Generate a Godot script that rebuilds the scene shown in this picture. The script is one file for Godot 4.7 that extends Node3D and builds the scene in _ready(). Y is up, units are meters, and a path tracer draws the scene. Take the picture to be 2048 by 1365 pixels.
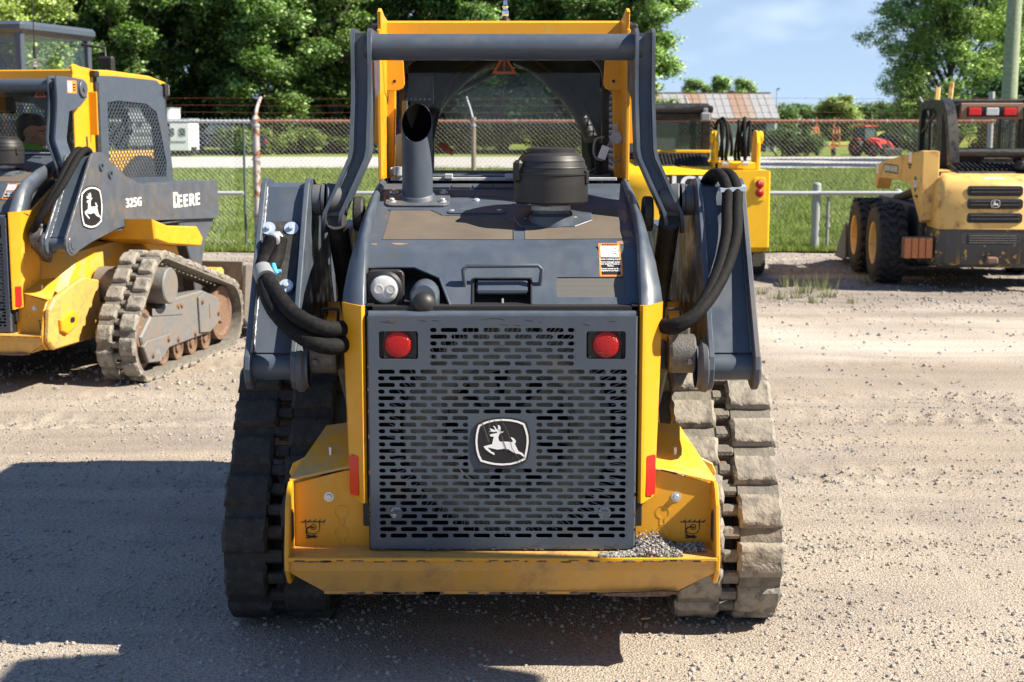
extends Node3D

func _ready() -> void:
	# camera
	var cam := Camera3D.new()
	cam.name = "camera"
	cam.keep_aspect = Camera3D.KEEP_HEIGHT
	cam.near = 0.1
	cam.far = 5000.0
	add_child(cam)
	cam.position = Vector3(0, 1.7, 0)
	cam.rotation = Vector3(-atan(432.5 / 3000.0), 0, 0)
	cam.fov = rad_to_deg(2.0 * atan(682.5 / 3000.0))
	var ca := CameraAttributesPhysical.new()
	ca.frustum_focal_length = 24.0 / (2.0 * tan(deg_to_rad(cam.fov) * 0.5))
	ca.frustum_focus_distance = 5.1
	ca.exposure_aperture = 7.0
	ca.auto_exposure_enabled = false
	cam.attributes = ca
	# sky, sun, exposure
	var env := Environment.new()
	env.background_mode = Environment.BG_SKY
	var sky := Sky.new()
	var sm := ProceduralSkyMaterial.new()
	sm.sky_top_color = lin(0.055, 0.1, 0.21)
	sm.sky_horizon_color = lin(0.25, 0.335, 0.445)
	sm.sky_curve = 0.16
	sm.sky_energy_multiplier = 1.0
	sm.ground_bottom_color = lin(0.2, 0.18, 0.15)
	sm.ground_horizon_color = lin(0.3, 0.3, 0.28)
	sm.sun_angle_max = 12.0
	sm.sky_cover = clouds()
	sm.sky_cover_modulate = Color(1, 1, 1, 0.30)
	sky.sky_material = sm
	env.sky = sky
	env.tonemap_mode = Environment.TONE_MAPPER_LINEAR
	env.tonemap_exposure = 2.4
	env.sdfgi_enabled = true
	env.ssao_enabled = true
	env.ssil_enabled = true
	var we := WorldEnvironment.new()
	we.name = "world_environment"
	we.environment = env
	add_child(we)
	var sun := DirectionalLight3D.new()
	sun.name = "sun"
	sun.light_energy = 1.6
	sun.light_color = Color(1.0, 0.955, 0.88)
	sun.light_angular_distance = 0.5
	sun.shadow_enabled = true
	add_child(sun)
	sun.look_at_from_position(Vector3(0.70, 0.70, 0.17) * 10.0, Vector3.ZERO)
	# materials and the setting
	materials(); materials2(); materials3()
	ground()
	leaf_meshes()
	fence()
	utility_pole()
	barn()
	plants()
	# machines
	var A := compact_loader("dark grey and yellow compact track loader nearest the camera, seen from behind", Vector3(-0.03, 0, -4.5), 0.0, M.rubber, M.rubber_dusty, 0.0, 1)
	var rng := RandomNumberGenerator.new()
	rng.seed = 8
	hoses(A, rng)
	var B := compact_loader("compact track loader at the left edge with a driver in its cab", Vector3(-3.64, 0, -9.55), deg_to_rad(-11.0), M.rubber_dusty, M.rubber_dusty, 0.205, 2)
	var m := MB.new()
	for k in 2:
		m = MB.new()
		m.tube(MB.spline([lv(0.66, 1.42, 0.80), lv(0.69 + k * 0.045, 1.53, 0.60), lv(0.70 + k * 0.045, 1.50, 0.45), lv(0.68 + k * 0.03, 1.3, 0.25), lv(0.60, 1.1, 0.15), lv(0.52, 1.0, 0.2)], 8), 0.024, 12)
		part("hydraulic_hose", m, M.sleeve, B)
	m = MB.new()
	m.prism([Vector2(2.45, 0.18), Vector2(2.52, 0.60), Vector2(2.62, 0.60), Vector2(3.3, 0.16), Vector2(3.3, 0.12), Vector2(2.6, 0.08)], 0.03, side_xf(1.05), 0.004)
	m.prism([Vector2(2.45, 0.18), Vector2(2.52, 0.60), Vector2(2.62, 0.60), Vector2(3.3, 0.16), Vector2(3.3, 0.12), Vector2(2.6, 0.08)], 0.03, side_xf(-1.08), 0.004)
	m.beam(lv(-1.05, 0.4, 2.52), lv(1.05, 0.4, 2.52), 0.03, 0.46, 0.0)
	m.beam(lv(-1.05, 0.11, 2.95), lv(1.05, 0.11, 2.95), 0.7, 0.03, 0.0)
	var bk := part("bucket", m, M.bucket_steel, B)
	m = MB.new()
	m.box(lv(0.80, 0.44, 2.40), Vector3(0.24, 0.3, 0.12), 0.02)
	part("coupler", m, M.yellow_dusty, B)
	var seat := Transform3D(B.basis, B.position) * Transform3D(Basis(), lv(-0.27, 0.99, 1.72))
	seated_person(seat)
	wheel_loader("tall dark grey loader cab rising behind the left track loader", Vector3(-5.55, 0, -16.2), -0.22)
	# a digger just outside the frame at the right: its raised bucket throws the shadow across the bottom of the picture
	digger(Vector3(6.4, 0, -1.6))
	skid_loader(Vector3(4.92, 0, -15.3), deg_to_rad(-3.0))
	side_arm_loader(Vector3(2.05, 0, -16.55))
	# across the road
	red_tractor()
	cultivator()
	white_trailer()
	car("pickup_truck", "dark navy pickup parked under the trees left of the fence post", Vector3((445.0 - 1024.0) / 3000.0 * 87.0, 0, -87.0), PI * 0.5, M.car_navy, true)
	car("small_car", "small dark blue car in the shade of the trees, right of the thick fence post", Vector3((640.0 - 1024.0) / 3000.0 * 96.0, 0, -96.0), 0.4, M.car_blue)
	car("parked_car", "dark car parked on the grass right of the red tractor", Vector3((1786.0 - 1024.0) / 3000.0 * 86.0, 0, -86.0), 1.2, M.car_dark)
	small_things()


# ------------------------------------------------------------------ mesh builder
class MB:
	var st := SurfaceTool.new()
	var g := -1
	func _init() -> void:
		st.begin(Mesh.PRIMITIVE_TRIANGLES)
		st.set_smooth_group(-1)
	func sm(k: int) -> MB:
		st.set_smooth_group(k)
		return self
	func tri(a: Vector3, b: Vector3, c: Vector3) -> void:
		st.add_vertex(a); st.add_vertex(c); st.add_vertex(b)
	func ntri(a: Vector3, b: Vector3, c: Vector3, n: Vector3) -> void:
		if (b - a).cross(c - a).dot(n) >= 0.0: tri(a, b, c)
		else: tri(a, c, b)
	func nquad(a: Vector3, b: Vector3, c: Vector3, d: Vector3, n: Vector3) -> void:
		if (c - a).cross(d - b).dot(n) >= 0.0:
			tri(a, b, c); tri(a, c, d)
		else:
			tri(a, c, b); tri(a, d, c)
	func box(c: Vector3, s: Vector3, b := 0.004, bs := Basis()) -> MB:
		sm(-1)
		var h := s * 0.5
		b = minf(b, minf(h.x, minf(h.y, h.z)) * 0.6)
		var P := {}
		for i in 8:
			var q := Vector3(-1 if i & 1 else 1, -1 if i & 2 else 1, -1 if i & 4 else 1)
			P[i * 3] = c + bs * (q * (h - Vector3(0, b, b)))
			P[i * 3 + 1] = c + bs * (q * (h - Vector3(b, 0, b)))
			P[i * 3 + 2] = c + bs * (q * (h - Vector3(b, b, 0)))
		for ax in 3:
			var bit := 1 << ax
			var b1 := 1 << ((ax + 1) % 3)
			var b2 := 1 << ((ax + 2) % 3)
			for sgn in 2:
				var o := bit * sgn
				var ids := [o, o | b1, o | b1 | b2, o | b2]
				var n: Vector3 = bs[ax] * (1.0 if sgn == 0 else -1.0)
				nquad(P[ids[0] * 3 + ax], P[ids[1] * 3 + ax], P[ids[2] * 3 + ax], P[ids[3] * 3 + ax], n)
			var a1 := (ax + 1) % 3
			var a2 := (ax + 2) % 3
			for k in 4:
				var o2 := (b1 if k & 1 else 0) | (b2 if k & 2 else 0)
				var n2: Vector3 = bs[a1] * (-1.0 if k & 1 else 1.0) + bs[a2] * (-1.0 if k & 2 else 1.0)
				nquad(P[o2 * 3 + a1], P[(o2 | bit) * 3 + a1], P[(o2 | bit) * 3 + a2], P[o2 * 3 + a2], n2)
		for i in 8:
			ntri(P[i * 3], P[i * 3 + 1], P[i * 3 + 2], bs * Vector3(-1 if i & 1 else 1, -1 if i & 2 else 1, -1 if i & 4 else 1))
		return self
	static func frame(d: Vector3, up := Vector3.UP) -> Basis:
		var z := d.normalized()
		if absf(z.dot(up)) > 0.98: up = Vector3.RIGHT
		var x := up.cross(z).normalized()
		return Basis(x, z.cross(x), z)
	func beam(a: Vector3, b: Vector3, w: float, h: float, bev := 0.003, up := Vector3.UP) -> MB:
		return box((a + b) * 0.5, Vector3(w, h, a.distance_to(b)), bev, frame(b - a, up))
	func cyl(a: Vector3, b: Vector3, r: float, n := 20, r2 := -1.0, bev := 0.0) -> MB:
		if r2 < 0.0: r2 = r
		var L := a.distance_to(b)
		var pr := [Vector2(0, 0)]
		if bev > 0.0: pr.append_array([Vector2(r - bev, 0), Vector2(r, bev), Vector2(r2, L - bev), Vector2(r2 - bev, L)])
		else: pr.append_array([Vector2(r, 0), Vector2(r2, L)])
		pr.append(Vector2(0, L))
		return lathe(pr, a, b - a, n)
	func lathe(pr: Array, o: Vector3, axis: Vector3, n := 24, squash := 1.0) -> MB:
		var bs := frame(axis)
		for j in pr.size() - 1:
			var p: Vector2 = pr[j]
			var q: Vector2 = pr[j + 1]
			if p.is_equal_approx(q): continue
			sm(1000 + j)
			var t := (q - p)
			for i in n:
				var a0 := TAU * i / n
				var a1 := TAU * (i + 1) / n
				var d0 := bs.x * cos(a0) + bs.y * sin(a0) * squash
				var d1 := bs.x * cos(a1) + bs.y * sin(a1) * squash
				var nn := (d0 + d1) * t.y - bs.z * t.x * 2.0
				var A := o + d0 * p.x + bs.z * p.y
				var B := o + d1 * p.x + bs.z * p.y
				var C := o + d1 * q.x + bs.z * q.y
				var D := o + d0 * q.x + bs.z * q.y
				if p.x < 1e-6: ntri(A, C, D, nn)
				elif q.x < 1e-6: ntri(A, B, C, nn)
				else: nquad(A, B, C, D, nn)
		sm(-1)
		return self
	# smooth lathe: one smoothing group for the whole profile
	func slathe(pr: Array, o: Vector3, axis: Vector3, n := 24) -> MB:
		var bs := frame(axis)
		for j in pr.size() - 1:
			var p: Vector2 = pr[j]
			var q: Vector2 = pr[j + 1]
			sm(7)
			var t := (q - p)
			for i in n:
				var a0 := TAU * i / n
				var a1 := TAU * (i + 1) / n
				var d0 := bs.x * cos(a0) + bs.y * sin(a0)
				var d1 := bs.x * cos(a1) + bs.y * sin(a1)
				var nn := (d0 + d1) * t.y - bs.z * t.x * 2.0
				var A := o + d0 * p.x + bs.z * p.y
				var B := o + d1 * p.x + bs.z * p.y
				var C := o + d1 * q.x + bs.z * q.y
				var D := o + d0 * q.x + bs.z * q.y
				if p.x < 1e-6: ntri(A, C, D, nn)
				elif q.x < 1e-6: ntri(A, B, C, nn)
				else: nquad(A, B, C, D, nn)
		sm(-1)
		return self
	static func spline(p: Array, k := 6) -> Array:
		var out := []
		for i in p.size() - 1:
			var a: Vector3 = p[maxi(i - 1, 0)]
			var b: Vector3 = p[i]
			var c: Vector3 = p[i + 1]
			var d: Vector3 = p[mini(i + 2, p.size() - 1)]
			for j in k:
				out.append(b.cubic_interpolate(c, a, d, float(j) / k))
		out.append(p[-1])
		return out
	func tube(p: Array, r: float, n := 10, r2 := -1.0, wob := 0.0) -> MB:
		if r2 < 0.0: r2 = r
		var rings := []
		var bs := frame(p[1] - p[0])
		for i in p.size():
			var t: Vector3 = (p[mini(i + 1, p.size() - 1)] - p[maxi(i - 1, 0)]).normalized()
			var x: Vector3 = (bs.x - t * bs.x.dot(t)).normalized()
			bs = Basis(x, t.cross(x), t)
			var rr := lerpf(r, r2, float(i) / (p.size() - 1))
			if wob > 0.0: rr *= 1.0 + wob * sin(i * 2.3) * cos(i * 1.1)
			var ring := []
			for k in n: ring.append(p[i] + (bs.x * cos(TAU * k / n) + bs.y * sin(TAU * k / n)) * rr)
			rings.append(ring)
		sm(3)
		for i in p.size() - 1:
			for k in n:
				var k2 := (k + 1) % n
				nquad(rings[i][k], rings[i][k2], rings[i + 1][k2], rings[i + 1][k], rings[i][k] + rings[i][k2] - p[i] * 2.0)
		sm(-1)
		for k in n:
			ntri(p[0], rings[0][k], rings[0][(k + 1) % n], p[0] - p[1])
			ntri(p[-1], rings[-1][k], rings[-1][(k + 1) % n], p[-1] - p[-2])
		return self
	# rings of equal size, closed round; n-gons capped by a fan
	func loft(rings: Array, smooth := true, cap := true) -> MB:
		var m: int = rings[0].size()
		var cs := []
		for r in rings:
			var c := Vector3.ZERO
			for q in r: c += q
			cs.append(c / m)
		for i in rings.size() - 1:
			for k in m:
				sm(20 + (0 if smooth else k))
				var k2 := (k + 1) % m
				nquad(rings[i][k], rings[i][k2], rings[i + 1][k2], rings[i + 1][k], rings[i][k] + rings[i][k2] + rings[i + 1][k] + rings[i + 1][k2] - (cs[i] + cs[i + 1]) * 2.0)
		sm(-1)
		if cap:
			for k in m:
				ntri(cs[0], rings[0][k], rings[0][(k + 1) % m], cs[0] - cs[1])
				ntri(cs[-1], rings[-1][k], rings[-1][(k + 1) % m], cs[-1] - cs[-2])
		return self
	func prism(poly: Array, depth: float, xf := Transform3D(), bev := 0.0) -> MB:
		var pp := PackedVector2Array(poly)
		if Geometry2D.is_polygon_clockwise(pp): pp.reverse()
		var idx := Geometry2D.triangulate_polygon(pp)
		var ins := pp.duplicate()
		var m := pp.size()
		if bev > 0.0:
			for i in m:
				var e0 := (pp[i] - pp[(i + m - 1) % m]).normalized()
				var e1 := (pp[(i + 1) % m] - pp[i]).normalized()
				var nn := -(Vector2(e0.y, -e0.x) + Vector2(e1.y, -e1.x))
				if nn.length() < 0.2: nn = -Vector2(e0.y, -e0.x)
				nn = nn.normalized() / maxf(0.5, sqrt((1.0 + e0.dot(e1)) * 0.5))
				ins[i] = pp[i] + nn * bev
		sm(-1)
		var z := xf.basis.z
		var P := func(q: Vector2, zz: float) -> Vector3: return xf * Vector3(q.x, q.y, zz)
		for t in range(0, idx.size(), 3):
			ntri(P.call(ins[idx[t]], depth), P.call(ins[idx[t + 1]], depth), P.call(ins[idx[t + 2]], depth), z)
			ntri(P.call(ins[idx[t]], 0), P.call(ins[idx[t + 1]], 0), P.call(ins[idx[t + 2]], 0), -z)
		for i in m:
			var j := (i + 1) % m
			var e := pp[j] - pp[i]
			var on: Vector3 = xf.basis * Vector3(e.y, -e.x, 0)
			if bev > 0.0:
				nquad(P.call(pp[i], bev), P.call(pp[j], bev), P.call(pp[j], depth - bev), P.call(pp[i], depth - bev), on)
				nquad(P.call(pp[i], depth - bev), P.call(pp[j], depth - bev), P.call(ins[j], depth), P.call(ins[i], depth), on.normalized() + z)
				nquad(P.call(pp[i], bev), P.call(pp[j], bev), P.call(ins[j], 0), P.call(ins[i], 0), on.normalized() - z)
			else:
				nquad(P.call(pp[i], 0), P.call(pp[j], 0), P.call(pp[j], depth), P.call(pp[i], depth), on)
		return self
	# flat band between an outer and an inner outline of equal count
	func band(o: Array, q: Array, depth: float, xf := Transform3D()) -> MB:
		var m := o.size()
		for i in m:
			var j := (i + 1) % m
			var O0 := xf * Vector3(o[i].x, o[i].y, depth)
			var O1 := xf * Vector3(o[j].x, o[j].y, depth)
			var I0 := xf * Vector3(q[i].x, q[i].y, depth)
			var I1 := xf * Vector3(q[j].x, q[j].y, depth)
			var dz := xf.basis.z * depth
			nquad(O0, O1, I1, I0, xf.basis.z)
			nquad(O0 - dz, O1 - dz, I1 - dz, I0 - dz, -xf.basis.z)
			nquad(O0, O1, O1 - dz, O0 - dz, (O0 - I0))
			nquad(I0, I1, I1 - dz, I0 - dz, (I0 - O0))
		return self
	# rectangle [x0,x1]x[y0,y1] on plane xf with a hole of the outline q (any count); walls go back by wall
	func cell(x0: float, x1: float, y0: float, y1: float, q: Array, wall: float, xf: Transform3D) -> MB:
		var dense := []
		for i in q.size():
			var p0: Vector2 = q[i]
			var p1: Vector2 = q[(i + 1) % q.size()]
			var cut := maxi(1, int(p0.distance_to(p1) / 0.012)) if wall > 0.0055 or x1 - x0 > 0.1 else 1
			for k in cut: dense.append(p0.lerp(p1, float(k) / cut))
		q = dense
		var c := Vector2.ZERO
		for p in q: c += p
		c /= q.size()
		var o := []
		for p in q:
			var d: Vector2 = p - c
			var t := 1e9
			if d.x > 1e-9: t = minf(t, (x1 - c.x) / d.x)
			if d.x < -1e-9: t = minf(t, (x0 - c.x) / d.x)
			if d.y > 1e-9: t = minf(t, (y1 - c.y) / d.y)
			if d.y < -1e-9: t = minf(t, (y0 - c.y) / d.y)
			o.append(c + d * t)
		var corners := [Vector2(x0, y0), Vector2(x1, y0), Vector2(x1, y1), Vector2(x0, y1)]
		var m := q.size()
		var n := xf.basis.z
		for i in m:
			var j := (i + 1) % m
			var A := xf * Vector3(q[i].x, q[i].y, 0)
			var B := xf * Vector3(q[j].x, q[j].y, 0)
			var C := xf * Vector3(o[j].x, o[j].y, 0)
			var D := xf * Vector3(o[i].x, o[i].y, 0)
			nquad(A, B, C, D, n)
			for k in corners:
				if absf(o[i].x - o[j].x) > 1e-6 and absf(o[i].y - o[j].y) > 1e-6:
					var on_i: bool = absf(o[i].x - k.x) < 1e-6 or absf(o[i].y - k.y) < 1e-6
					var on_j: bool = absf(o[j].x - k.x) < 1e-6 or absf(o[j].y - k.y) < 1e-6
					if on_i and on_j: ntri(D, C, xf * Vector3(k.x, k.y, 0), n)
			var mid: Vector2 = (q[i] + q[j]) * 0.5
			var w := n * wall
			nquad(A, B, B - w, A - w, xf.basis * Vector3(c.x - mid.x, c.y - mid.y, 0))
		return self
	func flat(poly: Array, xf: Transform3D) -> MB:
		var pp := PackedVector2Array(poly)
		var idx := Geometry2D.triangulate_polygon(pp)
		sm(-1)
		for t in range(0, idx.size(), 3): ntri(xf * Vector3(pp[idx[t]].x, pp[idx[t]].y, 0), xf * Vector3(pp[idx[t + 1]].x, pp[idx[t + 1]].y, 0), xf * Vector3(pp[idx[t + 2]].x, pp[idx[t + 2]].y, 0), xf.basis.z)
		return self
	func rect(x0: float, x1: float, y0: float, y1: float, xf: Transform3D) -> MB:
		nquad(xf * Vector3(x0, y0, 0), xf * Vector3(x1, y0, 0), xf * Vector3(x1, y1, 0), xf * Vector3(x0, y1, 0), xf.basis.z)
		return self
	func mesh() -> ArrayMesh:
		st.generate_normals()
		return st.commit()

static func rrect(cx: float, cy: float, w: float, h: float, r: float, k := 4) -> Array:
	var out := []
	r = minf(r, minf(w, h) * 0.499)
	for q in 4:
		var ox: float = cx + (w * 0.5 - r) * [1, -1, -1, 1][q]
		var oy: float = cy + (h * 0.5 - r) * [1, 1, -1, -1][q]
		for i in k + 1:
			var a := PI * 0.5 * (q + float(i) / k)
			out.append(Vector2(ox + r * cos(a), oy + r * sin(a)))
	return out

static func disc(cx: float, cy: float, r: float, n := 24) -> Array:
	var out := []
	for i in n: out.append(Vector2(cx + r * cos(TAU * i / n), cy + r * sin(TAU * i / n)))
	return out

# local point of a machine: x to the right, h above ground, f forward of the rear bumper
static func lv(x: float, h: float, f: float) -> Vector3:
	return Vector3(x, h, -f)

static func side_xf(x: float) -> Transform3D:   # polygon (f, h), thickness towards +x
	return Transform3D(Basis(Vector3(0, 0, -1), Vector3.UP, Vector3.RIGHT), Vector3(x, 0, 0))

static func rear_xf(f: float) -> Transform3D:   # polygon (x, h), thickness towards the rear
	return Transform3D(Basis(), Vector3(0, 0, -f))

# ------------------------------------------------------------------ nodes
var taken := {}
func numbered(n: String) -> String:
	if not taken.has(n):
		taken[n] = 0
		return n
	taken[n] += 1
	return "%s_%03d" % [n, taken[n]]

func thing(called: String, label: String, category: String, at := Vector3.ZERO, turn := 0.0, group := "") -> Node3D:
	var o := Node3D.new()
	o.name = numbered(called)
	add_child(o, true)
	o.position = at
	o.rotation.y = turn
	tag(o, label, category, group)
	return o

func tag(o: Node, label: String, category: String, group := "", kind := "") -> Node:
	if label: o.set_meta("label", label)
	if category: o.set_meta("category", category)
	if group: o.set_meta("group", group)
	if kind: o.set_meta("kind", kind)
	return o

var part_names := {}
func part(called: String, m: Variant, mat: Material, parent: Node, label := "", kind := "") -> MeshInstance3D:
	var o := MeshInstance3D.new()
	o.mesh = m.mesh() if m is MB else m
	o.material_override = mat
	if parent == self:
		o.name = numbered(called)
	else:
		var key := str(parent.get_instance_id()) + called
		part_names[key] = part_names.get(key, -1) + 1
		o.name = called if part_names[key] == 0 else "%s_%03d" % [called, part_names[key]]
	parent.add_child(o, true)
	if label: o.set_meta("label", label)
	if kind: o.set_meta("kind", kind)
	return o

func stuff(called: String, m: Mesh, mat: Material, xs: Array, cols: Array, parent: Node, kind := "stuff") -> MultiMeshInstance3D:
	var mm := MultiMesh.new()
	mm.transform_format = MultiMesh.TRANSFORM_3D
	mm.use_colors = not cols.is_empty()
	mm.mesh = m
	mm.instance_count = xs.size()
	for i in xs.size():
		mm.set_instance_transform(i, xs[i])
		if mm.use_colors: mm.set_instance_color(i, cols[i])
	var o := MultiMeshInstance3D.new()
	o.multimesh = mm
	o.material_override = mat
	o.name = numbered(called) if parent == self else called
	parent.add_child(o, true)
	if kind: o.set_meta("kind", kind)
	return o

func text(s: String, h: float, xf: Transform3D, mat: Material, parent: Node, called := "lettering", bold := true, squeeze := 1.0, depth := 0.002) -> MeshInstance3D:
	var t := TextMesh.new()
	var f := SystemFont.new()
	f.font_names = PackedStringArray(["Droid Sans"])
	f.font_weight = 700 if bold else 400
	t.font = f
	t.text = s
	t.font_size = 48
	t.pixel_size = h / 34.0
	t.depth = depth
	t.curve_step = 2.0
	var o := part(called, t, mat, parent)
	o.transform = xf * Transform3D(Basis.from_scale(Vector3(squeeze, 1, 1)), Vector3.ZERO)
	return o

# ------------------------------------------------------------------ materials
func noise(sd: int, freq: float, oct := 4, type := FastNoiseLite.TYPE_SIMPLEX_SMOOTH) -> FastNoiseLite:
	var n := FastNoiseLite.new()
	n.seed = sd
	n.frequency = freq
	n.fractal_octaves = oct
	n.noise_type = type
	n.fractal_gain = 0.62
	return n

func ntex(n: FastNoiseLite, ramp: Array = [], size := 512, normal := false, bump := 4.0) -> NoiseTexture2D:
	var t := NoiseTexture2D.new()
	t.width = size
	t.height = size
	t.seamless = true
	t.noise = n
	if normal:
		t.as_normal_map = true
		t.bump_strength = bump
	if ramp:
		var g := Gradient.new()
		g.offsets = PackedFloat32Array(ramp.map(func(r): return r[0]))
		g.colors = PackedColorArray(ramp.map(func(r): return r[1]))
		t.color_ramp = g
	return t

func lin(r: float, g: float, b: float, a := 1.0) -> Color:
	var c := Color(r, g, b).linear_to_srgb()
	c.a = a
	return c

func plain_mat(c: Color, rough := 0.5, metal := 0.0) -> StandardMaterial3D:
	var m := StandardMaterial3D.new()
	m.albedo_color = c
	m.roughness = rough
	m.metallic = metal
	return m

# surface whose colour wanders along a ramp of real colours; tri-planar in the object's own axes
func worn(ramp: Array, rough: float, freq := 0.012, scale := 1.6, sd := 1, bump := 0.0, oct := 5) -> StandardMaterial3D:
	var m := StandardMaterial3D.new()
	m.albedo_texture = ntex(noise(sd, freq, oct), ramp)
	m.roughness = rough
	if rough < 0.5:
		# a film of dust dulls the gloss in patches
		m.roughness = 1.0
		m.roughness_texture = ntex(noise(sd + 90, 0.012, 6), [[0.25, Color.WHITE * clampf(rough * 0.8, 0.0, 1.0)], [0.75, Color.WHITE * clampf(rough * 1.75, 0.0, 1.0)]], 512)
		m.roughness_texture_channel = BaseMaterial3D.TEXTURE_CHANNEL_RED
	m.uv1_triplanar = true
	m.uv1_scale = Vector3.ONE * scale
	m.uv1_triplanar_sharpness = 4.0
	if bump > 0.0:
		m.normal_enabled = true
		m.normal_texture = ntex(noise(sd + 50, freq * 4.0, 4), [], 512, true, bump)
		m.normal_scale = 0.6
	return m

func glass(c: Color, alpha: float) -> StandardMaterial3D:
	var m := StandardMaterial3D.new()
	m.transparency = BaseMaterial3D.TRANSPARENCY_ALPHA
	m.albedo_color = Color(c.r, c.g, c.b, alpha)
	m.roughness = 0.03
	m.metallic_specular = 0.32
	return m

var M := {}
func materials() -> void:
	M.slate = worn([[0.0, lin(0.075, 0.072, 0.07)], [0.3, lin(0.06, 0.076, 0.101)], [0.7, lin(0.055, 0.072, 0.1)], [1.0, lin(0.068, 0.084, 0.11)]], 0.36, 0.006, 1.2, 3)
	M.slate_dusty = worn([[0.0, lin(0.12, 0.1, 0.08)], [0.25, lin(0.085, 0.084, 0.088)], [0.5, lin(0.07, 0.08, 0.098)], [1.0, lin(0.064, 0.08, 0.106)]], 0.45, 0.008, 1.0, 9)
	M.yellow = worn([[0.0, lin(0.6, 0.38, 0.08)], [0.25, lin(0.66, 0.315, 0.014)], [1.0, lin(0.70, 0.335, 0.014)]], 0.34, 0.006, 1.4, 5)
	M.yellow_dusty = worn([[0.0, lin(0.5, 0.34, 0.17)], [0.4, lin(0.62, 0.36, 0.09)], [0.65, lin(0.74, 0.37, 0.02)], [1.0, lin(0.74, 0.37, 0.016)]], 0.5, 0.008, 1.3, 6, 1.5)
	M.yellow_rub = worn([[0.0, lin(0.3, 0.18, 0.09)], [0.25, lin(0.5, 0.28, 0.08)], [0.5, lin(0.58, 0.33, 0.09)], [1.0, lin(0.64, 0.33, 0.05)]], 0.5, 0.012, 1.0, 26, 2.0)
	M.yellow_old = worn([[0.0, lin(0.18, 0.07, 0.025)], [0.22, lin(0.5, 0.28, 0.09)], [0.4, lin(0.66, 0.42, 0.13)], [1.0, lin(0.7, 0.45, 0.13)]], 0.5, 0.008, 0.9, 7)
	M.yellow_bright = worn([[0.0, lin(0.8, 0.45, 0.01)], [1.0, lin(0.86, 0.5, 0.012)]], 0.3, 0.01, 1.0, 8)
	M.black = worn([[0.0, lin(0.02, 0.019, 0.018)], [1.0, lin(0.012, 0.012, 0.013)]], 0.4, 0.02, 1.5, 11)
	M.black_dusty = worn([[0.0, lin(0.075, 0.066, 0.055)], [0.5, lin(0.025, 0.024, 0.023)], [1.0, lin(0.014, 0.014, 0.015)]], 0.6, 0.02, 1.3, 12, 1.5)
	M.matte_black = plain_mat(lin(0.008, 0.008, 0.009), 0.7)
	M.plastic = worn([[0.0, lin(0.022, 0.021, 0.021)], [1.0, lin(0.014, 0.014, 0.015)]], 0.5, 0.01, 1.5, 13)
	M.sleeve = worn([[0.0, lin(0.026, 0.025, 0.024)], [0.5, lin(0.012, 0.012, 0.0125)], [1.0, lin(0.01, 0.01, 0.0105)]], 0.7, 0.02, 4.0, 14, 3.0)
	M.sleeve.metallic_specular = 0.22
	M.rubber = worn([[0.0, lin(0.075, 0.065, 0.052)], [0.45, lin(0.034, 0.031, 0.028)], [1.0, lin(0.022, 0.021, 0.02)]], 0.8, 0.02, 2.0, 15, 5.0)
	M.rubber_dusty = worn([[0.0, lin(0.07, 0.067, 0.062)], [0.3, lin(0.15, 0.14, 0.122)], [0.5, lin(0.25, 0.229, 0.193)], [1.0, lin(0.31, 0.284, 0.238)]], 0.9, 0.016, 1.6, 16, 4.0, 7)
	M.rubber_groove = worn([[0.0, lin(0.09, 0.083, 0.074)], [0.5, lin(0.16, 0.147, 0.125)], [1.0, lin(0.25, 0.228, 0.19)]], 0.9, 0.02, 1.6, 116, 3.0)
	M.tyre = worn([[0.0, lin(0.05, 0.046, 0.042)], [0.6, lin(0.022, 0.022, 0.024)], [1.0, lin(0.018, 0.018, 0.02)]], 0.75, 0.03, 1.5, 17, 3.0)
	M.rust = worn([[0.0, lin(0.09, 0.05, 0.03)], [0.5, lin(0.17, 0.1, 0.065)], [1.0, lin(0.26, 0.18, 0.125)]], 0.85, 0.03, 3.0, 18, 4.0)
	M.rust_metal = worn([[0.0, lin(0.2, 0.12, 0.07)], [0.3, lin(0.17, 0.155, 0.14)], [0.7, lin(0.14, 0.142, 0.145)], [1.0, lin(0.22, 0.205, 0.19)]], 0.6, 0.008, 1.0, 19, 2.0)
	M.zinc = plain_mat(lin(0.55, 0.58, 0.62), 0.35, 0.6)
	M.galv = worn([[0.0, lin(0.3, 0.33, 0.36)], [1.0, lin(0.46, 0.49, 0.53)]], 0.5, 0.03, 2.0, 21)
	M.rail_rust = worn([[0.0, lin(0.32, 0.25, 0.22)], [0.4, lin(0.3, 0.115, 0.07)], [1.0, lin(0.22, 0.075, 0.04)]], 0.8, 0.02, 1.2, 22)
	M.red_lens = plain_mat(lin(0.38, 0.006, 0.006), 0.22)
	M.red_lens.normal_enabled = true
	M.red_lens.normal_texture = ntex(noise(31, 0.12, 1, FastNoiseLite.TYPE_CELLULAR), [], 256, true, 6.0)
	M.red_lens.uv1_triplanar = true
	M.red_lens.uv1_scale = Vector3.ONE * 12.0
	M.red_film = plain_mat(lin(0.62, 0.018, 0.015), 0.35)
	M.lens = M.red_lens.duplicate()
	M.lens.albedo_color = lin(0.55, 0.57, 0.58)
	M.lens.normal_scale = 0.25
	M.reflector = plain_mat(lin(0.5, 0.52, 0.52), 0.3, 0.3)
	M.white = plain_mat(lin(0.8, 0.8, 0.8), 0.5)
	M.orange = plain_mat(lin(0.82, 0.24, 0.02), 0.45)
	M.print_black = plain_mat(lin(0.01, 0.01, 0.012), 0.4)
	M.decal_scratch = plain_mat(lin(0.09, 0.095, 0.1), 0.5)
	M.blue_plastic = plain_mat(lin(0.08, 0.42, 0.75), 0.4)
	M.grey_plastic = plain_mat(lin(0.22, 0.23, 0.24), 0.5)
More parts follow.
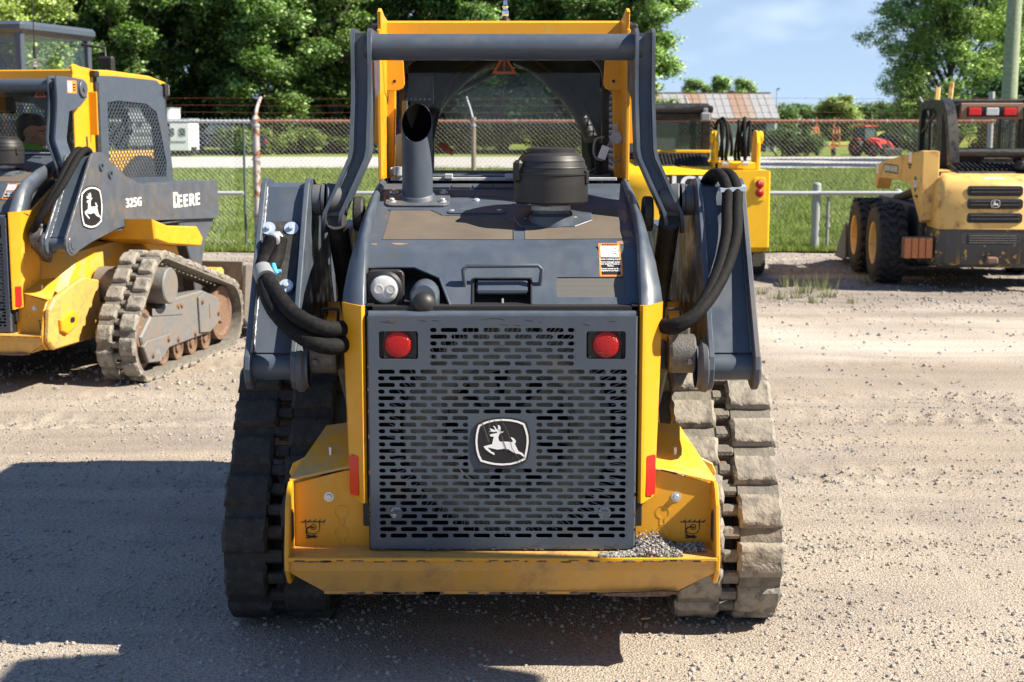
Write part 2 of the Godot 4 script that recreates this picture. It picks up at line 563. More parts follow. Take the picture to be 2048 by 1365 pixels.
	M.soot = plain_mat(lin(0.004, 0.004, 0.004), 1.0)
	M.soot.metallic_specular = 0.0
	M.mesh_brown = worn([[0.0, lin(0.085, 0.07, 0.056)], [0.5, lin(0.105, 0.085, 0.066)], [1.0, lin(0.13, 0.105, 0.08)]], 0.8, 0.006, 1.2, 33, 0.0)
	M.mesh_brown.heightmap_enabled = false
	M.shroud = worn([[0.0, lin(0.14, 0.14, 0.115)], [1.0, lin(0.26, 0.27, 0.225)]], 0.5, 0.02, 2.0, 34)
	M.cab_glass = glass(lin(0.03, 0.09, 0.075), 0.06)
	M.cab_glass_dark = glass(lin(0.015, 0.05, 0.05), 0.5)
	M.clear_glass = glass(lin(0.5, 0.6, 0.6), 0.08)
	M.weld = plain_mat(lin(0.1, 0.115, 0.14), 0.25, 0.2)
	M.skin = plain_mat(lin(0.36, 0.2, 0.14), 0.55)
	M.hair = plain_mat(lin(0.05, 0.045, 0.04), 0.8)
	M.vest = plain_mat(lin(0.16, 0.5, 0.02), 0.8)
	M.jeans = plain_mat(lin(0.03, 0.04, 0.07), 0.9)
	M.dirt_grey = worn([[0.0, lin(0.1, 0.095, 0.085)], [1.0, lin(0.3, 0.28, 0.25)]], 0.95, 0.05, 6.0, 37, 4.0)
	M.grille_orange = worn([[0.0, lin(0.2, 0.08, 0.04)], [0.4, lin(0.5, 0.17, 0.06)], [1.0, lin(0.58, 0.24, 0.08)]], 0.6, 0.03, 2.5, 38)
	M.chip_paint = worn([[0.0, lin(0.06, 0.062, 0.068)], [0.745, lin(0.055, 0.058, 0.064)], [0.76, lin(0.6, 0.36, 0.07)], [1.0, lin(0.62, 0.38, 0.08)]], 0.5, 0.014, 1.0, 39, 0.0, 7)

func dots(hole: Color, metal: Color, n := 8, size := 64) -> ImageTexture:
	var im := Image.create(size, size, false, Image.FORMAT_RGB8)
	var c := float(size) / n
	for y in size:
		for x in size:
			var row := int(y / c)
			var fx := fposmod(x / c + 0.5 * (row % 2), 1.0) - 0.5
			var fy := fposmod(y / c, 1.0) - 0.5
			im.set_pixel(x, y, hole if fx * fx + fy * fy < 0.085 else metal)
	return ImageTexture.create_from_image(im)

func materials2() -> void:
	M.perforated = plain_mat(Color.WHITE, 0.6)
	M.perforated.albedo_texture = dots(lin(0.01, 0.01, 0.01), lin(0.13, 0.125, 0.115))
	M.perforated.uv1_triplanar = true
	M.perforated.uv1_scale = Vector3.ONE * 36.0
	M.primer = worn([[0.0, lin(0.2, 0.09, 0.04)], [0.5, lin(0.28, 0.17, 0.11)], [1.0, lin(0.34, 0.25, 0.18)]], 0.7, 0.05, 4.0, 41)
	M.cast = worn([[0.0, lin(0.1, 0.06, 0.035)], [0.4, lin(0.085, 0.08, 0.075)], [1.0, lin(0.12, 0.125, 0.13)]], 0.55, 0.02, 3.0, 42, 3.0)
	M.zinc_blue = plain_mat(lin(0.5, 0.58, 0.68), 0.35, 0.4)
	M.cab_glass_clear = glass(lin(0.05, 0.12, 0.1), 0.05)
	M.red_handle = plain_mat(lin(0.45, 0.07, 0.03), 0.5)
	M.dull_orange = plain_mat(lin(0.5, 0.12, 0.02), 0.6)
	M.chrome = plain_mat(lin(0.75, 0.72, 0.68), 0.12, 1.0)
	M.bark = worn([[0.0, lin(0.05, 0.042, 0.035)], [1.0, lin(0.14, 0.12, 0.1)]], 0.95, 0.03, 0.8, 43, 6.0)
	M.concrete = worn([[0.0, lin(0.33, 0.32, 0.31)], [1.0, lin(0.5, 0.49, 0.47)]], 0.9, 0.03, 0.4, 44)
	M.wire = worn([[0.0, lin(0.2, 0.13, 0.1)], [0.5, lin(0.28, 0.25, 0.22)], [1.0, lin(0.36, 0.36, 0.35)]], 0.6, 0.01, 0.4, 45)
	M.red_wire = plain_mat(lin(0.16, 0.05, 0.03), 0.8)
	M.pole_green = worn([[0.0, lin(0.2, 0.24, 0.16)], [0.5, lin(0.27, 0.32, 0.22)], [1.0, lin(0.36, 0.4, 0.3)]], 0.9, 0.02, 1.0, 46, 2.0)
	M.tractor_red = plain_mat(lin(0.62, 0.06, 0.035), 0.4)
	M.implement_orange = plain_mat(lin(0.6, 0.2, 0.08), 0.6)
	M.car_navy = plain_mat(lin(0.012, 0.016, 0.045), 0.15)
	M.car_dark = plain_mat(lin(0.02, 0.023, 0.03), 0.15)
	M.car_blue = plain_mat(lin(0.02, 0.06, 0.12), 0.15)
	M.shiplap = worn([[0.0, lin(0.62, 0.66, 0.72)], [1.0, lin(0.75, 0.78, 0.82)]], 0.6, 0.02, 0.3, 47)
	M.barn_wall = worn([[0.0, lin(0.26, 0.3, 0.36)], [1.0, lin(0.4, 0.43, 0.48)]], 0.7, 0.03, 0.3, 48)
	M.roof_tin = worn([[0.0, lin(0.24, 0.22, 0.21)], [0.5, lin(0.28, 0.29, 0.31)], [1.0, lin(0.33, 0.35, 0.37)]], 0.5, 0.02, 0.3, 49)
	M.roof_tin3 = worn([[0.0, lin(0.25, 0.15, 0.1)], [1.0, lin(0.29, 0.23, 0.19)]], 0.55, 0.02, 0.3, 58)
	M.roof_tin2 = worn([[0.0, lin(0.26, 0.16, 0.12)], [0.5, lin(0.28, 0.23, 0.2)], [1.0, lin(0.3, 0.29, 0.29)]], 0.55, 0.02, 0.3, 59)
	M.far_glass = plain_mat(lin(0.05, 0.09, 0.1), 0.08)

# ------------------------------------------------------------------ ground
func sheet(called: String, xs: Array, ds: Array, y: Callable, col: Callable, mat: Material) -> MeshInstance3D:
	var v := PackedVector3Array()
	var c := PackedColorArray()
	var nrm := PackedVector3Array()
	var id := PackedInt32Array()
	var W := xs.size()
	for d in ds:
		for x in xs:
			v.append(Vector3(x, y.call(x, d), -d))
			c.append(col.call(x, d))
	nrm.resize(v.size())
	for j in ds.size():
		for i in W:
			var k := j * W + i
			var l := v[k - 1] if i > 0 else v[k]
			var r := v[k + 1] if i < W - 1 else v[k]
			var n := v[k - W] if j > 0 else v[k]
			var f := v[k + W] if j < ds.size() - 1 else v[k]
			nrm[k] = (r - l).cross(f - n).normalized()
			if j < ds.size() - 1 and i < W - 1: id.append_array([k, k + W, k + 1, k + 1, k + W, k + W + 1])
	var a := []
	a.resize(Mesh.ARRAY_MAX)
	a[Mesh.ARRAY_VERTEX] = v
	a[Mesh.ARRAY_NORMAL] = nrm
	a[Mesh.ARRAY_COLOR] = c
	a[Mesh.ARRAY_INDEX] = id
	var me := ArrayMesh.new()
	me.add_surface_from_arrays(Mesh.PRIMITIVE_TRIANGLES, a)
	return part(called, me, mat, self, "", "structure")

func steps(a: float, b: float, s: float) -> Array:
	var o := []
	var n := int(round((b - a) / s))
	for i in n + 1: o.append(a + (b - a) * i / n)
	return o

var n_big := FastNoiseLite.new()
var n_mid := FastNoiseLite.new()
var n_fine := FastNoiseLite.new()

func yard_h(x: float, d: float) -> float:
	var h := n_big.get_noise_2d(x * 6.0, d * 6.0) * 0.018 + n_mid.get_noise_2d(x, d) * 0.011 + n_fine.get_noise_2d(x, d) * 0.006
	# crawler prints and wheel ruts that run along the lane
	for r in [[7.15, 0.20, 0.55], [8.6, 0.20, 0.35], [9.35, 0.16, -0.2], [10.6, 0.2, 0.1]]:
		var q: float = (d - r[0] - 0.06 * x * r[2] - 0.05 * n_big.get_noise_2d(x * 12.0, r[0] * 50.0)) / r[1]
		if absf(q) < 2.0:
			var band := exp(-q * q * q * q)
			h += band * (-0.010 + 0.014 * clampf(2.0 * sin(x * TAU / 0.17 + (PI if q > 0.0 else 0.0)), -1.0, 1.0) * (0.5 + n_mid.get_noise_2d(x * 0.5, d * 0.3)))
			h += 0.008 * exp(-pow(absf(q) - 1.25, 2.0) * 14.0)
	return h - 0.004

func yard_c(x: float, d: float) -> Color:
	# how pale: a limestone-dusted band in front of the parked machines, browner ruts across the lane
	var w := n_big.get_noise_2d(x * 9.0, d * 14.0)
	var w2 := n_mid.get_noise_2d(x * 0.6, d * 1.4)
	var band := clampf(1.0 - absf(d + w * 1.6 + 0.14 * (x - 3.0) - 12.0) / 1.9, 0.0, 1.0)
	band = band * band * (3.0 - 2.0 * band)
	band *= smoothstep(-1.0, 2.0, x + w)
	var base := Vector3(0.42, 0.378, 0.325)
	var brown := Vector3(0.345, 0.298, 0.245)
	var grey := Vector3(0.33, 0.30, 0.27)
	var pale := Vector3(0.58, 0.54, 0.48)
	var c := base.lerp(brown, clampf(0.5 + w2 * 1.1 + sin(d * 2.6 + w * 3.0) * 0.22, 0.0, 1.0) * smoothstep(6.0, 7.5, d) * 0.8)
	c = c.lerp(grey, smoothstep(13.6, 14.6, d + w * 0.5))
	c = c.lerp(grey, smoothstep(0.1, 0.5, n_big.get_noise_2d(x * 14.0 + 50.0, d * 20.0)) * 0.5)
	c = c.lerp(pale, band * 0.95)
	c = c.lerp(pale, smoothstep(0.15, 0.5, w) * 0.35 * smoothstep(7.0, 9.0, d))
	var streak := n_mid.get_noise_2d(x * 0.16 + 9.0, d * 2.3) + 0.5 * n_mid.get_noise_2d(x * 0.3, d * 5.0)
	c *= 1.02 * (1.0 + w2 * 0.12 + streak * 0.22 * smoothstep(5.0, 7.0, d))
	return Color(c.x, c.y, c.z)

func ground() -> void:
	var rng := RandomNumberGenerator.new()
	rng.seed = 77
	n_big.seed = 4; n_big.frequency = 0.035; n_big.fractal_octaves = 3
	n_mid.seed = 5; n_mid.frequency = 1.1; n_mid.fractal_octaves = 3
	n_fine.seed = 6; n_fine.frequency = 6.0; n_fine.fractal_octaves = 3
	var gm := StandardMaterial3D.new()
	gm.vertex_color_use_as_albedo = true
	gm.roughness = 0.95
	gm.specular_mode = BaseMaterial3D.SPECULAR_SCHLICK_GGX
	gm.metallic_specular = 0.2
	var g := noise(61, 0.05, 5)
	gm.albedo_texture = ntex(g, [[0.0, Color(0.62, 0.61, 0.62)], [0.35, Color(0.86, 0.85, 0.84)], [0.6, Color(0.97, 0.96, 0.95)], [1.0, Color(1, 1, 1)]], 1024)
	gm.normal_enabled = true
	gm.normal_texture = ntex(noise(62, 0.09, 5), [], 1024, true, 9.0)
	gm.normal_scale = 0.9
	gm.uv1_triplanar = true
	gm.uv1_world_triplanar = true
	gm.uv1_scale = Vector3.ONE * 0.9
	var xs := [-70.0, -40.0, -25.0, -16.0, -12.0, -9.0]
	xs.append_array(steps(-7.5, -3.2, 0.15)); xs.append_array(steps(-3.12, 3.12, 0.055)); xs.append_array(steps(3.2, 7.5, 0.15))
	xs.append_array([9.0, 12.0, 16.0, 25.0, 40.0, 70.0])
	var ds := [-30.0, -15.0, -8.0, -3.0, 0.0, 2.0, 3.5]
	ds.append_array(steps(3.9, 9.0, 0.045)); ds.append_array(steps(9.1, 20.2, 0.11))
	sheet("gravel_yard", xs, ds, yard_h, yard_c, gm)
	# loose stones
	var sm := StandardMaterial3D.new()
	sm.vertex_color_use_as_albedo = true
	sm.roughness = 0.9
	var kinds := []
	for k in 5:
		var m := MB.new()
		var ico := SphereMesh.new()
		ico.radial_segments = 7
		ico.rings = 4
		ico.radius = 0.5
		ico.height = 1.0
		var ar := ico.surface_get_arrays(0)
		var vs: PackedVector3Array = ar[Mesh.ARRAY_VERTEX]
		var seen := {}
		for i in vs.size():
			var key := Vector3i((vs[i] * 1000.0).round())
			if not seen.has(key): seen[key] = vs[i] * rng.randf_range(0.72, 1.15)
			vs[i] = seen[key]
		var ix: PackedInt32Array = ar[Mesh.ARRAY_INDEX]
		for t in range(0, ix.size(), 3): m.ntri(vs[ix[t]], vs[ix[t + 1]], vs[ix[t + 2]], vs[ix[t]] + vs[ix[t + 1]] + vs[ix[t + 2]])
		kinds.append(m.mesh())
	var xsf := [[], [], [], [], []]
	var csf := [[], [], [], [], []]
	var tones := [Color(0.24, 0.235, 0.23), Color(0.17, 0.18, 0.2), Color(0.3, 0.275, 0.24), Color(0.2, 0.17, 0.145), Color(0.33, 0.32, 0.305), Color(0.12, 0.13, 0.15), Color(0.27, 0.21, 0.17)]
	for zone in [[4.1, 6.2, 30000, 0.003, 0.020], [6.2, 9.5, 26000, 0.005, 0.022], [9.5, 20.0, 42000, 0.011, 0.04]]:
		for i in zone[2]:
			var d: float = lerpf(zone[0], zone[1], pow(rng.randf(), 0.8))
			var x: float = rng.randf_range(-1.0, 1.0) * (d * 0.36 + 0.25)
			var clump := n_mid.get_noise_2d(x * 0.7 + 30.0, d * 1.2)
			if clump < rng.randf_range(-0.55, 0.35): continue
			if d > 9.5 and d < 13.6 and x > 0.8 and rng.randf() < 0.8: continue
			var s: float = zone[3] + (zone[4] - zone[3]) * pow(rng.randf(), 4.5)
			var k := rng.randi() % 5
			var b := Basis(Vector3(rng.randf() - 0.5, rng.randf() - 0.5, rng.randf() - 0.5).normalized(), rng.randf() * TAU) * Basis.from_scale(Vector3(s, s * rng.randf_range(0.5, 0.9), s * rng.randf_range(0.8, 1.3)))
			xsf[k].append(Transform3D(b, Vector3(x, yard_h(x, d) + s * 0.12, -d)))
			var t: Color = tones[rng.randi() % 7]
			var yc := yard_c(x, d)
			t = (yc * 0.85).lerp(t * 1.15, pow(rng.randf(), 1.7))
			csf[k].append(t)
	for k in 5: stuff("gravel_stones", kinds[k], sm, xsf[k], csf[k], self)
	# lawn
	var lm := StandardMaterial3D.new()
	lm.vertex_color_use_as_albedo = true
	lm.roughness = 0.95
	lm.metallic_specular = 0.1
	lm.albedo_texture = ntex(noise(63, 0.06, 5), [[0.0, Color(0.55, 0.6, 0.5)], [1.0, Color(1, 1, 1)]], 512)
	lm.uv1_triplanar = true
	lm.uv1_world_triplanar = true
	lm.uv1_scale = Vector3.ONE * 0.6
	var green := func(x: float, d: float) -> Color:
		var w := n_big.get_noise_2d(x * 4.0, d * 4.0)
		return Color(0.155 + w * 0.03, 0.215 + w * 0.03, 0.05)
	var lx := steps(-90.0, 90.0, 2.0)
	sheet("lawn", lx, steps(20.2, 57.0, 0.8), func(x, d): return 0.012 + n_big.get_noise_2d(x * 3.0, d * 3.0) * 0.02, green, lm)
	var blades := []
	for k in 3:
		var m := MB.new()
		for b in 9:
			var p := Vector3(rng.randf_range(-0.07, 0.07), 0, rng.randf_range(-0.07, 0.07))
			var tip := p + Vector3(rng.randf_range(-0.06, 0.06), rng.randf_range(0.04, 0.085), rng.randf_range(-0.06, 0.06))
			var side := Vector3(1, 0, 0).rotated(Vector3.UP, rng.randf() * TAU) * 0.005
			m.ntri(p - side, p + side, tip, Vector3(0, 0.3, 1))
		blades.append(m.mesh())
	var bx := [[], [], []]
	var bc := [[], [], []]
	for i in 62000:
		var d := 20.25 + 36.0 * pow(rng.randf(), 1.9)
		var x := rng.randf_range(-1.0, 1.0) * d * 0.36
		var k := rng.randi() % 3
		var s := rng.randf_range(0.8, 1.5) * (1.0 + (d - 20.0) * 0.03)
		bx[k].append(Transform3D(Basis(Vector3.UP, rng.randf() * TAU).scaled(Vector3(s, s * rng.randf_range(0.7, 1.2), s)), Vector3(x, 0.01, -d)))
		var w := n_big.get_noise_2d(x * 8.0, d * 8.0) + rng.randf_range(-0.35, 0.35)
		bc[k].append(Color(0.185 + w * 0.08, 0.25 + w * 0.08, 0.045 + w * 0.02))
	var bm := StandardMaterial3D.new()
	bm.vertex_color_use_as_albedo = true
	bm.roughness = 0.6
	bm.backlight_enabled = true
	bm.backlight = Color(0.5, 0.6, 0.2)
	for k in 3: stuff("grass", blades[k], bm, bx[k], bc[k], self)
	# road, its verges, the field beyond and the land to the horizon
	var road := MB.new()
	road.nquad(Vector3(-400, 0.05, -58.5), Vector3(400, 0.05, -58.5), Vector3(400, 0.05, -79), Vector3(-400, 0.05, -79), Vector3.UP)
	part("road", road, M.concrete, self, "", "structure")
	var fm := StandardMaterial3D.new()
	fm.vertex_color_use_as_albedo = true
	fm.roughness = 1.0
	fm.metallic_specular = 0.0
	var far_c := func(x: float, d: float) -> Color:
		var w := n_big.get_noise_2d(x * 0.8, d * 0.5) * 0.04
		if d > 118: return Color(0.24 + w, 0.27 + w, 0.07)
		return Color(0.15 + w, 0.2 + w, 0.055)
	sheet("field", steps(-500.0, 500.0, 10.0), [57.0, 70.0, 80.0, 90.0, 100.0, 110.0, 117.0, 119.0, 150.0, 200.0, 300.0, 420.0, 600.0, 900.0], func(_x, d): return 0.0 if d < 118 else 0.25 + (d - 118) * 0.0003, far_c, fm)
	var base := MB.new()
	base.nquad(Vector3(-3000, -0.12, 600), Vector3(3000, -0.12, 600), Vector3(3000, -0.12, -3000), Vector3(-3000, -0.12, -3000), Vector3.UP)
	part("land", base, plain_mat(lin(0.2, 0.2, 0.1), 1.0), self, "", "structure")

# ------------------------------------------------------------------ plants
var leafs := []
var leaf_mat: StandardMaterial3D
func leaf_meshes() -> void:
	var rng := RandomNumberGenerator.new()
	rng.seed = 5
	for k in 4:
		var v := PackedVector3Array()
		var nr := PackedVector3Array()
		for i in 30:
			var p := Vector3(rng.randfn(), rng.randfn() * 0.6, rng.randfn()) * 0.24
			var ax := Vector3(rng.randfn(), rng.randfn() * 0.5 - 0.4, rng.randfn()).normalized()
			var si := ax.cross(Vector3(rng.randfn(), rng.randfn() + 1.2, rng.randfn())).normalized()
			var L := rng.randf_range(0.11, 0.21)
			var nn := (p * 1.6 + Vector3(0, 0.55, 0) + Vector3(rng.randfn(), rng.randfn(), rng.randfn()) * 0.28).normalized()
			for q in [p, p + ax * L, p + ax * L * 0.5 + si * L * 0.40, p, p + ax * L * 0.5 - si * L * 0.40, p + ax * L]:
				v.append(q)
				nr.append(nn)
		var a := []
		a.resize(Mesh.ARRAY_MAX)
		a[Mesh.ARRAY_VERTEX] = v
		a[Mesh.ARRAY_NORMAL] = nr
		var lmesh := ArrayMesh.new()
		lmesh.add_surface_from_arrays(Mesh.PRIMITIVE_TRIANGLES, a)
		leafs.append(lmesh)
	leaf_mat = StandardMaterial3D.new()
	leaf_mat.vertex_color_use_as_albedo = true
	leaf_mat.roughness = 0.5
	leaf_mat.backlight_enabled = true
	leaf_mat.backlight = Color(0.7, 0.8, 0.4)

# blobs: [centre, radii]; clusters sit mostly on the shell of each blob
func crown(parent: Node, called: String, blobs: Array, per: int, size: float, tone: Color, pale: float, rng: RandomNumberGenerator) -> void:
	var xs := [[], []]
	var cs := [[], []]
	for b in blobs:
		var shade := rng.randf_range(0.75, 1.2)
		for i in int(per * rng.randf_range(0.7, 1.25)):
			var u := Vector3(rng.randfn(), rng.randfn(), rng.randfn()).normalized()
			var r := pow(rng.randf(), 0.4)
			var p: Vector3 = b[0] + u * r * b[1]
			var k := rng.randi() % 2
			var s := size * rng.randf_range(0.7, 1.35)
			xs[k].append(Transform3D(Basis(Vector3(rng.randf() - 0.5, 1, rng.randf() - 0.5).normalized(), rng.randf() * TAU).scaled(Vector3(s, s * 0.85, s)), p))
			var t := tone * shade * rng.randf_range(0.82, 1.2)
			if rng.randf() < pale: t = tone * 1.9 + Color(0.05, 0.05, 0.06)
			cs[k].append(Color(t.r, t.g, t.b))
	for k in 2: 
		var o := stuff(called, leafs[(k + (1 if size < 0.8 else 0)) % 4], leaf_mat, xs[k], cs[k], parent)
		if k: o.name = called + "_001"

func limb(m: MB, a: Vector3, b: Vector3, r0: float, r1: float, rng: RandomNumberGenerator) -> void:
	var mid := (a + b) * 0.5 + Vector3(rng.randfn(), rng.randf() * 0.6, rng.randfn()) * a.distance_to(b) * 0.06
	m.tube(MB.spline([a, mid, b], 5), r0, 8, r1)

func tree(called: String, label: String, at: Vector3, h: float, rad: float, low: float, tone: Color, pale: float, blobs_n: int, per: int, sd: int, group := "", trunk_r := 0.3, leaf := 1.0) -> Node3D:
	var rng := RandomNumberGenerator.new()
	rng.seed = sd
	var t := thing(called, label, "tree", at, 0.0, group)
	var m := MB.new()
	var top := Vector3(rng.randfn() * 0.3, h * 0.8, rng.randfn() * 0.3)
	var tp := MB.spline([Vector3(0, -0.1, 0), Vector3(rng.randfn() * 0.1, h * 0.18, 0), Vector3(rng.randfn() * 0.25, h * 0.45, rng.randfn() * 0.2), top], 6)
	m.tube(tp, trunk_r * 1.15, 12, trunk_r * 0.2, 0.04)
	part("trunk", m, M.bark, t)
	var blobs := []
	var lm := MB.new()
	for i in blobs_n:
		var v := float(i) / blobs_n
		var y := lerpf(low, h, pow(v, 0.9))
		var env := rad * sqrt(maxf(0.08, 1.0 - pow((y - lerpf(low, h, 0.42)) / (0.62 * (h - low)), 2.0)))
		var an := i * 2.399 + rng.randf() * 0.8
		var rr := env * rng.randf_range(0.35, 0.98)
		var c := Vector3(cos(an) * rr, y, sin(an) * rr)
		var br := rad * rng.randf_range(0.16, 0.30)
		blobs.append([c, Vector3(br, br * 0.62, br)])
		if i % 2 == 0:
			var s: Vector3 = tp[int(clampf((y - 0.8) / h, 0.1, 0.75) * (tp.size() - 1))]
			limb(lm, s, c, trunk_r * 0.3, 0.03, rng)
	part("limbs", lm, M.bark, t, "", "stuff")
	crown(t, "crown", blobs, per, leaf, tone, pale, rng)
	return t

func bush(called: String, label: String, at: Vector3, size: Vector3, tone: Color, sd: int, n := 6, per := 40, leaf := 0.6) -> Node3D:
	var rng := RandomNumberGenerator.new()
	rng.seed = sd
	var t := thing(called, label, "shrub", at, 0.0, "shrubs along the far side of the road")
	var blobs := []
	var m := MB.new()
	for i in n:
		var c := Vector3(rng.randf_range(-0.5, 0.5) * size.x, rng.randf_range(0.3, 0.75) * size.y, rng.randf_range(-0.5, 0.5) * size.z)
		blobs.append([c, Vector3(size.x * 0.24, size.y * 0.3, size.z * 0.24)])
		limb(m, Vector3(c.x * 0.3, -0.05, c.z * 0.3), c, 0.05, 0.015, rng)
	part("stems", m, M.bark, t, "", "stuff")
	crown(t, "foliage", blobs, per, leaf, tone, 0.04, rng)
	return t

func materials3() -> void:
	M.dark_green = plain_mat(lin(0.015, 0.06, 0.025), 0.4)
	M.bucket_steel = worn([[0.0, lin(0.14, 0.08, 0.05)], [0.4, lin(0.16, 0.14, 0.12)], [1.0, lin(0.1, 0.1, 0.1)]], 0.6, 0.02, 1.0, 71, 2.0)
	M.cab_glass_grey = glass(lin(0.10, 0.12, 0.16), 0.45)
	M.post_peel = worn([[0.0, lin(0.2, 0.07, 0.03)], [0.42, lin(0.26, 0.12, 0.07)], [0.48, lin(0.42, 0.4, 0.38)], [1.0, lin(0.5, 0.48, 0.46)]], 0.8, 0.012, 1.2, 72)
	M.galv_warm = worn([[0.0, lin(0.26, 0.2, 0.13)], [1.0, lin(0.36, 0.32, 0.25)]], 0.6, 0.02, 1.2, 73)
	M.galv_green = plain_mat(lin(0.06, 0.09, 0.09), 0.6)
	M.galv_rough = worn([[0.0, lin(0.2, 0.24, 0.24)], [1.0, lin(0.42, 0.46, 0.46)]], 0.7, 0.05, 4.0, 74, 3.0)
	M.galv_rust = worn([[0.0, lin(0.14, 0.18, 0.18)], [0.5, lin(0.2, 0.24, 0.24)], [1.0, lin(0.3, 0.2, 0.14)]], 0.7, 0.02, 2.0, 75)
	M.dark_wood = plain_mat(lin(0.06, 0.05, 0.045), 0.9)
	M.weed = plain_mat(lin(0.2, 0.22, 0.09), 0.9)
	M.wood_chip = plain_mat(lin(0.6, 0.5, 0.34), 0.9)

# ------------------------------------------------------------------ leaping deer emblem (a shield with a border)
const DEER := [545,612, 560,628, 600,633, 590,680, 577,738, 520,752, 460,770, 490,812, 540,850, 603,886, 613,882, 604,858, 573,846, 548,822, 520,790, 528,784, 580,797, 650,812, 740,800, 800,806, 850,842, 900,866, 962,877, 1000,906, 1024,932, 1026,908, 990,862, 942,840, 925,815, 905,770, 884,727, 900,716, 901,690, 872,655, 832,639, 845,665, 862,692, 850,710, 800,705, 740,703, 690,705, 670,690, 661,642, 676,600, 702,580, 741,561, 703,567, 690,553, 694,512, 682,482, 655,470, 662,502, 652,532, 634,524, 618,492, 590,480, 612,512, 620,543, 582,528, 545,518, 566,546, 540,556, 600,566, 640,560, 648,580, 600,592, 556,600]
const SHIELD := [370,455, 470,405, 590,375, 713,365, 840,372, 950,395, 1042,432, 1075,520, 1097,610, 1102,700, 1092,800, 1072,900, 1055,970, 960,1015, 840,1048, 713,1056, 600,1048, 490,1025, 398,998, 360,920, 335,820, 325,700, 333,590, 350,510]

func pts(a: Array, cx: float, cy: float, s: float) -> Array:
	var out := []
	for i in range(0, a.size(), 2): out.append(Vector2((a[i] - cx) * s, -(a[i + 1] - cy) * s))
	return out

func emblem(parent: Node, xf: Transform3D, s: float, scratches := false) -> void:
	var o := pts(SHIELD, 713, 710, s)
	part("emblem_plate", MB.new().prism(o, 0.003, xf), M.print_black, parent)
	var a := []
	var b := []
	for p in o:
		a.append(p * 0.935)
		b.append(p * 0.868)
	var bm := MB.new().band(a, b, 0.0045, xf)
	var e := part("emblem_border", bm, M.white, parent)
	part("emblem_deer", MB.new().prism(pts(DEER, 713, 710, s), 0.0045, xf), M.white, e)
	if scratches:
		var m := MB.new()
		for c in [[425,420, 470,520, 500,610, 530,708], [440,430, 485,530, 518,640, 538,705], [540,350, 548,430, 540,520, 535,595], [600,390, 640,450, 655,520, 690,560, 712,640, 735,720, 762,800, 820,880, 890,950, 990,1040], [690,380, 745,470, 800,590, 825,690, 850,790, 900,880, 960,960, 1060,1030], [700,590, 722,650, 748,740, 790,840, 860,925, 950,1005], [940,870, 1020,930, 1105,992]]:
			var q := pts(c, 713, 710, s)
			for i in q.size() - 1:
				var d: Vector2 = (q[i + 1] - q[i]).normalized().orthogonal() * 0.0008
				var z := 0.0052
				m.nquad(xf * Vector3(q[i].x - d.x, q[i].y - d.y, z), xf * Vector3(q[i + 1].x - d.x, q[i + 1].y - d.y, z), xf * Vector3(q[i + 1].x + d.x, q[i + 1].y + d.y, z), xf * Vector3(q[i].x + d.x, q[i].y + d.y, z), xf.basis.z)
		part("scratch_marks", m, M.decal_scratch, e, "", "stuff")

func bolt(m: MB, at: Vector3, n: Vector3, r := 0.009, h := 0.008, washer := true) -> void:
	n = n.normalized()
	if washer: m.cyl(at, at + n * 0.002, r * 1.7, 14)
	m.cyl(at + n * 0.0015, at + n * h, r, 6, -1.0, 0.001)

# ------------------------------------------------------------------ rubber crawler track
func hull_of(circles: Array, grow: float) -> PackedVector2Array:
	var p := PackedVector2Array()
	for c in circles:
		for i in 64: p.append(Vector2(c[0] + (c[2] + grow) * cos(TAU * i / 64), c[1] + (c[2] + grow) * sin(TAU * i / 64)))
	var h := Geometry2D.convex_hull(p)
	return h

func resample(h: PackedVector2Array, n: int) -> Array:
	var L := 0.0
	for i in h.size() - 1: L += h[i].distance_to(h[i + 1])
	var out := []
	var seg := 0
	var acc := 0.0
	for k in n:
		var t := L * k / n
		while acc + h[seg].distance_to(h[seg + 1]) < t:
			acc += h[seg].distance_to(h[seg + 1])
			seg += 1
		out.append(h[seg].lerp(h[seg + 1], (t - acc) / maxf(1e-6, h[seg].distance_to(h[seg + 1]))))
	return out

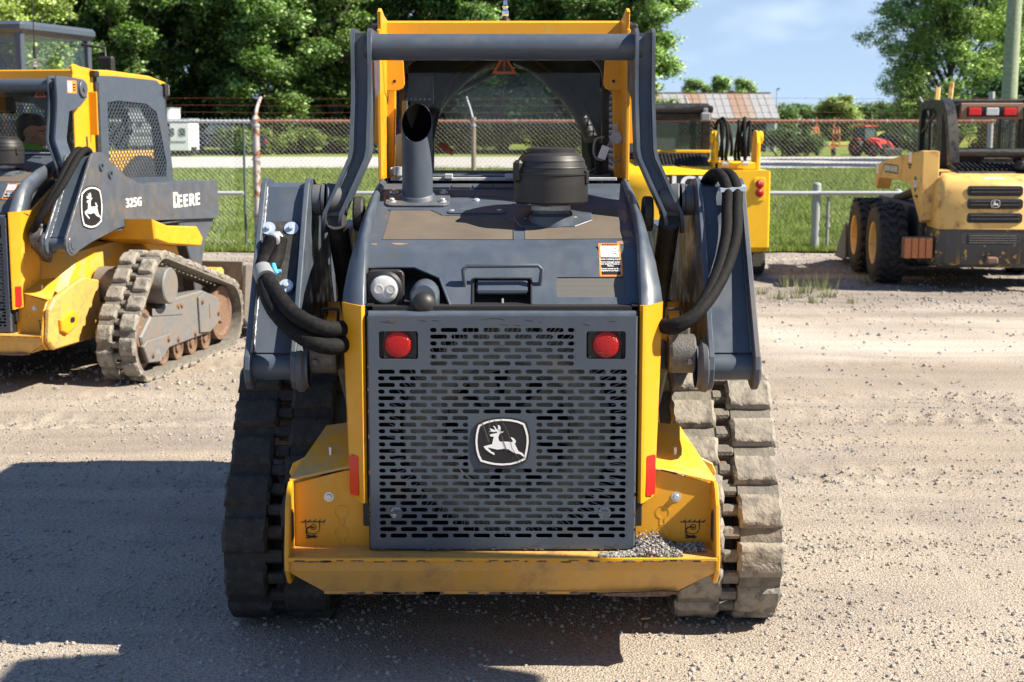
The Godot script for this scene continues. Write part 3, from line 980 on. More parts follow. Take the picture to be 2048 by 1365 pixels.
func crawler(root: Node, xi: float, xo: float, rub: Material, inward: float, rng: RandomNumberGenerator, called: String) -> void:
	var circles := [[0.60, 0.275, 0.235], [0.86, 0.61, 0.20], [2.02, 0.275, 0.235]]
	var links := 60
	var K := 4
	var path := resample(hull_of(circles, 0.0), links * K)
	var N := path.size()
	var nor := []
	for i in N:
		var t: Vector2 = (path[(i + 1) % N] - path[(i + N - 1) % N]).normalized()
		nor.append(Vector2(t.y, -t.x))
	var P := func(i: int, x: float, o: float) -> Vector3:
		var k := ((i % N) + N) % N
		return lv(x, path[k].y + nor[k].y * o, path[k].x + nor[k].x * o)
	var a := minf(xi, xo)
	var b := maxf(xi, xo)
	var w := b - a
	var c0 := a + w * 0.5 - 0.031
	var c1 := a + w * 0.5 + 0.031
	var m := MB.new()
	for strip in [[a, c0], [c1, b]]:
		for i in N:
			m.sm(1)
			m.nquad(P.call(i, strip[0], 0.025), P.call(i, strip[1], 0.025), P.call(i + 1, strip[1], 0.025), P.call(i + 1, strip[0], 0.025), Vector3(0, nor[i].y, -nor[i].x))
			m.nquad(P.call(i, strip[0], -0.01), P.call(i, strip[1], -0.01), P.call(i + 1, strip[1], -0.01), P.call(i + 1, strip[0], -0.01), -Vector3(0, nor[i].y, -nor[i].x))
			m.sm(-1)
			for e in 2:
				m.nquad(P.call(i, strip[e], 0.025), P.call(i + 1, strip[e], 0.025), P.call(i + 1, strip[e], -0.01), P.call(i, strip[e], -0.01), Vector3(-1 if e == 0 else 1, 0, 0))
	# cross bars between the sprocket windows
	for l in links:
		var i := l * K
		var mid: Vector3 = P.call(i, (c0 + c1) * 0.5, 0.01)
		var nn := Vector3(0, nor[i].y, -nor[i].x)
		var tt := Vector3(1, 0, 0).cross(nn)
		m.box(mid + nn * rng.randf_range(-0.004, 0.004), Vector3(c1 - c0 + 0.004, 0.034, 0.042 + rng.randf_range(-0.003, 0.003)), 0.009, Basis(Vector3(1, 0, 0), nn, tt))
	var belt := part(called, m, M.rubber if rub == M.rubber else M.rubber_groove, root)
	# lugs, staggered left and right
	var per := 2 * K
	for col in 2:
		for l in links / 2:
			var i0: int = l * per + (col * K) + 1
			var lm := MB.new()
			var x0: float = (a - 0.004) if col == 0 else c1 - 0.006
			var x1: float = (c0 + 0.006) if col == 0 else b + 0.004
			x0 += rng.randf_range(-0.005, 0.005)
			x1 += rng.randf_range(-0.005, 0.005)
			var rings := []
			for j in 8:
				var ii := i0 + j
				var hh := 0.046 if j > 0 and j < 7 else 0.02
				var ring := []
				var r := 0.010 if j > 0 and j < 7 else 0.002
				for q in [[x0, 0.012], [x0, hh - r], [x0 + r, hh], [(x0 * 2 + x1) / 3, hh], [(x0 + x1 * 2) / 3, hh], [x1 - r, hh], [x1, hh - r], [x1, 0.012]]:
					var jx: float = rng.randf_range(-0.004, 0.004)
					var jo: float = rng.randf_range(-0.003, 0.0025)
					var iii := ii
					var v: Vector3 = P.call(iii, q[0] + jx, q[1] + jo)
					if j == 0: v = v.lerp(P.call(iii + 1, q[0] + jx, q[1] + jo), 0.55)
					if j == 7: v = v.lerp(P.call(iii - 1, q[0] + jx, q[1] + jo), 0.55)
					ring.append(v)
				rings.append(ring)
			lm.loft(rings, false)
			part("tread_lug", lm, rub, belt)
	# wheels and frame inside
	var cx := (a + b) * 0.5
	var fr := MB.new()
	fr.prism([Vector2(0.62, 0.13), Vector2(0.55, 0.3), Vector2(0.72, 0.42), Vector2(1.1, 0.5), Vector2(1.62, 0.5), Vector2(1.9, 0.42), Vector2(1.93, 0.24), Vector2(1.7, 0.17), Vector2(1.0, 0.16)], w * 0.62, side_xf(cx - w * 0.31), 0.012)
	var tf := part("track_frame", fr, M.rust_metal, root)
	var os: float = 1.0 if inward < 0.0 else -1.0
	var fx: float = cx + os * w * 0.31
	fr = MB.new()
	fr.prism([Vector2(1.52, 0.2), Vector2(1.5, 0.46), Vector2(1.62, 0.485), Vector2(1.88, 0.41), Vector2(1.905, 0.25), Vector2(1.7, 0.18)], 0.016, side_xf(fx if os > 0.0 else fx - 0.016), 0.004)
	part("cover_plate", fr, M.rust_metal, tf)
	fr = MB.new()
	fr.prism([Vector2(0.60, 0.12), Vector2(0.52, 0.24), Vector2(0.58, 0.27), Vector2(0.98, 0.27), Vector2(0.98, 0.2), Vector2(0.78, 0.1)], 0.03, side_xf(fx if os > 0.0 else fx - 0.03), 0.006)
	part("guard_plate", fr, M.rust_metal, tf)
	for q in [[0.66, 0.16], [0.92, 0.235], [1.16, 0.43], [1.22, 0.43], [1.56, 0.42], [1.86, 0.3], [1.15, 0.2], [1.45, 0.2]]:
		fr = MB.new()
		bolt(fr, lv(fx + os * (0.03 if q[0] < 1.0 else 0.016 if q[0] > 1.5 else 0.0), q[1], q[0]), Vector3(os, 0, 0), 0.013, 0.014)
		part("bolt", fr, M.rust, tf)
	fr = MB.new()
	fr.box(lv(fx + os * 0.003, 0.42, 0.98), Vector3(0.006, 0.05, 0.5), 0.002, Basis(Vector3.RIGHT, -0.1))
	fr.box(lv(fx + os * 0.018, 0.34, 1.70), Vector3(0.004, 0.11, 0.018), 0.0)
	part("rib", fr, M.rust_metal, tf)
	for q in [[0.60, 0.285, 0.205], [2.02, 0.285, 0.205], [0.95, 0.135, 0.085], [1.2, 0.135, 0.085], [1.45, 0.135, 0.085], [1.7, 0.135, 0.085]]:
		var wm := MB.new()
		for sx in [-1, 1]:
			var X: float = cx + sx * (w * 0.5 - 0.10)
			wm.lathe([Vector2(0, -0.03), Vector2(q[2] * 0.35, -0.03), Vector2(q[2] * 0.4, -0.015), Vector2(q[2] * 0.75, -0.015), Vector2(q[2] * 0.85, -0.03), Vector2(q[2], -0.028), Vector2(q[2], 0.028), Vector2(q[2] * 0.85, 0.03), Vector2(q[2] * 0.75, 0.015), Vector2(q[2] * 0.4, 0.015), Vector2(q[2] * 0.35, 0.03), Vector2(0, 0.03)], lv(X, q[1], q[0]), Vector3.RIGHT, 28)
		wm.cyl(lv(cx - w * 0.5 + 0.08, q[1], q[0]), lv(cx + w * 0.5 - 0.08, q[1], q[0]), 0.035, 12)
		part("track_wheel", wm, M.rust, root)
	var sp := MB.new().cyl(lv(cx + inward * 0.35, 0.615, 0.86), lv(cx - inward * 0.17, 0.615, 0.86), 0.125, 28, -1.0, 0.008)
	var spk := part("sprocket_drum", sp, M.rust_metal, root)
	for k in 16:
		var an := TAU * k / 16
		var cc := lv(cx, 0.615 + 0.175 * sin(an), 0.86 + 0.175 * cos(an))
		part("sprocket_pin", MB.new().box(cc, Vector3(0.072, 0.034, 0.034), 0.006, Basis(Vector3(1, 0, 0), -an)), M.rust, spk)

# ------------------------------------------------------------------ compact track loader
func compact_loader(label: String, at: Vector3, turn: float, rub_l: Material, rub_r: Material, out_by := 0.0, sd := 1) -> Node3D:
	var rng := RandomNumberGenerator.new()
	rng.seed = sd
	var R := thing("compact_track_loader", label, "track loader", at, turn, "")
	# tracks
	crawler(R, 0.592 + out_by * 1.35, 0.930 + out_by, rub_r, -1, rng, "crawler_track")
	crawler(R, -0.592 - out_by * 1.35, -0.930 - out_by, rub_l, 1, rng, "crawler_track")
	# ---- chassis
	var m := MB.new()
	m.prism([Vector2(0.42, 0.30), Vector2(0.42, 1.0), Vector2(1.1, 1.2), Vector2(2.35, 0.95), Vector2(2.45, 0.35), Vector2(2.3, 0.24), Vector2(0.5, 0.24)], 0.94, side_xf(-0.47))
	part("chassis", m, M.black_dusty, R)
	for sx in [-1.0, 1.0]:
		# upper deck over the track, yellow
		var x0: float = 0.475 * sx
		m = MB.new()
		m.loft([[lv(x0, 0.95, 0.45), lv(x0, 0.62, 0.3), lv(x0, 0.25, 0.5), lv(x0, 0.25, 1.9), lv(x0, 0.95, 1.9)].map(func(q): return q), [lv((0.53 + out_by * 0.5) * sx, 0.86, 0.62), lv((0.53 + out_by * 0.5) * sx, 0.6, 0.4), lv((0.53 + out_by * 0.5) * sx, 0.3, 0.55), lv((0.53 + out_by * 0.5) * sx, 0.3, 1.85), lv((0.53 + out_by * 0.5) * sx, 0.92, 1.85)]], false)
		part("side_wall", m, M.yellow_dusty, R)
		m = MB.new()
		m.prism([Vector2(0.95, 1.06), Vector2(1.2, 1.0), Vector2(1.72, 0.96), Vector2(1.82, 0.87), Vector2(1.78, 0.81), Vector2(1.2, 0.87), Vector2(0.98, 0.92)], 0.31 + out_by, side_xf(0.5 if sx > 0 else -0.81 - out_by), 0.01)
		part("fender", m, M.yellow, R)
		m = MB.new()
		m.prism([Vector2(1.2, 0.875), Vector2(1.74, 0.81), Vector2(1.85, 0.6), Vector2(1.35, 0.7)], 0.03, side_xf((0.62 + out_by) * sx - 0.015), 0.005)
		part("fender_skirt", m, M.yellow_dusty, R)
	# ---- rear bumper tray
	m = MB.new()
	# ledge
	m.box(lv(0, 0.366, 0.10), Vector3(1.345, 0.014, 0.2), 0.004)
	# rear apron in three planes
	m.nquad(lv(-0.672, 0.359, 0.008), lv(0.674, 0.359, 0.008), lv(0.674, 0.328, 0.012), lv(-0.672, 0.328, 0.012), Vector3(0, 0, 1))
	m.nquad(lv(-0.672, 0.328, 0.012), lv(0.674, 0.328, 0.012), lv(0.548, 0.250, 0.05), lv(-0.562, 0.250, 0.05), Vector3(0, -1, 2))
	m.nquad(lv(-0.562, 0.250, 0.05), lv(0.548, 0.250, 0.05), lv(0.548, 0.235, 0.45), lv(-0.562, 0.235, 0.45), Vector3(0, -1, 0))
	for sx in [-1, 1]:
		m.ntri(lv(0.673 * sx, 0.328, 0.012), lv(0.555 * sx, 0.250, 0.05), lv(0.555 * sx, 0.250, 0.45), Vector3(sx, -1, 0))
		m.nquad(lv(0.673 * sx, 0.328, 0.012), lv(0.555 * sx, 0.250, 0.45), lv(0.673 * sx, 0.328, 0.42), lv(0.673 * sx, 0.328, 0.2), Vector3(sx, -1, 0))
	# welded lip along the lower edge and a scraped skid patch
	m.beam(lv(-0.56, 0.247, 0.05), lv(0.55, 0.247, 0.05), 0.012, 0.012)
	var bp := part("rear_bumper", m, M.yellow_rub, R)
	var chips := MB.new()
	for k in 60:
		var x := rng.randf_range(-0.66, 0.66)
		chips.box(lv(x, 0.361 + rng.randf_range(0.0, 0.006), -0.0085), Vector3(rng.randf_range(0.004, 0.035), rng.randf_range(0.002, 0.005), 0.0016), 0.0)
	for k in 26:
		var x := rng.randf_range(-0.55, 0.54)
		chips.box(lv(x, 0.2455, 0.0435), Vector3(rng.randf_range(0.01, 0.07), rng.randf_range(0.004, 0.010), 0.003), 0.0)
	part("chipped_edge", chips, M.rust, bp, "", "stuff")
	part("bumper_lip", MB.new().box(lv(0, 0.3675, -0.004), Vector3(1.33, 0.013, 0.008), 0.003), M.yellow, bp)
	part("skid_patch", MB.new().prism([Vector2(0.30, 0.246), Vector2(0.36, 0.248), Vector2(0.44, 0.251), Vector2(0.5, 0.254), Vector2(0.55, 0.252), Vector2(0.52, 0.238), Vector2(0.42, 0.236), Vector2(0.33, 0.239)], 0.012, rear_xf(0.046)), M.rust, bp)
	for sx in [-1.0, 1.0]:
		# end plate with a tie-down slot
		m = MB.new()
		var xf := side_xf(0.668 * sx - 0.007)
		xf.origin.x = 0.668 * sx - 0.007
		m.prism([Vector2(-0.004, 0.378), Vector2(-0.002, 0.330), Vector2(0.05, 0.275), Vector2(0.42, 0.275), Vector2(0.42, 0.42), Vector2(0.2, 0.54), Vector2(0.14, 0.586), Vector2(0.10, 0.590), Vector2(0.07, 0.575), Vector2(0.035, 0.53)], 0.014, xf, 0.003)
		var ep := part("bumper_end_plate", m, M.yellow, R)
		m = MB.new()
		m.prism(rrect(0.075, 0.455, 0.042, 0.105, 0.02), 0.020, side_xf(0.668 * sx - 0.010))
		part("tie_down_slot", m, M.rust, ep)
		m = MB.new()
		m.prism(rrect(0.075, 0.455, 0.03, 0.09, 0.015), 0.024, side_xf(0.668 * sx - 0.012))
		part("slot_opening", m, M.matte_black, ep)
		# rear plate of the wing
		m = MB.new()
		m.prism([Vector2(0.422 * sx, 0.372), Vector2(0.663 * sx, 0.372), Vector2(0.663 * sx, 0.574), Vector2(0.5 * sx, 0.616), Vector2(0.422 * sx, 0.625)], 0.012, rear_xf(0.15), 0.0)
		var wp := part("wing_plate", m, M.yellow, R)
		# keyhole marks scribed in the plate
		m = MB.new()
		for ky in [0.478, 0.41]:
			var q := []
			for k in 15:
				var an := -PI * 0.5 + 0.35 + (TAU - 0.7) * k / 14
				q.append(rear_xf(0.1365) * Vector3(0.511 * sx + 0.021 * cos(an), ky + 0.006 + 0.021 * sin(an), 0))
			q.append(rear_xf(0.1365) * Vector3(0.511 * sx - 0.0085, ky - 0.035, 0))
			q.append(rear_xf(0.1365) * Vector3(0.511 * sx + 0.0085, ky - 0.035, 0))
			q.append(q[0])
			m.tube(q, 0.00055, 4)
		part("keyhole_mark", m, M.yellow_rub, wp)
		# tie-down symbol
		m = MB.new()
		var sx0: float = 0.604 * sx
		var z := 0.1362
		m.box(lv(sx0, 0.450, z), Vector3(0.077, 0.0028, 0.0016), 0.0)
		for k in 5: m.beam(lv(sx0 - 0.029 + k * 0.0155, 0.4505, z), lv(sx0 - 0.021 + k * 0.0155, 0.4575, z), 0.0016, 0.0028, 0.0)
		for k in 2: m.box(lv(sx0 + (-0.022 if k == 0 else 0.022), 0.439, z), Vector3(0.0026, 0.02, 0.0016), 0.0)
		var arc := []
		for k in 9: arc.append(lv(sx0 + 0.022 * cos(-PI * k / 8), 0.429 + 0.018 * sin(-PI * k / 8), z))
		m.tube(arc, 0.001, 4)
		var ring := []
		for k in 13: ring.append(lv(sx0 + 0.002 + 0.0085 * cos(TAU * k / 12), 0.434 + 0.0085 * sin(TAU * k / 12), z))
		m.tube(ring, 0.0012, 5)
		var hook := []
		for k in 15: hook.append(lv(sx0 - 0.005 + 0.0165 * cos(0.9 + 4.6 * k / 14), 0.419 + 0.0155 * sin(0.9 + 4.6 * k / 14), z))
		m.tube(hook, 0.0021, 5)
		m.beam(lv(sx0 - 0.022, 0.398, z), lv(sx0 + 0.014, 0.403, z), 0.0016, 0.004, 0.0)
		m.beam(lv(sx0 - 0.022, 0.405, z), lv(sx0 + 0.01, 0.398, z), 0.0016, 0.003, 0.0)
		part("tie_down_symbol", m, M.print_black, wp)
		m = MB.new()
		bolt(m, lv(0.551 * sx, 0.532, 0.138), Vector3(0, 0, 1), 0.0095, 0.01)
		part("bolt", m, M.zinc, wp)
		# sloping cover over the wing
		m = MB.new()
		m.loft([[lv(0.44 * sx, 0.638, 0.125), lv(0.67 * sx, 0.586, 0.125), lv(0.674 * sx, 0.592, 0.13), lv(0.44 * sx, 0.645, 0.13)], [lv(0.44 * sx, 0.72, 0.42), lv(0.585 * sx, 0.70, 0.42), lv(0.59 * sx, 0.706, 0.42), lv(0.44 * sx, 0.727, 0.42)]], false)
		var wc := part("wing_cover", m, M.yellow_dusty, R)
		m = MB.new()
		m.cyl(lv(0.555 * sx, 0.62, 0.235), lv(0.555 * sx, 0.672, 0.235), 0.006, 10)
		part("stud", m, M.zinc, wc)
		m = MB.new()
		m.prism([Vector2(0.60 * sx, 0.54), Vector2(0.678 * sx, 0.55), Vector2(0.692 * sx, 0.585), Vector2(0.68 * sx, 0.615), Vector2(0.64 * sx, 0.635), Vector2(0.57 * sx, 0.64)], 0.012, rear_xf(0.26), 0.003)
		part("mud_flap_plate", m, M.yellow_dusty, R)
	if out_by > 0.0:
		for sx in [-1.0, 1.0]:
			m = MB.new()
			m.prism([Vector2(0.0, 0.36), Vector2(0.0, 0.335), Vector2(0.07, 0.275), Vector2(0.68, 0.275), Vector2(0.74, 0.34), Vector2(0.72, 0.66), Vector2(0.50, 0.70), Vector2(0.30, 0.655), Vector2(0.10, 0.60), Vector2(0.03, 0.54)], 0.04, side_xf(0.677 if sx > 0 else -0.717), 0.01)
			var bs := part("bumper_side", m, M.yellow_rub, R)
			m = MB.new()
			m.prism([Vector2(0.12, 0.46), Vector2(0.30, 0.50), Vector2(0.36, 0.46), Vector2(0.34, 0.40), Vector2(0.2, 0.36), Vector2(0.13, 0.39)], 0.03, side_xf(0.712 if sx > 0 else -0.742), 0.006)
			part("tie_down_lug", m, M.yellow, bs)
			m = MB.new()
			m.prism(rrect(0.27, 0.445, 0.06, 0.035, 0.016), 0.036, side_xf(0.709 if sx > 0 else -0.745))
			part("tie_down_slot", m, M.matte_black, bs)
	# black hinge brackets under the fender strips
	for sx in [-1.0, 1.0]:
		m = MB.new()
		m.box(lv(0.425 * sx, 0.5, 0.12), Vector3(0.03, 0.11, 0.03), 0.003)
		part("hinge_bracket", m, M.black, R)
	# ---- grille door with slots
	rear_door(R, rng)
	# ---- fender strips and fairings beside the hood
	for sx in [-1.0, 1.0]:
		m = MB.new()
		var rg := []
		for q in [[0.53, 0.0, 0.0], [0.548, 0.012, 0.0], [1.152, 0.0, 0.006]]: pass
		for q in [[0.527, -0.012], [1.15, 0.006]]:
			var h: float = q[0]
			var d: float = q[1]
			rg.append([lv(0.424 * sx, h, 0.16), lv(0.424 * sx, h, 0.085), lv(0.433 * sx, h, 0.072), lv(0.441 * sx, h, 0.076), lv((0.488 + d) * sx, h + (0.012 if h < 0.6 else 0.006), 0.118), lv((0.494 + d) * sx, h + (0.014 if h < 0.6 else 0.006), 0.135), lv((0.494 + d) * sx, h + (0.014 if h < 0.6 else 0.006), 0.34), lv(0.424 * sx, h, 0.34)])
		m.loft(rg, false)
		var fs := part("fender_strip", m, M.yellow, R)
		m = MB.new()
		var xd := Vector3(0.047 * sx * sx, 0, -0.042 * sx).normalized()
		if sx < 0: xd = Vector3(0.047, 0, 0.042).normalized()
		var zd := xd.cross(Vector3.UP)
		m.prism(rrect(0, 0, 0.040, 0.128, 0.006), 0.0025, Transform3D(Basis(xd, Vector3.UP, zd), lv(0.4635 * sx, 0.612, 0.0985) + zd * 0.002))
		part("reflector", m, M.red_film, fs)
		# slate fairing rising along the hood
		m = MB.new()
		rg = []
		# each: h, f of inner rear edge, inner x, outer x, thickness forward, drop of the outer edge
		for q in [[1.150, 0.085, 0.424, 0.500, 0.10, 0.004], [1.20, 0.115, 0.424, 0.496, 0.10, 0.0], [1.28, 0.18, 0.426, 0.484, 0.10, 0.0], [1.34, 0.27, 0.429, 0.472, 0.09, 0.0], [1.40, 0.44, 0.432, 0.466, 0.07, 0.0], [1.455, 0.68, 0.430, 0.462, 0.055, 0.0], [1.497, 0.92, 0.424, 0.455, 0.05, 0.0], [1.49, 0.99, 0.424, 0.455, 0.03, 0.0]]:
			var h: float = q[0]
			var f: float = q[1]
			var mid: float = (q[2] + q[3]) * 0.5
			var slope := 0.0 if h < 1.3 else 0.03
			rg.append([lv(q[2] * sx, h, f + 0.01), lv(q[2] * sx + 0.008 * sx, h + slope * 0.3, f), lv(mid * sx, h + slope * 0.4, f + 0.012), lv((q[3] - 0.006) * sx, h, f + 0.035), lv(q[3] * sx, h - 0.006, f + 0.05), lv(q[3] * sx, h - 0.03 - slope, f + q[4] + 0.02), lv(q[2] * sx, h - 0.03 - slope, f + q[4])])
		m.loft(rg, true)
		part("fairing", m, M.slate, R)
	# ---- hood
	hood(R, rng)
	# ---- cab
	cab(R, rng)
	# ---- loader arms and links
	for sx in [-1.0, 1.0]: loader_arm(R, sx, rng)
	m = MB.new()
	m.cyl(lv(-0.47, 1.962, 0.69), lv(0.47, 1.962, 0.69), 0.0445, 32)
	var ct := part("cross_tube", m, M.slate, R)
	m = MB.new()
	for sx in [-1.0, 1.0]:
		m.lathe([Vector2(0.0445, 0), Vector2(0.051, 0.002), Vector2(0.050, 0.008), Vector2(0.0445, 0.012)], lv(0.455 * sx, 1.962, 0.69), Vector3(-sx, 0, 0), 24)
	part("weld_bead", m, M.weld, ct)
	return R

func rear_door(R: Node, rng: RandomNumberGenerator) -> void:
	var xf := rear_xf(0.07)
	var m := MB.new()
	var pitch := 0.0652
	var row := 0.02085
	var sw := 0.0525
	var sh := 0.0138
	var slot := func(x: float, y: float, w: float, h: float) -> Array: return rrect(x, y, w, h, 0.0066, 3)
	var line := func(x0: float, y: float, n: int, halves: bool, skip0: float, skip1: float) -> void:
		# one row of slots from x0: n whole slots, or a half slot at each end with n whole ones between
		var x := x0
		var y0 := y - row * 0.5
		var y1 := y + row * 0.5
		var items := []
		if halves:
			items.append([x + 0.0102, 0.0205])
			for k in n: items.append([x + 0.0328 + pitch * k + sw * 0.5, sw])
			items.append([x + 0.0328 + pitch * n + 0.0102, 0.0205])
		else:
			for k in n: items.append([x + pitch * k + sw * 0.5, sw])
		for i in items.size():
			var lo: float = x0 - 0.004 if i == 0 else (items[i - 1][0] + items[i - 1][1] * 0.5 + items[i][0] - items[i][1] * 0.5) * 0.5
			var last: float = items[-1][0] + items[-1][1] * 0.5 + 0.004
			var hi: float = last if i == items.size() - 1 else (items[i + 1][0] - items[i + 1][1] * 0.5 + items[i][0] + items[i][1] * 0.5) * 0.5
			if items[i][0] + items[i][1] * 0.5 > skip0 and items[i][0] - items[i][1] * 0.5 < skip1:
				# shorten slots that run into the emblem's plain field
				var a: float = items[i][0] - items[i][1] * 0.5
				var b: float = items[i][0] + items[i][1] * 0.5
				if a < skip0 - 0.014: b = skip0 - 0.002
				elif b > skip1 + 0.014: a = skip1 + 0.002
				else:
					m.rect(lo, hi, y0, y1, xf)
					continue
				m.cell(lo, hi, y0, y1, slot.call((a + b) * 0.5, y, b - a, sh), 0.005, xf)
				continue
			m.cell(lo, hi, y0, y1, slot.call(items[i][0], y, items[i][1], sh), 0.005, xf)
	var top := 1.118
	var ub := 0.9555          # between the upper and the lower block
	# lower block: 26 rows
	var x0 := -0.3845
	for k in 26:
		var y := ub - row * (k + 0.5)
		var dead: bool = k >= 7 and k <= 14
		line.call(x0, y, 12 if k % 2 == 0 else 11, k % 2 == 1, -0.104 if dead else 9.0, 0.104 if dead else -9.0)
	var xe := x0 + 11 * pitch + sw
	var yb := ub - row * 26
	m.rect(-0.412, x0 - 0.004, yb, ub, xf)
	m.rect(xe + 0.004, 0.412, yb, ub, xf)
	m.rect(-0.412, 0.412, 0.382, yb, xf)
	# upper block: six rows
	var u0 := -0.2225
	var uy := 1.0855
	for k in 6: line.call(u0, uy - row * (k + 0.5), 6 if k % 2 == 0 else 7, k % 2 == 0, 9.0, -9.0)
	var ue := u0 + 6 * pitch + sw
	m.rect(u0 - 0.004, ue + 0.004, uy, top, xf)
	m.rect(u0 - 0.004, ue + 0.004, ub, uy - row * 6, xf)
	for sx in [-1, 1]:
		var a := -0.412 if sx < 0 else ue + 0.004
		var b := u0 - 0.004 if sx < 0 else 0.412
		m.cell(a, b, ub, top, rrect(0.320 * sx, 1.028, 0.121, 0.087, 0.008, 4), 0.006, xf)
	# bent edges
	for sx in [-1, 1]:
		m.nquad(xf * Vector3(0.412 * sx, 0.382, 0), xf * Vector3(0.412 * sx, top, 0), xf * Vector3(0.4165 * sx, top, -0.006), xf * Vector3(0.4165 * sx, 0.382, -0.006), Vector3(sx, 0, 1))
		m.nquad(xf * Vector3(0.4165 * sx, 0.382, -0.006), xf * Vector3(0.4165 * sx, top, -0.006), xf * Vector3(0.4165 * sx, top, -0.05), xf * Vector3(0.4165 * sx, 0.382, -0.05), Vector3(sx, 0, 0))
	var px := 0.412
	var prof := [[top, 0.0], [top + 0.008, -0.002], [top + 0.014, -0.009], [top + 0.016, -0.03]]
	m.sm(5)
	for i in 3:
		m.nquad(xf * Vector3(-px, prof[i][0], prof[i][1]), xf * Vector3(px, prof[i][0], prof[i][1]), xf * Vector3(px, prof[i + 1][0], prof[i + 1][1]), xf * Vector3(-px, prof[i + 1][0], prof[i + 1][1]), Vector3(0, 1, 1))
	m.sm(-1)
	m.nquad(xf * Vector3(-0.412, 0.382, 0), xf * Vector3(0.412, 0.382, 0), xf * Vector3(0.412, 0.377, -0.006), xf * Vector3(-0.412, 0.377, -0.006), Vector3(0, -1, 1))
	m.nquad(xf * Vector3(-0.412, 0.377, -0.006), xf * Vector3(0.412, 0.377, -0.006), xf * Vector3(0.412, 0.377, -0.04), xf * Vector3(-0.412, 0.377, -0.04), Vector3(0, -1, 0))
	var door := part("grille_door", m, M.slate, R)
	m = MB.new()
	for k in 46:
		var x := rng.randf_range(-0.40, 0.38)
		var y := rng.randf_range(0.384, 0.396) if k % 2 else rng.randf_range(1.092, 1.116)
		if k % 7 == 0: y = rng.randf_range(0.4, 1.08)
		var dx := rng.randf_range(0.004, 0.03)
		var dy := rng.randf_range(-0.006, 0.006) if k % 7 else rng.randf_range(-0.02, 0.02)
		m.beam(xf * Vector3(x, y, 0.0006), xf * Vector3(x + dx, y + dy, 0.0006), 0.0011, 0.0006, 0.0, Vector3(0, 0, 1))
	part("scratch_marks", m, M.decal_scratch, door, "", "stuff")
	m = MB.new()
	for k in 26:
		var e: float = [-0.4165, 0.4165][k % 2]
		var y := rng.randf_range(0.38, 0.55) if k < 16 else rng.randf_range(0.55, 1.1)
		m.box(xf * Vector3(e * 0.995, y, -0.0015), Vector3(0.005, rng.randf_range(0.003, 0.014), 0.0022), 0.0)
	for k in 20: m.box(xf * Vector3(rng.randf_range(-0.41, 0.41), 0.379, -0.001), Vector3(rng.randf_range(0.004, 0.02), 0.004, 0.003), 0.0)
	part("chipped_edge", m, M.rust, door, "", "stuff")
	emblem(door, Transform3D(Basis(), xf * Vector3(-0.001, 0.724, 0.001)), 0.0002274, true)
	# tail lamps behind their windows
	for sx in [-1, 1]:
		m = MB.new()
		m.box(xf * Vector3(0.320 * sx, 1.028, -0.030), Vector3(0.15, 0.11, 0.012), 0.002)
		m.prism(rrect(0.316 * sx, 1.028, 0.108, 0.094, 0.02), 0.012, rear_xf(0.094), 0.003)
		m.lathe([Vector2(0.050, 0), Vector2(0.050, 0.004), Vector2(0.045, 0.006)], xf * Vector3(0.3215 * sx, 1.029, -0.014), Vector3(0, 0, 1), 28)
		for q in [[-1, -1], [1, -1], [-1, 1], [1, 1]]:
			m.cyl(xf * Vector3(0.316 * sx + 0.045 * q[0], 1.028 + 0.038 * q[1], -0.012), xf * Vector3(0.316 * sx + 0.045 * q[0], 1.028 + 0.038 * q[1], -0.008), 0.005, 8)
		var lamp := part("tail_lamp", m, M.plastic, R)
		m = MB.new()
		m.slathe([Vector2(0.0435, -0.01), Vector2(0.0430, 0.003), Vector2(0.040, 0.006), Vector2(0.028, 0.008), Vector2(0.014, 0.009), Vector2(0, 0.0093)], xf * Vector3(0.3215 * sx, 1.029, -0.012), Vector3(0, 0, 1), 32)
		part("red_lens", m, M.red_lens, lamp)
	# what shows through the slots: cooler, fan ring, fan, wire fins
	m = MB.new()
	m.box(lv(0, 0.72, 0.36), Vector3(0.84, 0.9, 0.02), 0.0)
	for sx in [-1, 1]: m.box(lv(0.41 * sx, 0.75, 0.22), Vector3(0.02, 0.8, 0.26), 0.0)
	m.box(lv(0, 0.3, 0.22), Vector3(0.84, 0.02, 0.26), 0.0)
	m.box(lv(0, 1.14, 0.24), Vector3(0.86, 0.012, 0.3), 0.0)
	part("engine_bay", m, M.matte_black, R)
	m = MB.new()
	var fc := lv(0.015, 0.74, 0.17)
	m.lathe([Vector2(0.335, -0.03), Vector2(0.33, 0.0), Vector2(0.29, 0.02), Vector2(0.225, 0.024), Vector2(0.21, 0.045), Vector2(0.198, 0.03), Vector2(0.196, -0.06)], fc, Vector3(0, 0, 1), 48)
	part("fan_shroud", m, M.shroud, R)
	m = MB.new()
	m.lathe([Vector2(0.095, -0.06), Vector2(0.095, 0.0), Vector2(0.08, 0.012), Vector2(0, 0.014)], fc, Vector3(0, 0, 1), 32)
	var fan := part("fan_hub", m, M.plastic, R)
	for k in 9:
		var an := TAU * k / 9
		var u := Vector3(cos(an), sin(an), 0)
		var t := Vector3(-sin(an), cos(an), 0)
		m = MB.new()
		m.nquad(fc + u * 0.09 - t * 0.03 - Vector3(0, 0, 0.03), fc + u * 0.192 - t * 0.055 - Vector3(0, 0, 0.04), fc + u * 0.192 + t * 0.03 + Vector3(0, 0, 0.0), fc + u * 0.09 + t * 0.03, Vector3(0, 0, 1))
		part("fan_blade", m, M.shroud, fan)
	m = MB.new()
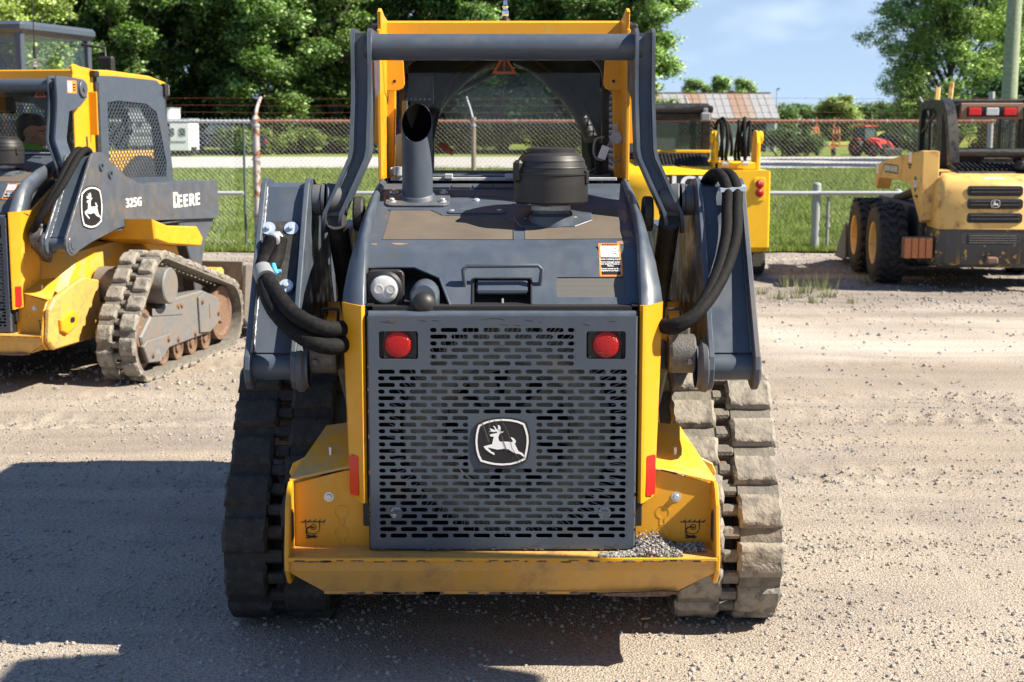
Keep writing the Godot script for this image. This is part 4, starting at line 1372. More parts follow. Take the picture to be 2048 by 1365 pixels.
	for k in 150:
		var an := TAU * k / 150.0
		var e := Vector3(cos(an) * 0.345, sin(an) * 0.30, 0)
		var wob := Vector3(rng.randf_range(-0.006, 0.006), rng.randf_range(-0.006, 0.006), 0.045)
		m.beam(fc + e * 1.0 + wob * 0.3, fc + e * 1.15 + Vector3(0.02, 0.015, 0) + wob, 0.0022, 0.0022, 0.0)
	part("wire_fins", m, M.galv, R, "", "stuff")
	m = MB.new()
	for q in [[-0.335, 0.49], [0.322, 0.49]]: bolt(m, lv(q[0], q[1], 0.1), Vector3(0, 0, 1), 0.012, 0.015)
	part("bolt", m, M.zinc, R)

func hood(R: Node, rng: RandomNumberGenerator) -> void:
	var L := 0.6261
	var uy := Vector3(0, 0.179 / L, -0.6 / L)      # up along the top
	var ny := Vector3(1, 0, 0).cross(uy)           # out of the top
	var T := Transform3D(Basis(Vector3(1, 0, 0), uy, ny), lv(0, 1.308, 0.30))   # (x, t, out)
	var ud := Vector3(0, 0.171, -0.16).normalized()
	var nd := Vector3(1, 0, 0).cross(ud)
	var B := Transform3D(Basis(Vector3(1, 0, 0), ud, nd), lv(0, 1.308, 0.30))   # (x, -s, out)
	var m := MB.new()
	# top sheet, with a rounded crease to the back panel; sides bent down
	var rings := []
	m.sm(2)
	var prof := []
	for q in [[0.64, 0.0], [0.3, 0.0], [0.02, 0.0]]: prof.append(T * Vector3(0, q[0], q[1]))
	prof.append((T * Vector3(0, 0.008, -0.0012)))
	prof.append((B * Vector3(0, -0.008, -0.0012)))
	prof.append(B * Vector3(0, -0.02, 0))
	for i in prof.size() - 1:
		var n: Vector3 = ny if i < 2 else (ny + nd if i < 4 else nd)
		var wa := 0.436
		m.nquad(prof[i] + Vector3(-wa, 0, 0), prof[i] + Vector3(wa, 0, 0), prof[i + 1] + Vector3(wa, 0, 0), prof[i + 1] + Vector3(-wa, 0, 0), n)
	m.sm(-1)
	# back panel with openings: lamp recess at the left, latch, louvre at the right
	var s0 := -0.02
	var s1 := -0.234
	m.nquad(B * Vector3(-0.436, s0, 0), B * Vector3(-0.436, -0.074, 0), B * Vector3(-0.278, -0.074, 0), B * Vector3(-0.278, s0, 0), nd)
	m.nquad(B * Vector3(-0.278, s0, 0), B * Vector3(-0.278, -0.074, 0), B * Vector3(-0.197, -0.118, 0), B * Vector3(-0.197, s0, 0), nd)
	m.nquad(B * Vector3(-0.197, s0, 0), B * Vector3(-0.197, -0.118, 0), B * Vector3(-0.156, s1, 0), B * Vector3(-0.156, s0, 0), nd)
	m.nquad(B * Vector3(-0.156, s0, 0), B * Vector3(-0.156, s1, 0), B * Vector3(-0.094, s1, 0), B * Vector3(-0.094, s0, 0), nd)
	m.nquad(B * Vector3(-0.094, s0, 0), B * Vector3(-0.094, -0.121, 0), B * Vector3(0.094, -0.121, 0), B * Vector3(0.094, s0, 0), nd)
	m.nquad(B * Vector3(0.094, s0, 0), B * Vector3(0.094, s1, 0), B * Vector3(0.16, s1, 0), B * Vector3(0.16, s0, 0), nd)
	m.nquad(B * Vector3(0.16, s0, 0), B * Vector3(0.16, -0.108, 0), B * Vector3(0.396, -0.108, 0), B * Vector3(0.396, s0, 0), nd)
	m.nquad(B * Vector3(0.396, s0, 0), B * Vector3(0.396, s1, 0), B * Vector3(0.436, s1, 0), B * Vector3(0.436, s0, 0), nd)
	m.cell(0.16, 0.396, s1, -0.108, rrect(0.278, -0.155, 0.216, 0.079, 0.006), 0.004, B)
	for sx in [-1, 1]:
		m.nquad(T * Vector3(0.436 * sx, 0.64, 0), T * Vector3(0.436 * sx, 0.0, 0), T * Vector3(0.436 * sx, 0.0, -0.12), T * Vector3(0.436 * sx, 0.64, -0.12), Vector3(sx, 0, 0))
		m.ntri(T * Vector3(0.436 * sx, 0.0, 0), B * Vector3(0.436 * sx, s1, 0), T * Vector3(0.436 * sx, 0.0, -0.16), Vector3(sx, 0, 0))
	m.nquad(B * Vector3(-0.156, s1, 0), B * Vector3(0.436, s1, 0), B * Vector3(0.436, s1, -0.04), B * Vector3(-0.156, s1, -0.04), Vector3(0, -1, 0.2))
	var H := part("hood", m, M.slate, R)
	# lamp recess: dark tray with a raised rim
	m = MB.new()
	m.prism([Vector2(-0.431, -0.24), Vector2(-0.431, -0.075), Vector2(-0.278, -0.075), Vector2(-0.197, -0.118), Vector2(-0.156, -0.24)], 0.01, B * Transform3D(Basis(), Vector3(0, 0, -0.075)))
	m.nquad(B * Vector3(-0.431, -0.075, -0.07), B * Vector3(-0.278, -0.075, -0.07), B * Vector3(-0.278, -0.075, 0), B * Vector3(-0.431, -0.075, 0), -ud)
	m.nquad(B * Vector3(-0.278, -0.075, -0.07), B * Vector3(-0.197, -0.118, -0.07), B * Vector3(-0.197, -0.118, 0), B * Vector3(-0.278, -0.075, 0), -ud)
	m.nquad(B * Vector3(-0.197, -0.118, -0.07), B * Vector3(-0.156, -0.24, -0.07), B * Vector3(-0.156, -0.24, 0), B * Vector3(-0.197, -0.118, 0), -ud)
	var tray := part("lamp_recess", m, M.black, R)
	m = MB.new()
	m.tube([B * Vector3(-0.431, -0.23, 0.0), B * Vector3(-0.431, -0.078, 0.002), B * Vector3(-0.279, -0.078, 0.002), B * Vector3(-0.199, -0.121, 0.002), B * Vector3(-0.160, -0.236, 0.002)], 0.0045, 8)
	part("recess_rim", m, M.slate, tray)
	# work lamp
	var lo := lv(-0.366, 1.196, 0.155)
	var F := Transform3D(Basis(), lo)
	m = MB.new()
	m.prism(rrect(0.0, 0, 0.118, 0.112, 0.02), 0.03, Transform3D(Basis(), lo + Vector3(0, 0, -0.03)), 0.004)
	m.lathe([Vector2(0.055, 0), Vector2(0.055, 0.01), Vector2(0.047, 0.016), Vector2(0.047, 0.006)], lo, Vector3(0, 0, 1), 32)
	var wl := part("work_lamp", m, M.plastic, R)
	m = MB.new()
	for q in [[-1, -1], [1, -1], [-1, 1], [1, 1]]: m.cyl(lo + Vector3(0.047 * q[0], 0.044 * q[1], 0.0), lo + Vector3(0.047 * q[0], 0.044 * q[1], 0.0015), 0.0075, 12)
	part("screw_hole", m, M.matte_black, wl)
	m = MB.new()
	m.slathe([Vector2(0.0465, 0.004), Vector2(0.044, 0.013), Vector2(0.03, 0.018), Vector2(0, 0.020)], lo, Vector3(0, 0, 1), 32)
	part("lamp_lens", m, M.lens, wl)
	m = MB.new()
	for sx in [-1, 1]: m.lathe([Vector2(0.0165, 0.0175), Vector2(0.016, 0.0205), Vector2(0.013, 0.0215), Vector2(0.008, 0.0205), Vector2(0, 0.0208)], lo + Vector3(0.019 * sx, -0.002, 0), Vector3(0, 0, 1), 20)
	part("lamp_reflector", m, M.reflector, wl)
	# camera housing
	m = MB.new()
	var co := lv(-0.243, 1.155, 0.15)
	var rg := []
	for q in [[0.0, 0.047], [0.05, 0.047], [0.088, 0.044], [0.10, 0.038]]:
		var r := []
		for k in 12:
			var an := PI * k / 11.0
			r.append(co + Vector3(q[1] * cos(an), 0.012 + q[1] * 1.15 * sin(an) - (0.0 if k > 0 and k < 11 else 0.04), -0.05 + q[0]))
		rg.append(r)
	m.loft(rg)
	var ch := part("camera_housing", m, M.slate, R)
	m = MB.new()
	m.slathe([Vector2(0.038, 0), Vector2(0.036, 0.012), Vector2(0.028, 0.025), Vector2(0.014, 0.033), Vector2(0, 0.034)], co + Vector3(0, -0.004, 0.042), Vector3(0, -0.25, 1), 24)
	part("camera_lens", m, M.plastic, ch)
	# grab handle
	m = MB.new()
	var hp := []
	for q in [[-0.118, -0.150, -0.005], [-0.121, -0.135, 0.02], [-0.124, -0.118, 0.04], [-0.112, -0.108, 0.047], [0.112, -0.106, 0.047], [0.124, -0.116, 0.04], [0.121, -0.131, 0.02], [0.118, -0.146, -0.005]]: hp.append(B * Vector3(q[0], q[1], q[2]))
	m.tube(hp, 0.0068, 10)
	part("grab_handle", m, M.slate, R)
	# latch pocket
	m = MB.new()
	m.box(B * Vector3(0, -0.178, -0.05), Vector3(0.178, 0.114, 0.008), 0.0, B.basis)
	for sx in [-1, 1]: m.box(B * Vector3(0.0915 * sx, -0.178, -0.02), Vector3(0.005, 0.114, 0.05), 0.0, B.basis)
	m.box(B * Vector3(0, -0.1225, -0.02), Vector3(0.185, 0.004, 0.05), 0.0, B.basis)
	var lp := part("latch_pocket", m, M.black, R)
	m = MB.new()
	m.box(B * Vector3(0, -0.147, -0.012), Vector3(0.166, 0.05, 0.02), 0.006, B.basis)
	part("latch_paddle", m, M.slate, lp)
	m = MB.new()
	m.box(B * Vector3(0.0, -0.203, -0.03), Vector3(0.008, 0.04, 0.02), 0.002, B.basis)
	m.box(B * Vector3(0.015, -0.229, -0.012), Vector3(0.06, 0.006, 0.02), 0.001, B.basis)
	part("latch_striker", m, M.rust_metal, lp)
	# louvre of fine perforated sheet
	var pm := MB.new()
	pm.box(B * Vector3(0.278, -0.155, -0.005), Vector3(0.222, 0.085, 0.003), 0.0, B.basis)
	part("perforated_louvre", pm, M.perforated, R)
	# two inset screens on the top
	m = MB.new()
	m.prism([Vector2(-0.391, 0.077), Vector2(0.032, 0.077), Vector2(0.032, 0.238), Vector2(-0.011, 0.296), Vector2(-0.205, 0.298), Vector2(-0.25, 0.354), Vector2(-0.384, 0.354)], 0.003, T * Transform3D(Basis(), Vector3(0, 0, -0.0012)))
	part("inset_screen", m, M.mesh_brown, H)
	m = MB.new()
	m.prism([Vector2(0.072, 0.077), Vector2(0.395, 0.085), Vector2(0.388, 0.372), Vector2(0.289, 0.366), Vector2(0.281, 0.304), Vector2(0.24, 0.221), Vector2(0.073, 0.216)], 0.003, T * Transform3D(Basis(), Vector3(0, 0, -0.0012)))
	part("inset_screen", m, M.mesh_brown, H)
	# raised seams of the pressed lid
	m = MB.new()
	for q in [[[-0.395, 0.358], [-0.248, 0.358], [-0.203, 0.302], [-0.009, 0.300], [0.036, 0.240], [0.036, 0.076]], [[0.068, 0.220], [0.238, 0.225], [0.277, 0.306], [0.285, 0.370]], [[-0.27, 0.50], [-0.02, 0.50], [0.03, 0.47]]]:
		for i in q.size() - 1: m.beam(T * Vector3(q[i][0], q[i][1], 0.001), T * Vector3(q[i + 1][0], q[i + 1][1], 0.001), 0.004, 0.005, 0.001, ny)
	m.prism(rrect(-0.09, 0.336, 0.20, 0.03, 0.014), 0.005, T, 0.001)
	part("lid_seam", m, M.slate, H)
	m = MB.new()
	for q in [[-0.175, 0.347], [-0.094, 0.462], [-0.013, 0.350], [0.077, 0.262], [0.243, 0.276]]: m.slathe([Vector2(0.012, 0), Vector2(0.0115, 0.003), Vector2(0.007, 0.006), Vector2(0, 0.007)], T * Vector3(q[0], q[1], 0), ny, 14)
	part("button_head_bolt", m, M.zinc, H)
	# rust patches worn through by the edges: thin chips of bare primer
	m = MB.new()
	for q in [[-0.335, 0.038, 0.042, 0.010], [-0.415, 0.035, 0.014, 0.008], [0.405, 0.14, 0.035, 0.06], [0.41, 0.3, 0.02, 0.08], [0.385, 0.05, 0.04, 0.02]]:
		var pl := []
		for k in 9: pl.append(Vector2(q[0] + q[2] * cos(TAU * k / 9) * rng.randf_range(0.35, 1.0), q[1] + q[3] * sin(TAU * k / 9) * rng.randf_range(0.35, 1.0)))
		m.prism(pl, 0.0012, T)
	part("worn_primer", m, M.primer, H, "", "stuff")
	# hinge strip and clips along the cab
	m = MB.new()
	for k in 8: m.box(T * Vector3(-0.30 + k * 0.075, 0.60, 0.004), Vector3(0.07, 0.035, 0.008), 0.002, T.basis)
	part("vent_strip", m, M.slate, H)
	m = MB.new()
	m.box(lv(0.0, 1.505, 0.98), Vector3(0.82, 0.012, 0.03), 0.002)
	for q in [-0.2, 0.02]: m.box(lv(q, 1.515, 0.97), Vector3(0.03, 0.02, 0.03), 0.003)
	m.cyl(lv(-0.38, 1.52, 0.97), lv(-0.38, 1.55, 0.97), 0.02, 14)
	m.cyl(lv(-0.41, 1.535, 0.98), lv(-0.35, 1.535, 0.98), 0.012, 12)
	part("clamp_strip", m, M.galv, R)
	# exhaust stack: oblique cut, dark inside
	var so := T * Vector3(-0.30, 0.476, 0.0)
	m = MB.new()
	m.prism(rrect(-0.298, 0.472, 0.222, 0.165, 0.03), 0.008, T, 0.002)
	var ef := part("exhaust_flange", m, M.slate_dusty, R)
	m = MB.new()
	for q in [[-0.385, 0.425], [-0.21, 0.425], [-0.385, 0.52], [-0.21, 0.52]]: bolt(m, T * Vector3(q[0], q[1], 0.008), ny, 0.009, 0.012)
	part("bolt", m, M.zinc, ef)
	m = MB.new()
	var n := 36
	var r0 := 0.0535
	m.sm(4)
	for i in n:
		var a0 := TAU * i / n
		var a1 := TAU * (i + 1) / n
		var P := func(a: float, r: float, top: bool) -> Vector3:
			var y := so.y - 0.02
			if top: y = 1.708 - sin(a) * 0.066
			return Vector3(so.x + r * cos(a), y, so.z + r * sin(a))
		m.nquad(P.call(a0, r0, false), P.call(a1, r0, false), P.call(a1, r0, true), P.call(a0, r0, true), Vector3(cos(a0), 0, sin(a0)))
	m.sm(-1)
	for i in n:
		var a0 := TAU * i / n
		var a1 := TAU * (i + 1) / n
		var P2 := func(a: float, r: float) -> Vector3: return Vector3(so.x + r * cos(a), 1.708 - sin(a) * 0.066, so.z + r * sin(a))
		m.nquad(P2.call(a0, r0), P2.call(a1, r0), P2.call(a1, r0 - 0.0025), P2.call(a0, r0 - 0.0025), Vector3.UP)
	m.lathe([Vector2(r0, 0), Vector2(r0 + 0.012, 0.0), Vector2(r0 + 0.004, 0.012), Vector2(r0, 0.016)], so + ny * 0.006, ny, 30)
	var es := part("exhaust_stack", m, M.slate, R)
	m = MB.new()
	m.sm(4)
	for i in n:
		var a0 := TAU * i / n
		var a1 := TAU * (i + 1) / n
		var P3 := func(a: float, top: bool) -> Vector3: return Vector3(so.x + (r0 - 0.0025) * cos(a), 1.7075 - sin(a) * 0.066 if top else so.y, so.z + (r0 - 0.0025) * sin(a))
		m.nquad(P3.call(a0, false), P3.call(a1, false), P3.call(a1, true), P3.call(a0, true), -Vector3(cos(a0), 0, sin(a0)))
	part("pipe_bore", m, M.soot, es)
	# air pre-cleaner
	var bo := T * Vector3(0.161, 0.262, 0.0)
	m = MB.new()
	m.prism([Vector2(0.06, 0.185), Vector2(0.24, 0.19), Vector2(0.30, 0.25), Vector2(0.30, 0.36), Vector2(0.04, 0.36), Vector2(0.035, 0.26)], 0.006, T, 0.002)
	part("intake_base", m, M.slate, R)
	var y0 := bo.y
	m = MB.new()
	m.lathe([Vector2(0.078, -0.02), Vector2(0.074, 0.014), Vector2(0.0605, 0.024), Vector2(0.0605, 0.085)], bo, Vector3.UP, 36)
	var nk := part("intake_neck", m, M.slate, R)
	m = MB.new()
	m.lathe([Vector2(0.0605, 0.034), Vector2(0.066, 0.035), Vector2(0.066, 0.051), Vector2(0.0605, 0.052)], bo, Vector3.UP, 36)
	m.box(bo + Vector3(-0.02, 0.043, 0.068), Vector3(0.04, 0.014, 0.008), 0.002)
	part("hose_clamp", m, M.galv, nk)
	m = MB.new()
	var rb := 0.1235
	m.lathe([Vector2(0.05, 0.088), Vector2(rb - 0.006, 0.088), Vector2(rb, 0.094), Vector2(rb + 0.001, 0.150), Vector2(rb + 0.0005, 0.182), Vector2(rb + 0.004, 0.183), Vector2(rb + 0.004, 0.189), Vector2(rb - 0.002, 0.190), Vector2(rb - 0.004, 0.206), Vector2(rb - 0.002, 0.2065), Vector2(rb - 0.0035, 0.210), Vector2(rb - 0.007, 0.211), Vector2(rb - 0.012, 0.228), Vector2(rb - 0.010, 0.2285), Vector2(rb - 0.014, 0.235), Vector2(rb - 0.022, 0.246), Vector2(rb - 0.034, 0.255), Vector2(rb - 0.040, 0.2565), Vector2(rb - 0.040, 0.268), Vector2(rb - 0.050, 0.272), Vector2(0, 0.274)], bo - Vector3(0, 0.03, 0), Vector3.UP, 56)
	var pc := part("air_precleaner", m, M.plastic, R)
	m = MB.new()
	m.box(bo + Vector3(-0.104, 0.165, 0.035), Vector3(0.034, 0.075, 0.08), 0.012, Basis(Vector3.UP, -0.25))
	part("dust_port", m, M.plastic, pc)
	m = MB.new()
	for q in [-0.4, 1.6]: m.box(bo + Vector3(cos(q) * (rb + 0.003), 0.145, -sin(q) * (rb + 0.003)), Vector3(0.012, 0.045, 0.02), 0.003, Basis(Vector3.UP, q))
	part("clip", m, M.matte_black, pc)
	# warning label on the back panel
	var D := B * Transform3D(Basis(), Vector3(0.344, -0.046, 0.0))
	m = MB.new()
	m.prism([Vector2(-0.036, -0.067), Vector2(0.029, -0.067), Vector2(0.037, -0.061), Vector2(0.037, 0.005), Vector2(0.033, 0.012), Vector2(0.032, 0.067), Vector2(-0.036, 0.067)], 0.0008, D)
	var dl := part("warning_label", m, M.orange, R)
	m = MB.new()
	m.prism([Vector2(-0.030, 0.012), Vector2(0.027, 0.010), Vector2(0.026, 0.02), Vector2(0.029, 0.03), Vector2(0.025, 0.034), Vector2(0.028, 0.055), Vector2(-0.030, 0.055)], 0.0013, D)
	part("label_picture_field", m, M.white, dl)
	m = MB.new()
	m.prism([Vector2(-0.030, -0.061), Vector2(0.03, -0.061), Vector2(0.03, 0.008), Vector2(-0.030, 0.009)], 0.0013, D)
	part("label_text_field", m, M.print_black, dl)
	m = MB.new()
	for q in [[0.006, 0.045, 0.02, 0.046], [0.02, 0.046, 0.012, 0.036], [0.006, 0.036, 0.024, 0.030], [0.0, 0.026, 0.02, 0.022], [0.014, 0.03, 0.022, 0.016], [-0.02, 0.024, 0.0, 0.03], [-0.024, 0.018, -0.006, 0.019]]:
		m.beam(D * Vector3(q[0], q[1], 0.0016), D * Vector3(q[2], q[3], 0.0016), 0.0016, 0.0006, 0.0, nd)
	part("label_picture", m, M.print_black, dl)
	text("▲ WARNING" if false else "WARNING", 0.0072, D * Transform3D(Basis(), Vector3(-0.001, 0.0605, 0.0012)), M.print_black, dl, "label_heading", true, 1.0, 0.0006)
	var ly := 0.001
	for s in ["Avoid crushing injury.", "", "Boom linkage moves", "near engine hood and", "frame.", "", "Never stand or lean", "anywhere on loader."]:
		if s: text(s, 0.0052, D * Transform3D(Basis(), Vector3(0.0, ly, 0.0016)), M.white, dl, "label_line", true, 0.92, 0.0004)
		ly -= 0.0078 if s else 0.0035

func loader_arm(R: Node, sx: float, rng: RandomNumberGenerator) -> void:
	# outer plate, inner plate: outline (f, h)
	var outline := [Vector2(0.115, 0.985), Vector2(0.108, 0.945), Vector2(0.120, 0.905), Vector2(0.148, 0.878), Vector2(0.187, 0.868), Vector2(0.228, 0.876), Vector2(0.28, 0.896), Vector2(0.45, 0.935), Vector2(0.85, 1.0), Vector2(1.2, 1.03), Vector2(2.6, 0.965), Vector2(2.66, 0.99), Vector2(2.64, 1.255), Vector2(2.60, 1.27), Vector2(1.25, 1.285), Vector2(1.02, 1.345), Vector2(0.72, 1.49), Vector2(0.65, 1.518), Vector2(0.56, 1.524), Vector2(0.515, 1.510), Vector2(0.485, 1.480)]
	var m := MB.new()
	m.prism(outline, 0.018, side_xf(0.805 * sx - (0.018 if sx > 0 else 0.0)), 0.003)
	var plate := part("arm_plate", m, M.slate_dusty if sx > 0 else M.slate, R)
	m = MB.new()
	m.prism(outline, 0.018, side_xf(0.662 * sx - (0.018 if sx > 0 else 0.0)), 0.003)
	part("arm_plate", m, M.slate, R)
	var xi := 0.660
	var xo := 0.789
	var xc := (xi + xo) * 0.5 * sx
	# back web between the plates, set in from their edges
	var a := lv(xc, 0.985, 0.185)
	var b := lv(xc, 1.492, 0.532)
	m = MB.new()
	m.beam(a, b, xo - xi, 0.012, 0.0)
	m.beam(b - Vector3(0, 0.006, 0), lv(xc, 1.500, 0.63), xo - xi, 0.012, 0.0)
	m.beam(lv(xc, 1.498, 0.63), lv(xc, 1.335, 1.02), xo - xi, 0.012, 0.0)
	m.beam(lv(xc, 1.27, 1.25), lv(xc, 1.25, 2.6), xo - xi, 0.012, 0.0)
	m.beam(lv(xc, 0.99, 0.8), lv(xc, 0.985, 2.6), xo - xi, 0.012, 0.0)
	m.box(lv(xc, 1.11, 2.59), Vector3(xo - xi, 0.24, 0.012), 0.0)
	var web := part("arm_web", m, M.slate, R)
	m = MB.new()
	m.beam(a + lv(0, -0.006, 0), lv(xc, 0.975, 0.24), xo - xi, 0.016, 0.0)
	part("web_lip", m, M.black, web)
	m = MB.new()
	for e in [xi + 0.003, xo - 0.003]:
		var p := []
		for k in 60:
			var t := k / 59.0
			p.append(a.lerp(b, t) + Vector3(e * sx - xc + rng.randf_range(-0.001, 0.001), 0.004 + rng.randf_range(-0.001, 0.001), 0.008 + rng.randf_range(-0.0012, 0.0012)))
		m.tube(p, 0.0042, 6, -1.0, 0.25)
	part("weld_bead", m, M.weld, web, "", "stuff")
	# lower pivot tube and boss
	m = MB.new()
	m.cyl(lv(xi * sx, 0.942, 0.19), lv(xo * sx, 0.942, 0.19), 0.042, 28)
	part("pivot_tube", m, M.slate, R)
	m = MB.new()
	m.lathe([Vector2(0.0, 0), Vector2(0.03, 0), Vector2(0.03, 0.004), Vector2(0.058, 0.004), Vector2(0.06, 0.006), Vector2(0.06, 0.010), Vector2(0.0, 0.010)], lv(0.815 * sx, 0.942, 0.19), Vector3(-sx, 0, 0), 30)
	part("pin_cap", m, M.slate, R)
	m = MB.new()
	m.lathe([Vector2(0.0, 0), Vector2(0.082, 0), Vector2(0.085, 0.004), Vector2(0.083, 0.018), Vector2(0.07, 0.028), Vector2(0.07, 0.036)], lv(0.646 * sx, 0.945, 0.19), Vector3(-sx, 0, 0), 36)
	part("pivot_flange", m, M.slate_dusty, R)
	m = MB.new()
	m.lathe([Vector2(0.0, 0), Vector2(0.058, 0), Vector2(0.063, 0.005), Vector2(0.063, 0.075), Vector2(0.058, 0.085), Vector2(0.0, 0.085)], lv(0.610 * sx, 0.982, 0.21), Vector3(-sx, 0, 0), 32)
	m.box(lv(0.56 * sx, 1.05, 0.24), Vector3(0.07, 0.04, 0.08), 0.008)
	m.cyl(lv(0.587 * sx, 0.965, 0.16), lv(0.587 * sx, 0.965, 0.13), 0.008, 6)
	m.beam(lv(0.505 * sx, 0.97, 0.26), lv(0.505 * sx, 0.75, 0.6), 0.05, 0.12, 0.01)
	part("pivot_casting", m, M.cast, R)
	# upper boss between arm and link
	m = MB.new()
	m.cyl(lv(0.646 * sx, 1.448, 0.60), lv(0.612 * sx, 1.448, 0.60), 0.052, 28, -1.0, 0.004)
	m.cyl(lv(0.612 * sx, 1.448, 0.60), lv(0.602 * sx, 1.448, 0.60), 0.056, 28)
	m.cyl(lv(0.600 * sx, 1.448, 0.60), lv(0.53 * sx, 1.446, 0.61), 0.058, 28, 0.05, 0.004)
	part("link_boss", m, M.slate_dusty, R)
	# link: two plates and a web, kinked outwards
	var st := [[2.022, 0.511, 0.64, 0.80], [2.008, 0.513, 0.625, 1.02], [1.89, 0.513, 0.63, 1.06], [1.825, 0.513, 0.625, 0.95], [1.79, 0.513, 0.62, 0.79], [1.62, 0.517, 0.575, 0.73], [1.59, 0.522, 0.567, 0.72], [1.50, 0.562, 0.548, 0.70], [1.408, 0.604, 0.53, 0.69], [1.378, 0.609, 0.53, 0.68], [1.348, 0.611, 0.545, 0.66], [1.338, 0.611, 0.57, 0.63]]
	for inner in 2:
		m = MB.new()
		var rings := []
		for q in st:
			var x: float = (q[1] - (0.056 if inner else 0.0)) * sx
			rings.append([lv(x, q[0], q[2]), lv(x, q[0], q[3]), lv(x - 0.012 * sx, q[0], q[3]), lv(x - 0.012 * sx, q[0], q[2])])
		m.loft(rings, false)
		part("link_plate", m, M.slate, R)
	m = MB.new()
	var rings2 := []
	for q in st.slice(1, 10):
		rings2.append([lv((q[1] - 0.012) * sx, q[0], q[2] + 0.035), lv((q[1] - 0.055) * sx, q[0], q[2] + 0.035), lv((q[1] - 0.055) * sx, q[0], q[2] + 0.045), lv((q[1] - 0.012) * sx, q[0], q[2] + 0.045)])
	m.loft(rings2, false)
	var lw := part("link_web", m, M.slate, R)
	m = MB.new()
	for e in [0.015, 0.054]:
		var p := []
		for i in range(2, 8):
			for k in 8:
				var t := k / 8.0
				var q0: Array = st[i]
				var q1: Array = st[i + 1]
				p.append(lv((lerpf(q0[1], q1[1], t) - e) * sx + rng.randf_range(-0.0008, 0.0008), lerpf(q0[0], q1[0], t), lerpf(q0[2], q1[2], t) + 0.032 + rng.randf_range(-0.001, 0.001)))
		m.tube(p, 0.0036, 6, -1.0, 0.3)
	part("weld_bead", m, M.weld, lw, "", "stuff")
	m = MB.new()
	m.cyl(lv(0.512 * sx, 1.945, 0.99), lv(0.527 * sx, 1.945, 0.99), 0.058, 26, -1.0, 0.004)
	m.cyl(lv(0.527 * sx, 1.945, 0.99), lv(0.536 * sx, 1.945, 0.99), 0.02, 6)
	part("link_pin", m, M.slate_dusty, R)
	m = MB.new()
	m.cyl(lv(0.51 * sx, 1.40, 0.63), lv(0.475 * sx, 1.40, 0.63), 0.06, 26, -1.0, 0.006)
	part("link_pin", m, M.black_dusty, R)
	# lift cylinder and dark box behind the link
	m = MB.new()
	m.cyl(lv(0.56 * sx, 1.38, 0.55), lv(0.56 * sx, 0.9, 1.1), 0.036, 18)
	m.cyl(lv(0.56 * sx, 0.95, 1.05), lv(0.56 * sx, 0.62, 1.45), 0.05, 20)
	part("lift_cylinder", m, M.black_dusty, R)
	m = MB.new()
	m.prism([Vector2(0.30, 0.66), Vector2(0.12, 1.0), Vector2(0.2, 1.1), Vector2(0.75, 1.36), Vector2(1.0, 1.36), Vector2(1.2, 1.1), Vector2(1.1, 0.9)], 0.02, side_xf(0.465 * sx - 0.01))
	part("tower_plate", m, M.yellow_dusty if sx > 0 else M.black_dusty, R)
	m = MB.new()
	m.tube(MB.spline([lv(0.53 * sx, 1.04, 0.25), lv(0.525 * sx, 1.11, 0.25), lv(0.535 * sx, 1.118, 0.25), lv(0.568 * sx, 1.118, 0.25), lv(0.576 * sx, 1.106, 0.25), lv(0.576 * sx, 1.03, 0.25)], 4), 0.005, 8)
	part("guard_loop", m, M.black, R)
	# front knee that carries the bucket
	m = MB.new()
	m.prism([Vector2(1.62, 1.04), Vector2(1.98, 1.03), Vector2(2.0, 0.95), Vector2(2.5, 0.62), Vector2(2.62, 0.30), Vector2(2.50, 0.28), Vector2(2.3, 0.55), Vector2(1.72, 0.85)] if false else [Vector2(1.9, 1.0), Vector2(2.63, 0.97), Vector2(2.60, 0.92), Vector2(2.44, 0.80), Vector2(2.36, 0.62), Vector2(2.42, 0.20), Vector2(2.26, 0.18), Vector2(2.18, 0.60), Vector2(2.06, 0.82)], 0.10, side_xf(xc - 0.05), 0.008)
	part("arm_knee", m, M.slate_dusty, R)
	if sx > 0:
		# decals on the outer face
		var F := Transform3D(Basis(Vector3(0, 0, -1), Vector3.UP, Vector3.RIGHT), lv(0.8055, 1.165, 0.47))
		emblem(plate, F, 0.00041)
		text("325G", 0.060, Transform3D(F.basis, lv(0.806, 1.165, 1.11)), M.white, plate, "lettering", true, 1.3)
		text("D", 0.112, Transform3D(F.basis, lv(0.806, 1.145, 1.83)), M.white, plate, "lettering", true, 1.15)
		text("EERE", 0.088, Transform3D(F.basis, lv(0.806, 1.133, 2.065)), M.white, plate, "lettering", true, 1.55)
		m = MB.new()
		for q in [[0.63, 1.43], [0.76, 1.375]]:
			m.lathe([Vector2(0.014, 0.0), Vector2(0.014, 0.012), Vector2(0.03, 0.012), Vector2(0.034, 0.0)], lv(0.805, q[1], q[0]), Vector3(1, 0, 0), 24)
		part("boss_ring", m, M.slate, plate)
		m = MB.new()
		m.prism(rrect(0.84, 1.955, 0.13, 0.085, 0.005), 0.001, side_xf(0.5128))
		var wd := part("warning_label", m, M.orange, R)
		m = MB.new()
		m.prism(rrect(0.81, 1.955, 0.055, 0.07, 0.002), 0.0016, side_xf(0.5128))
		part("label_picture_field", m, M.white, wd)
		m = MB.new()
		for k in 3: m.prism(rrect(0.87, 1.97 - k * 0.018, 0.045, 0.01, 0.001), 0.0016, side_xf(0.5128))
		part("label_text_field", m, M.print_black, wd)

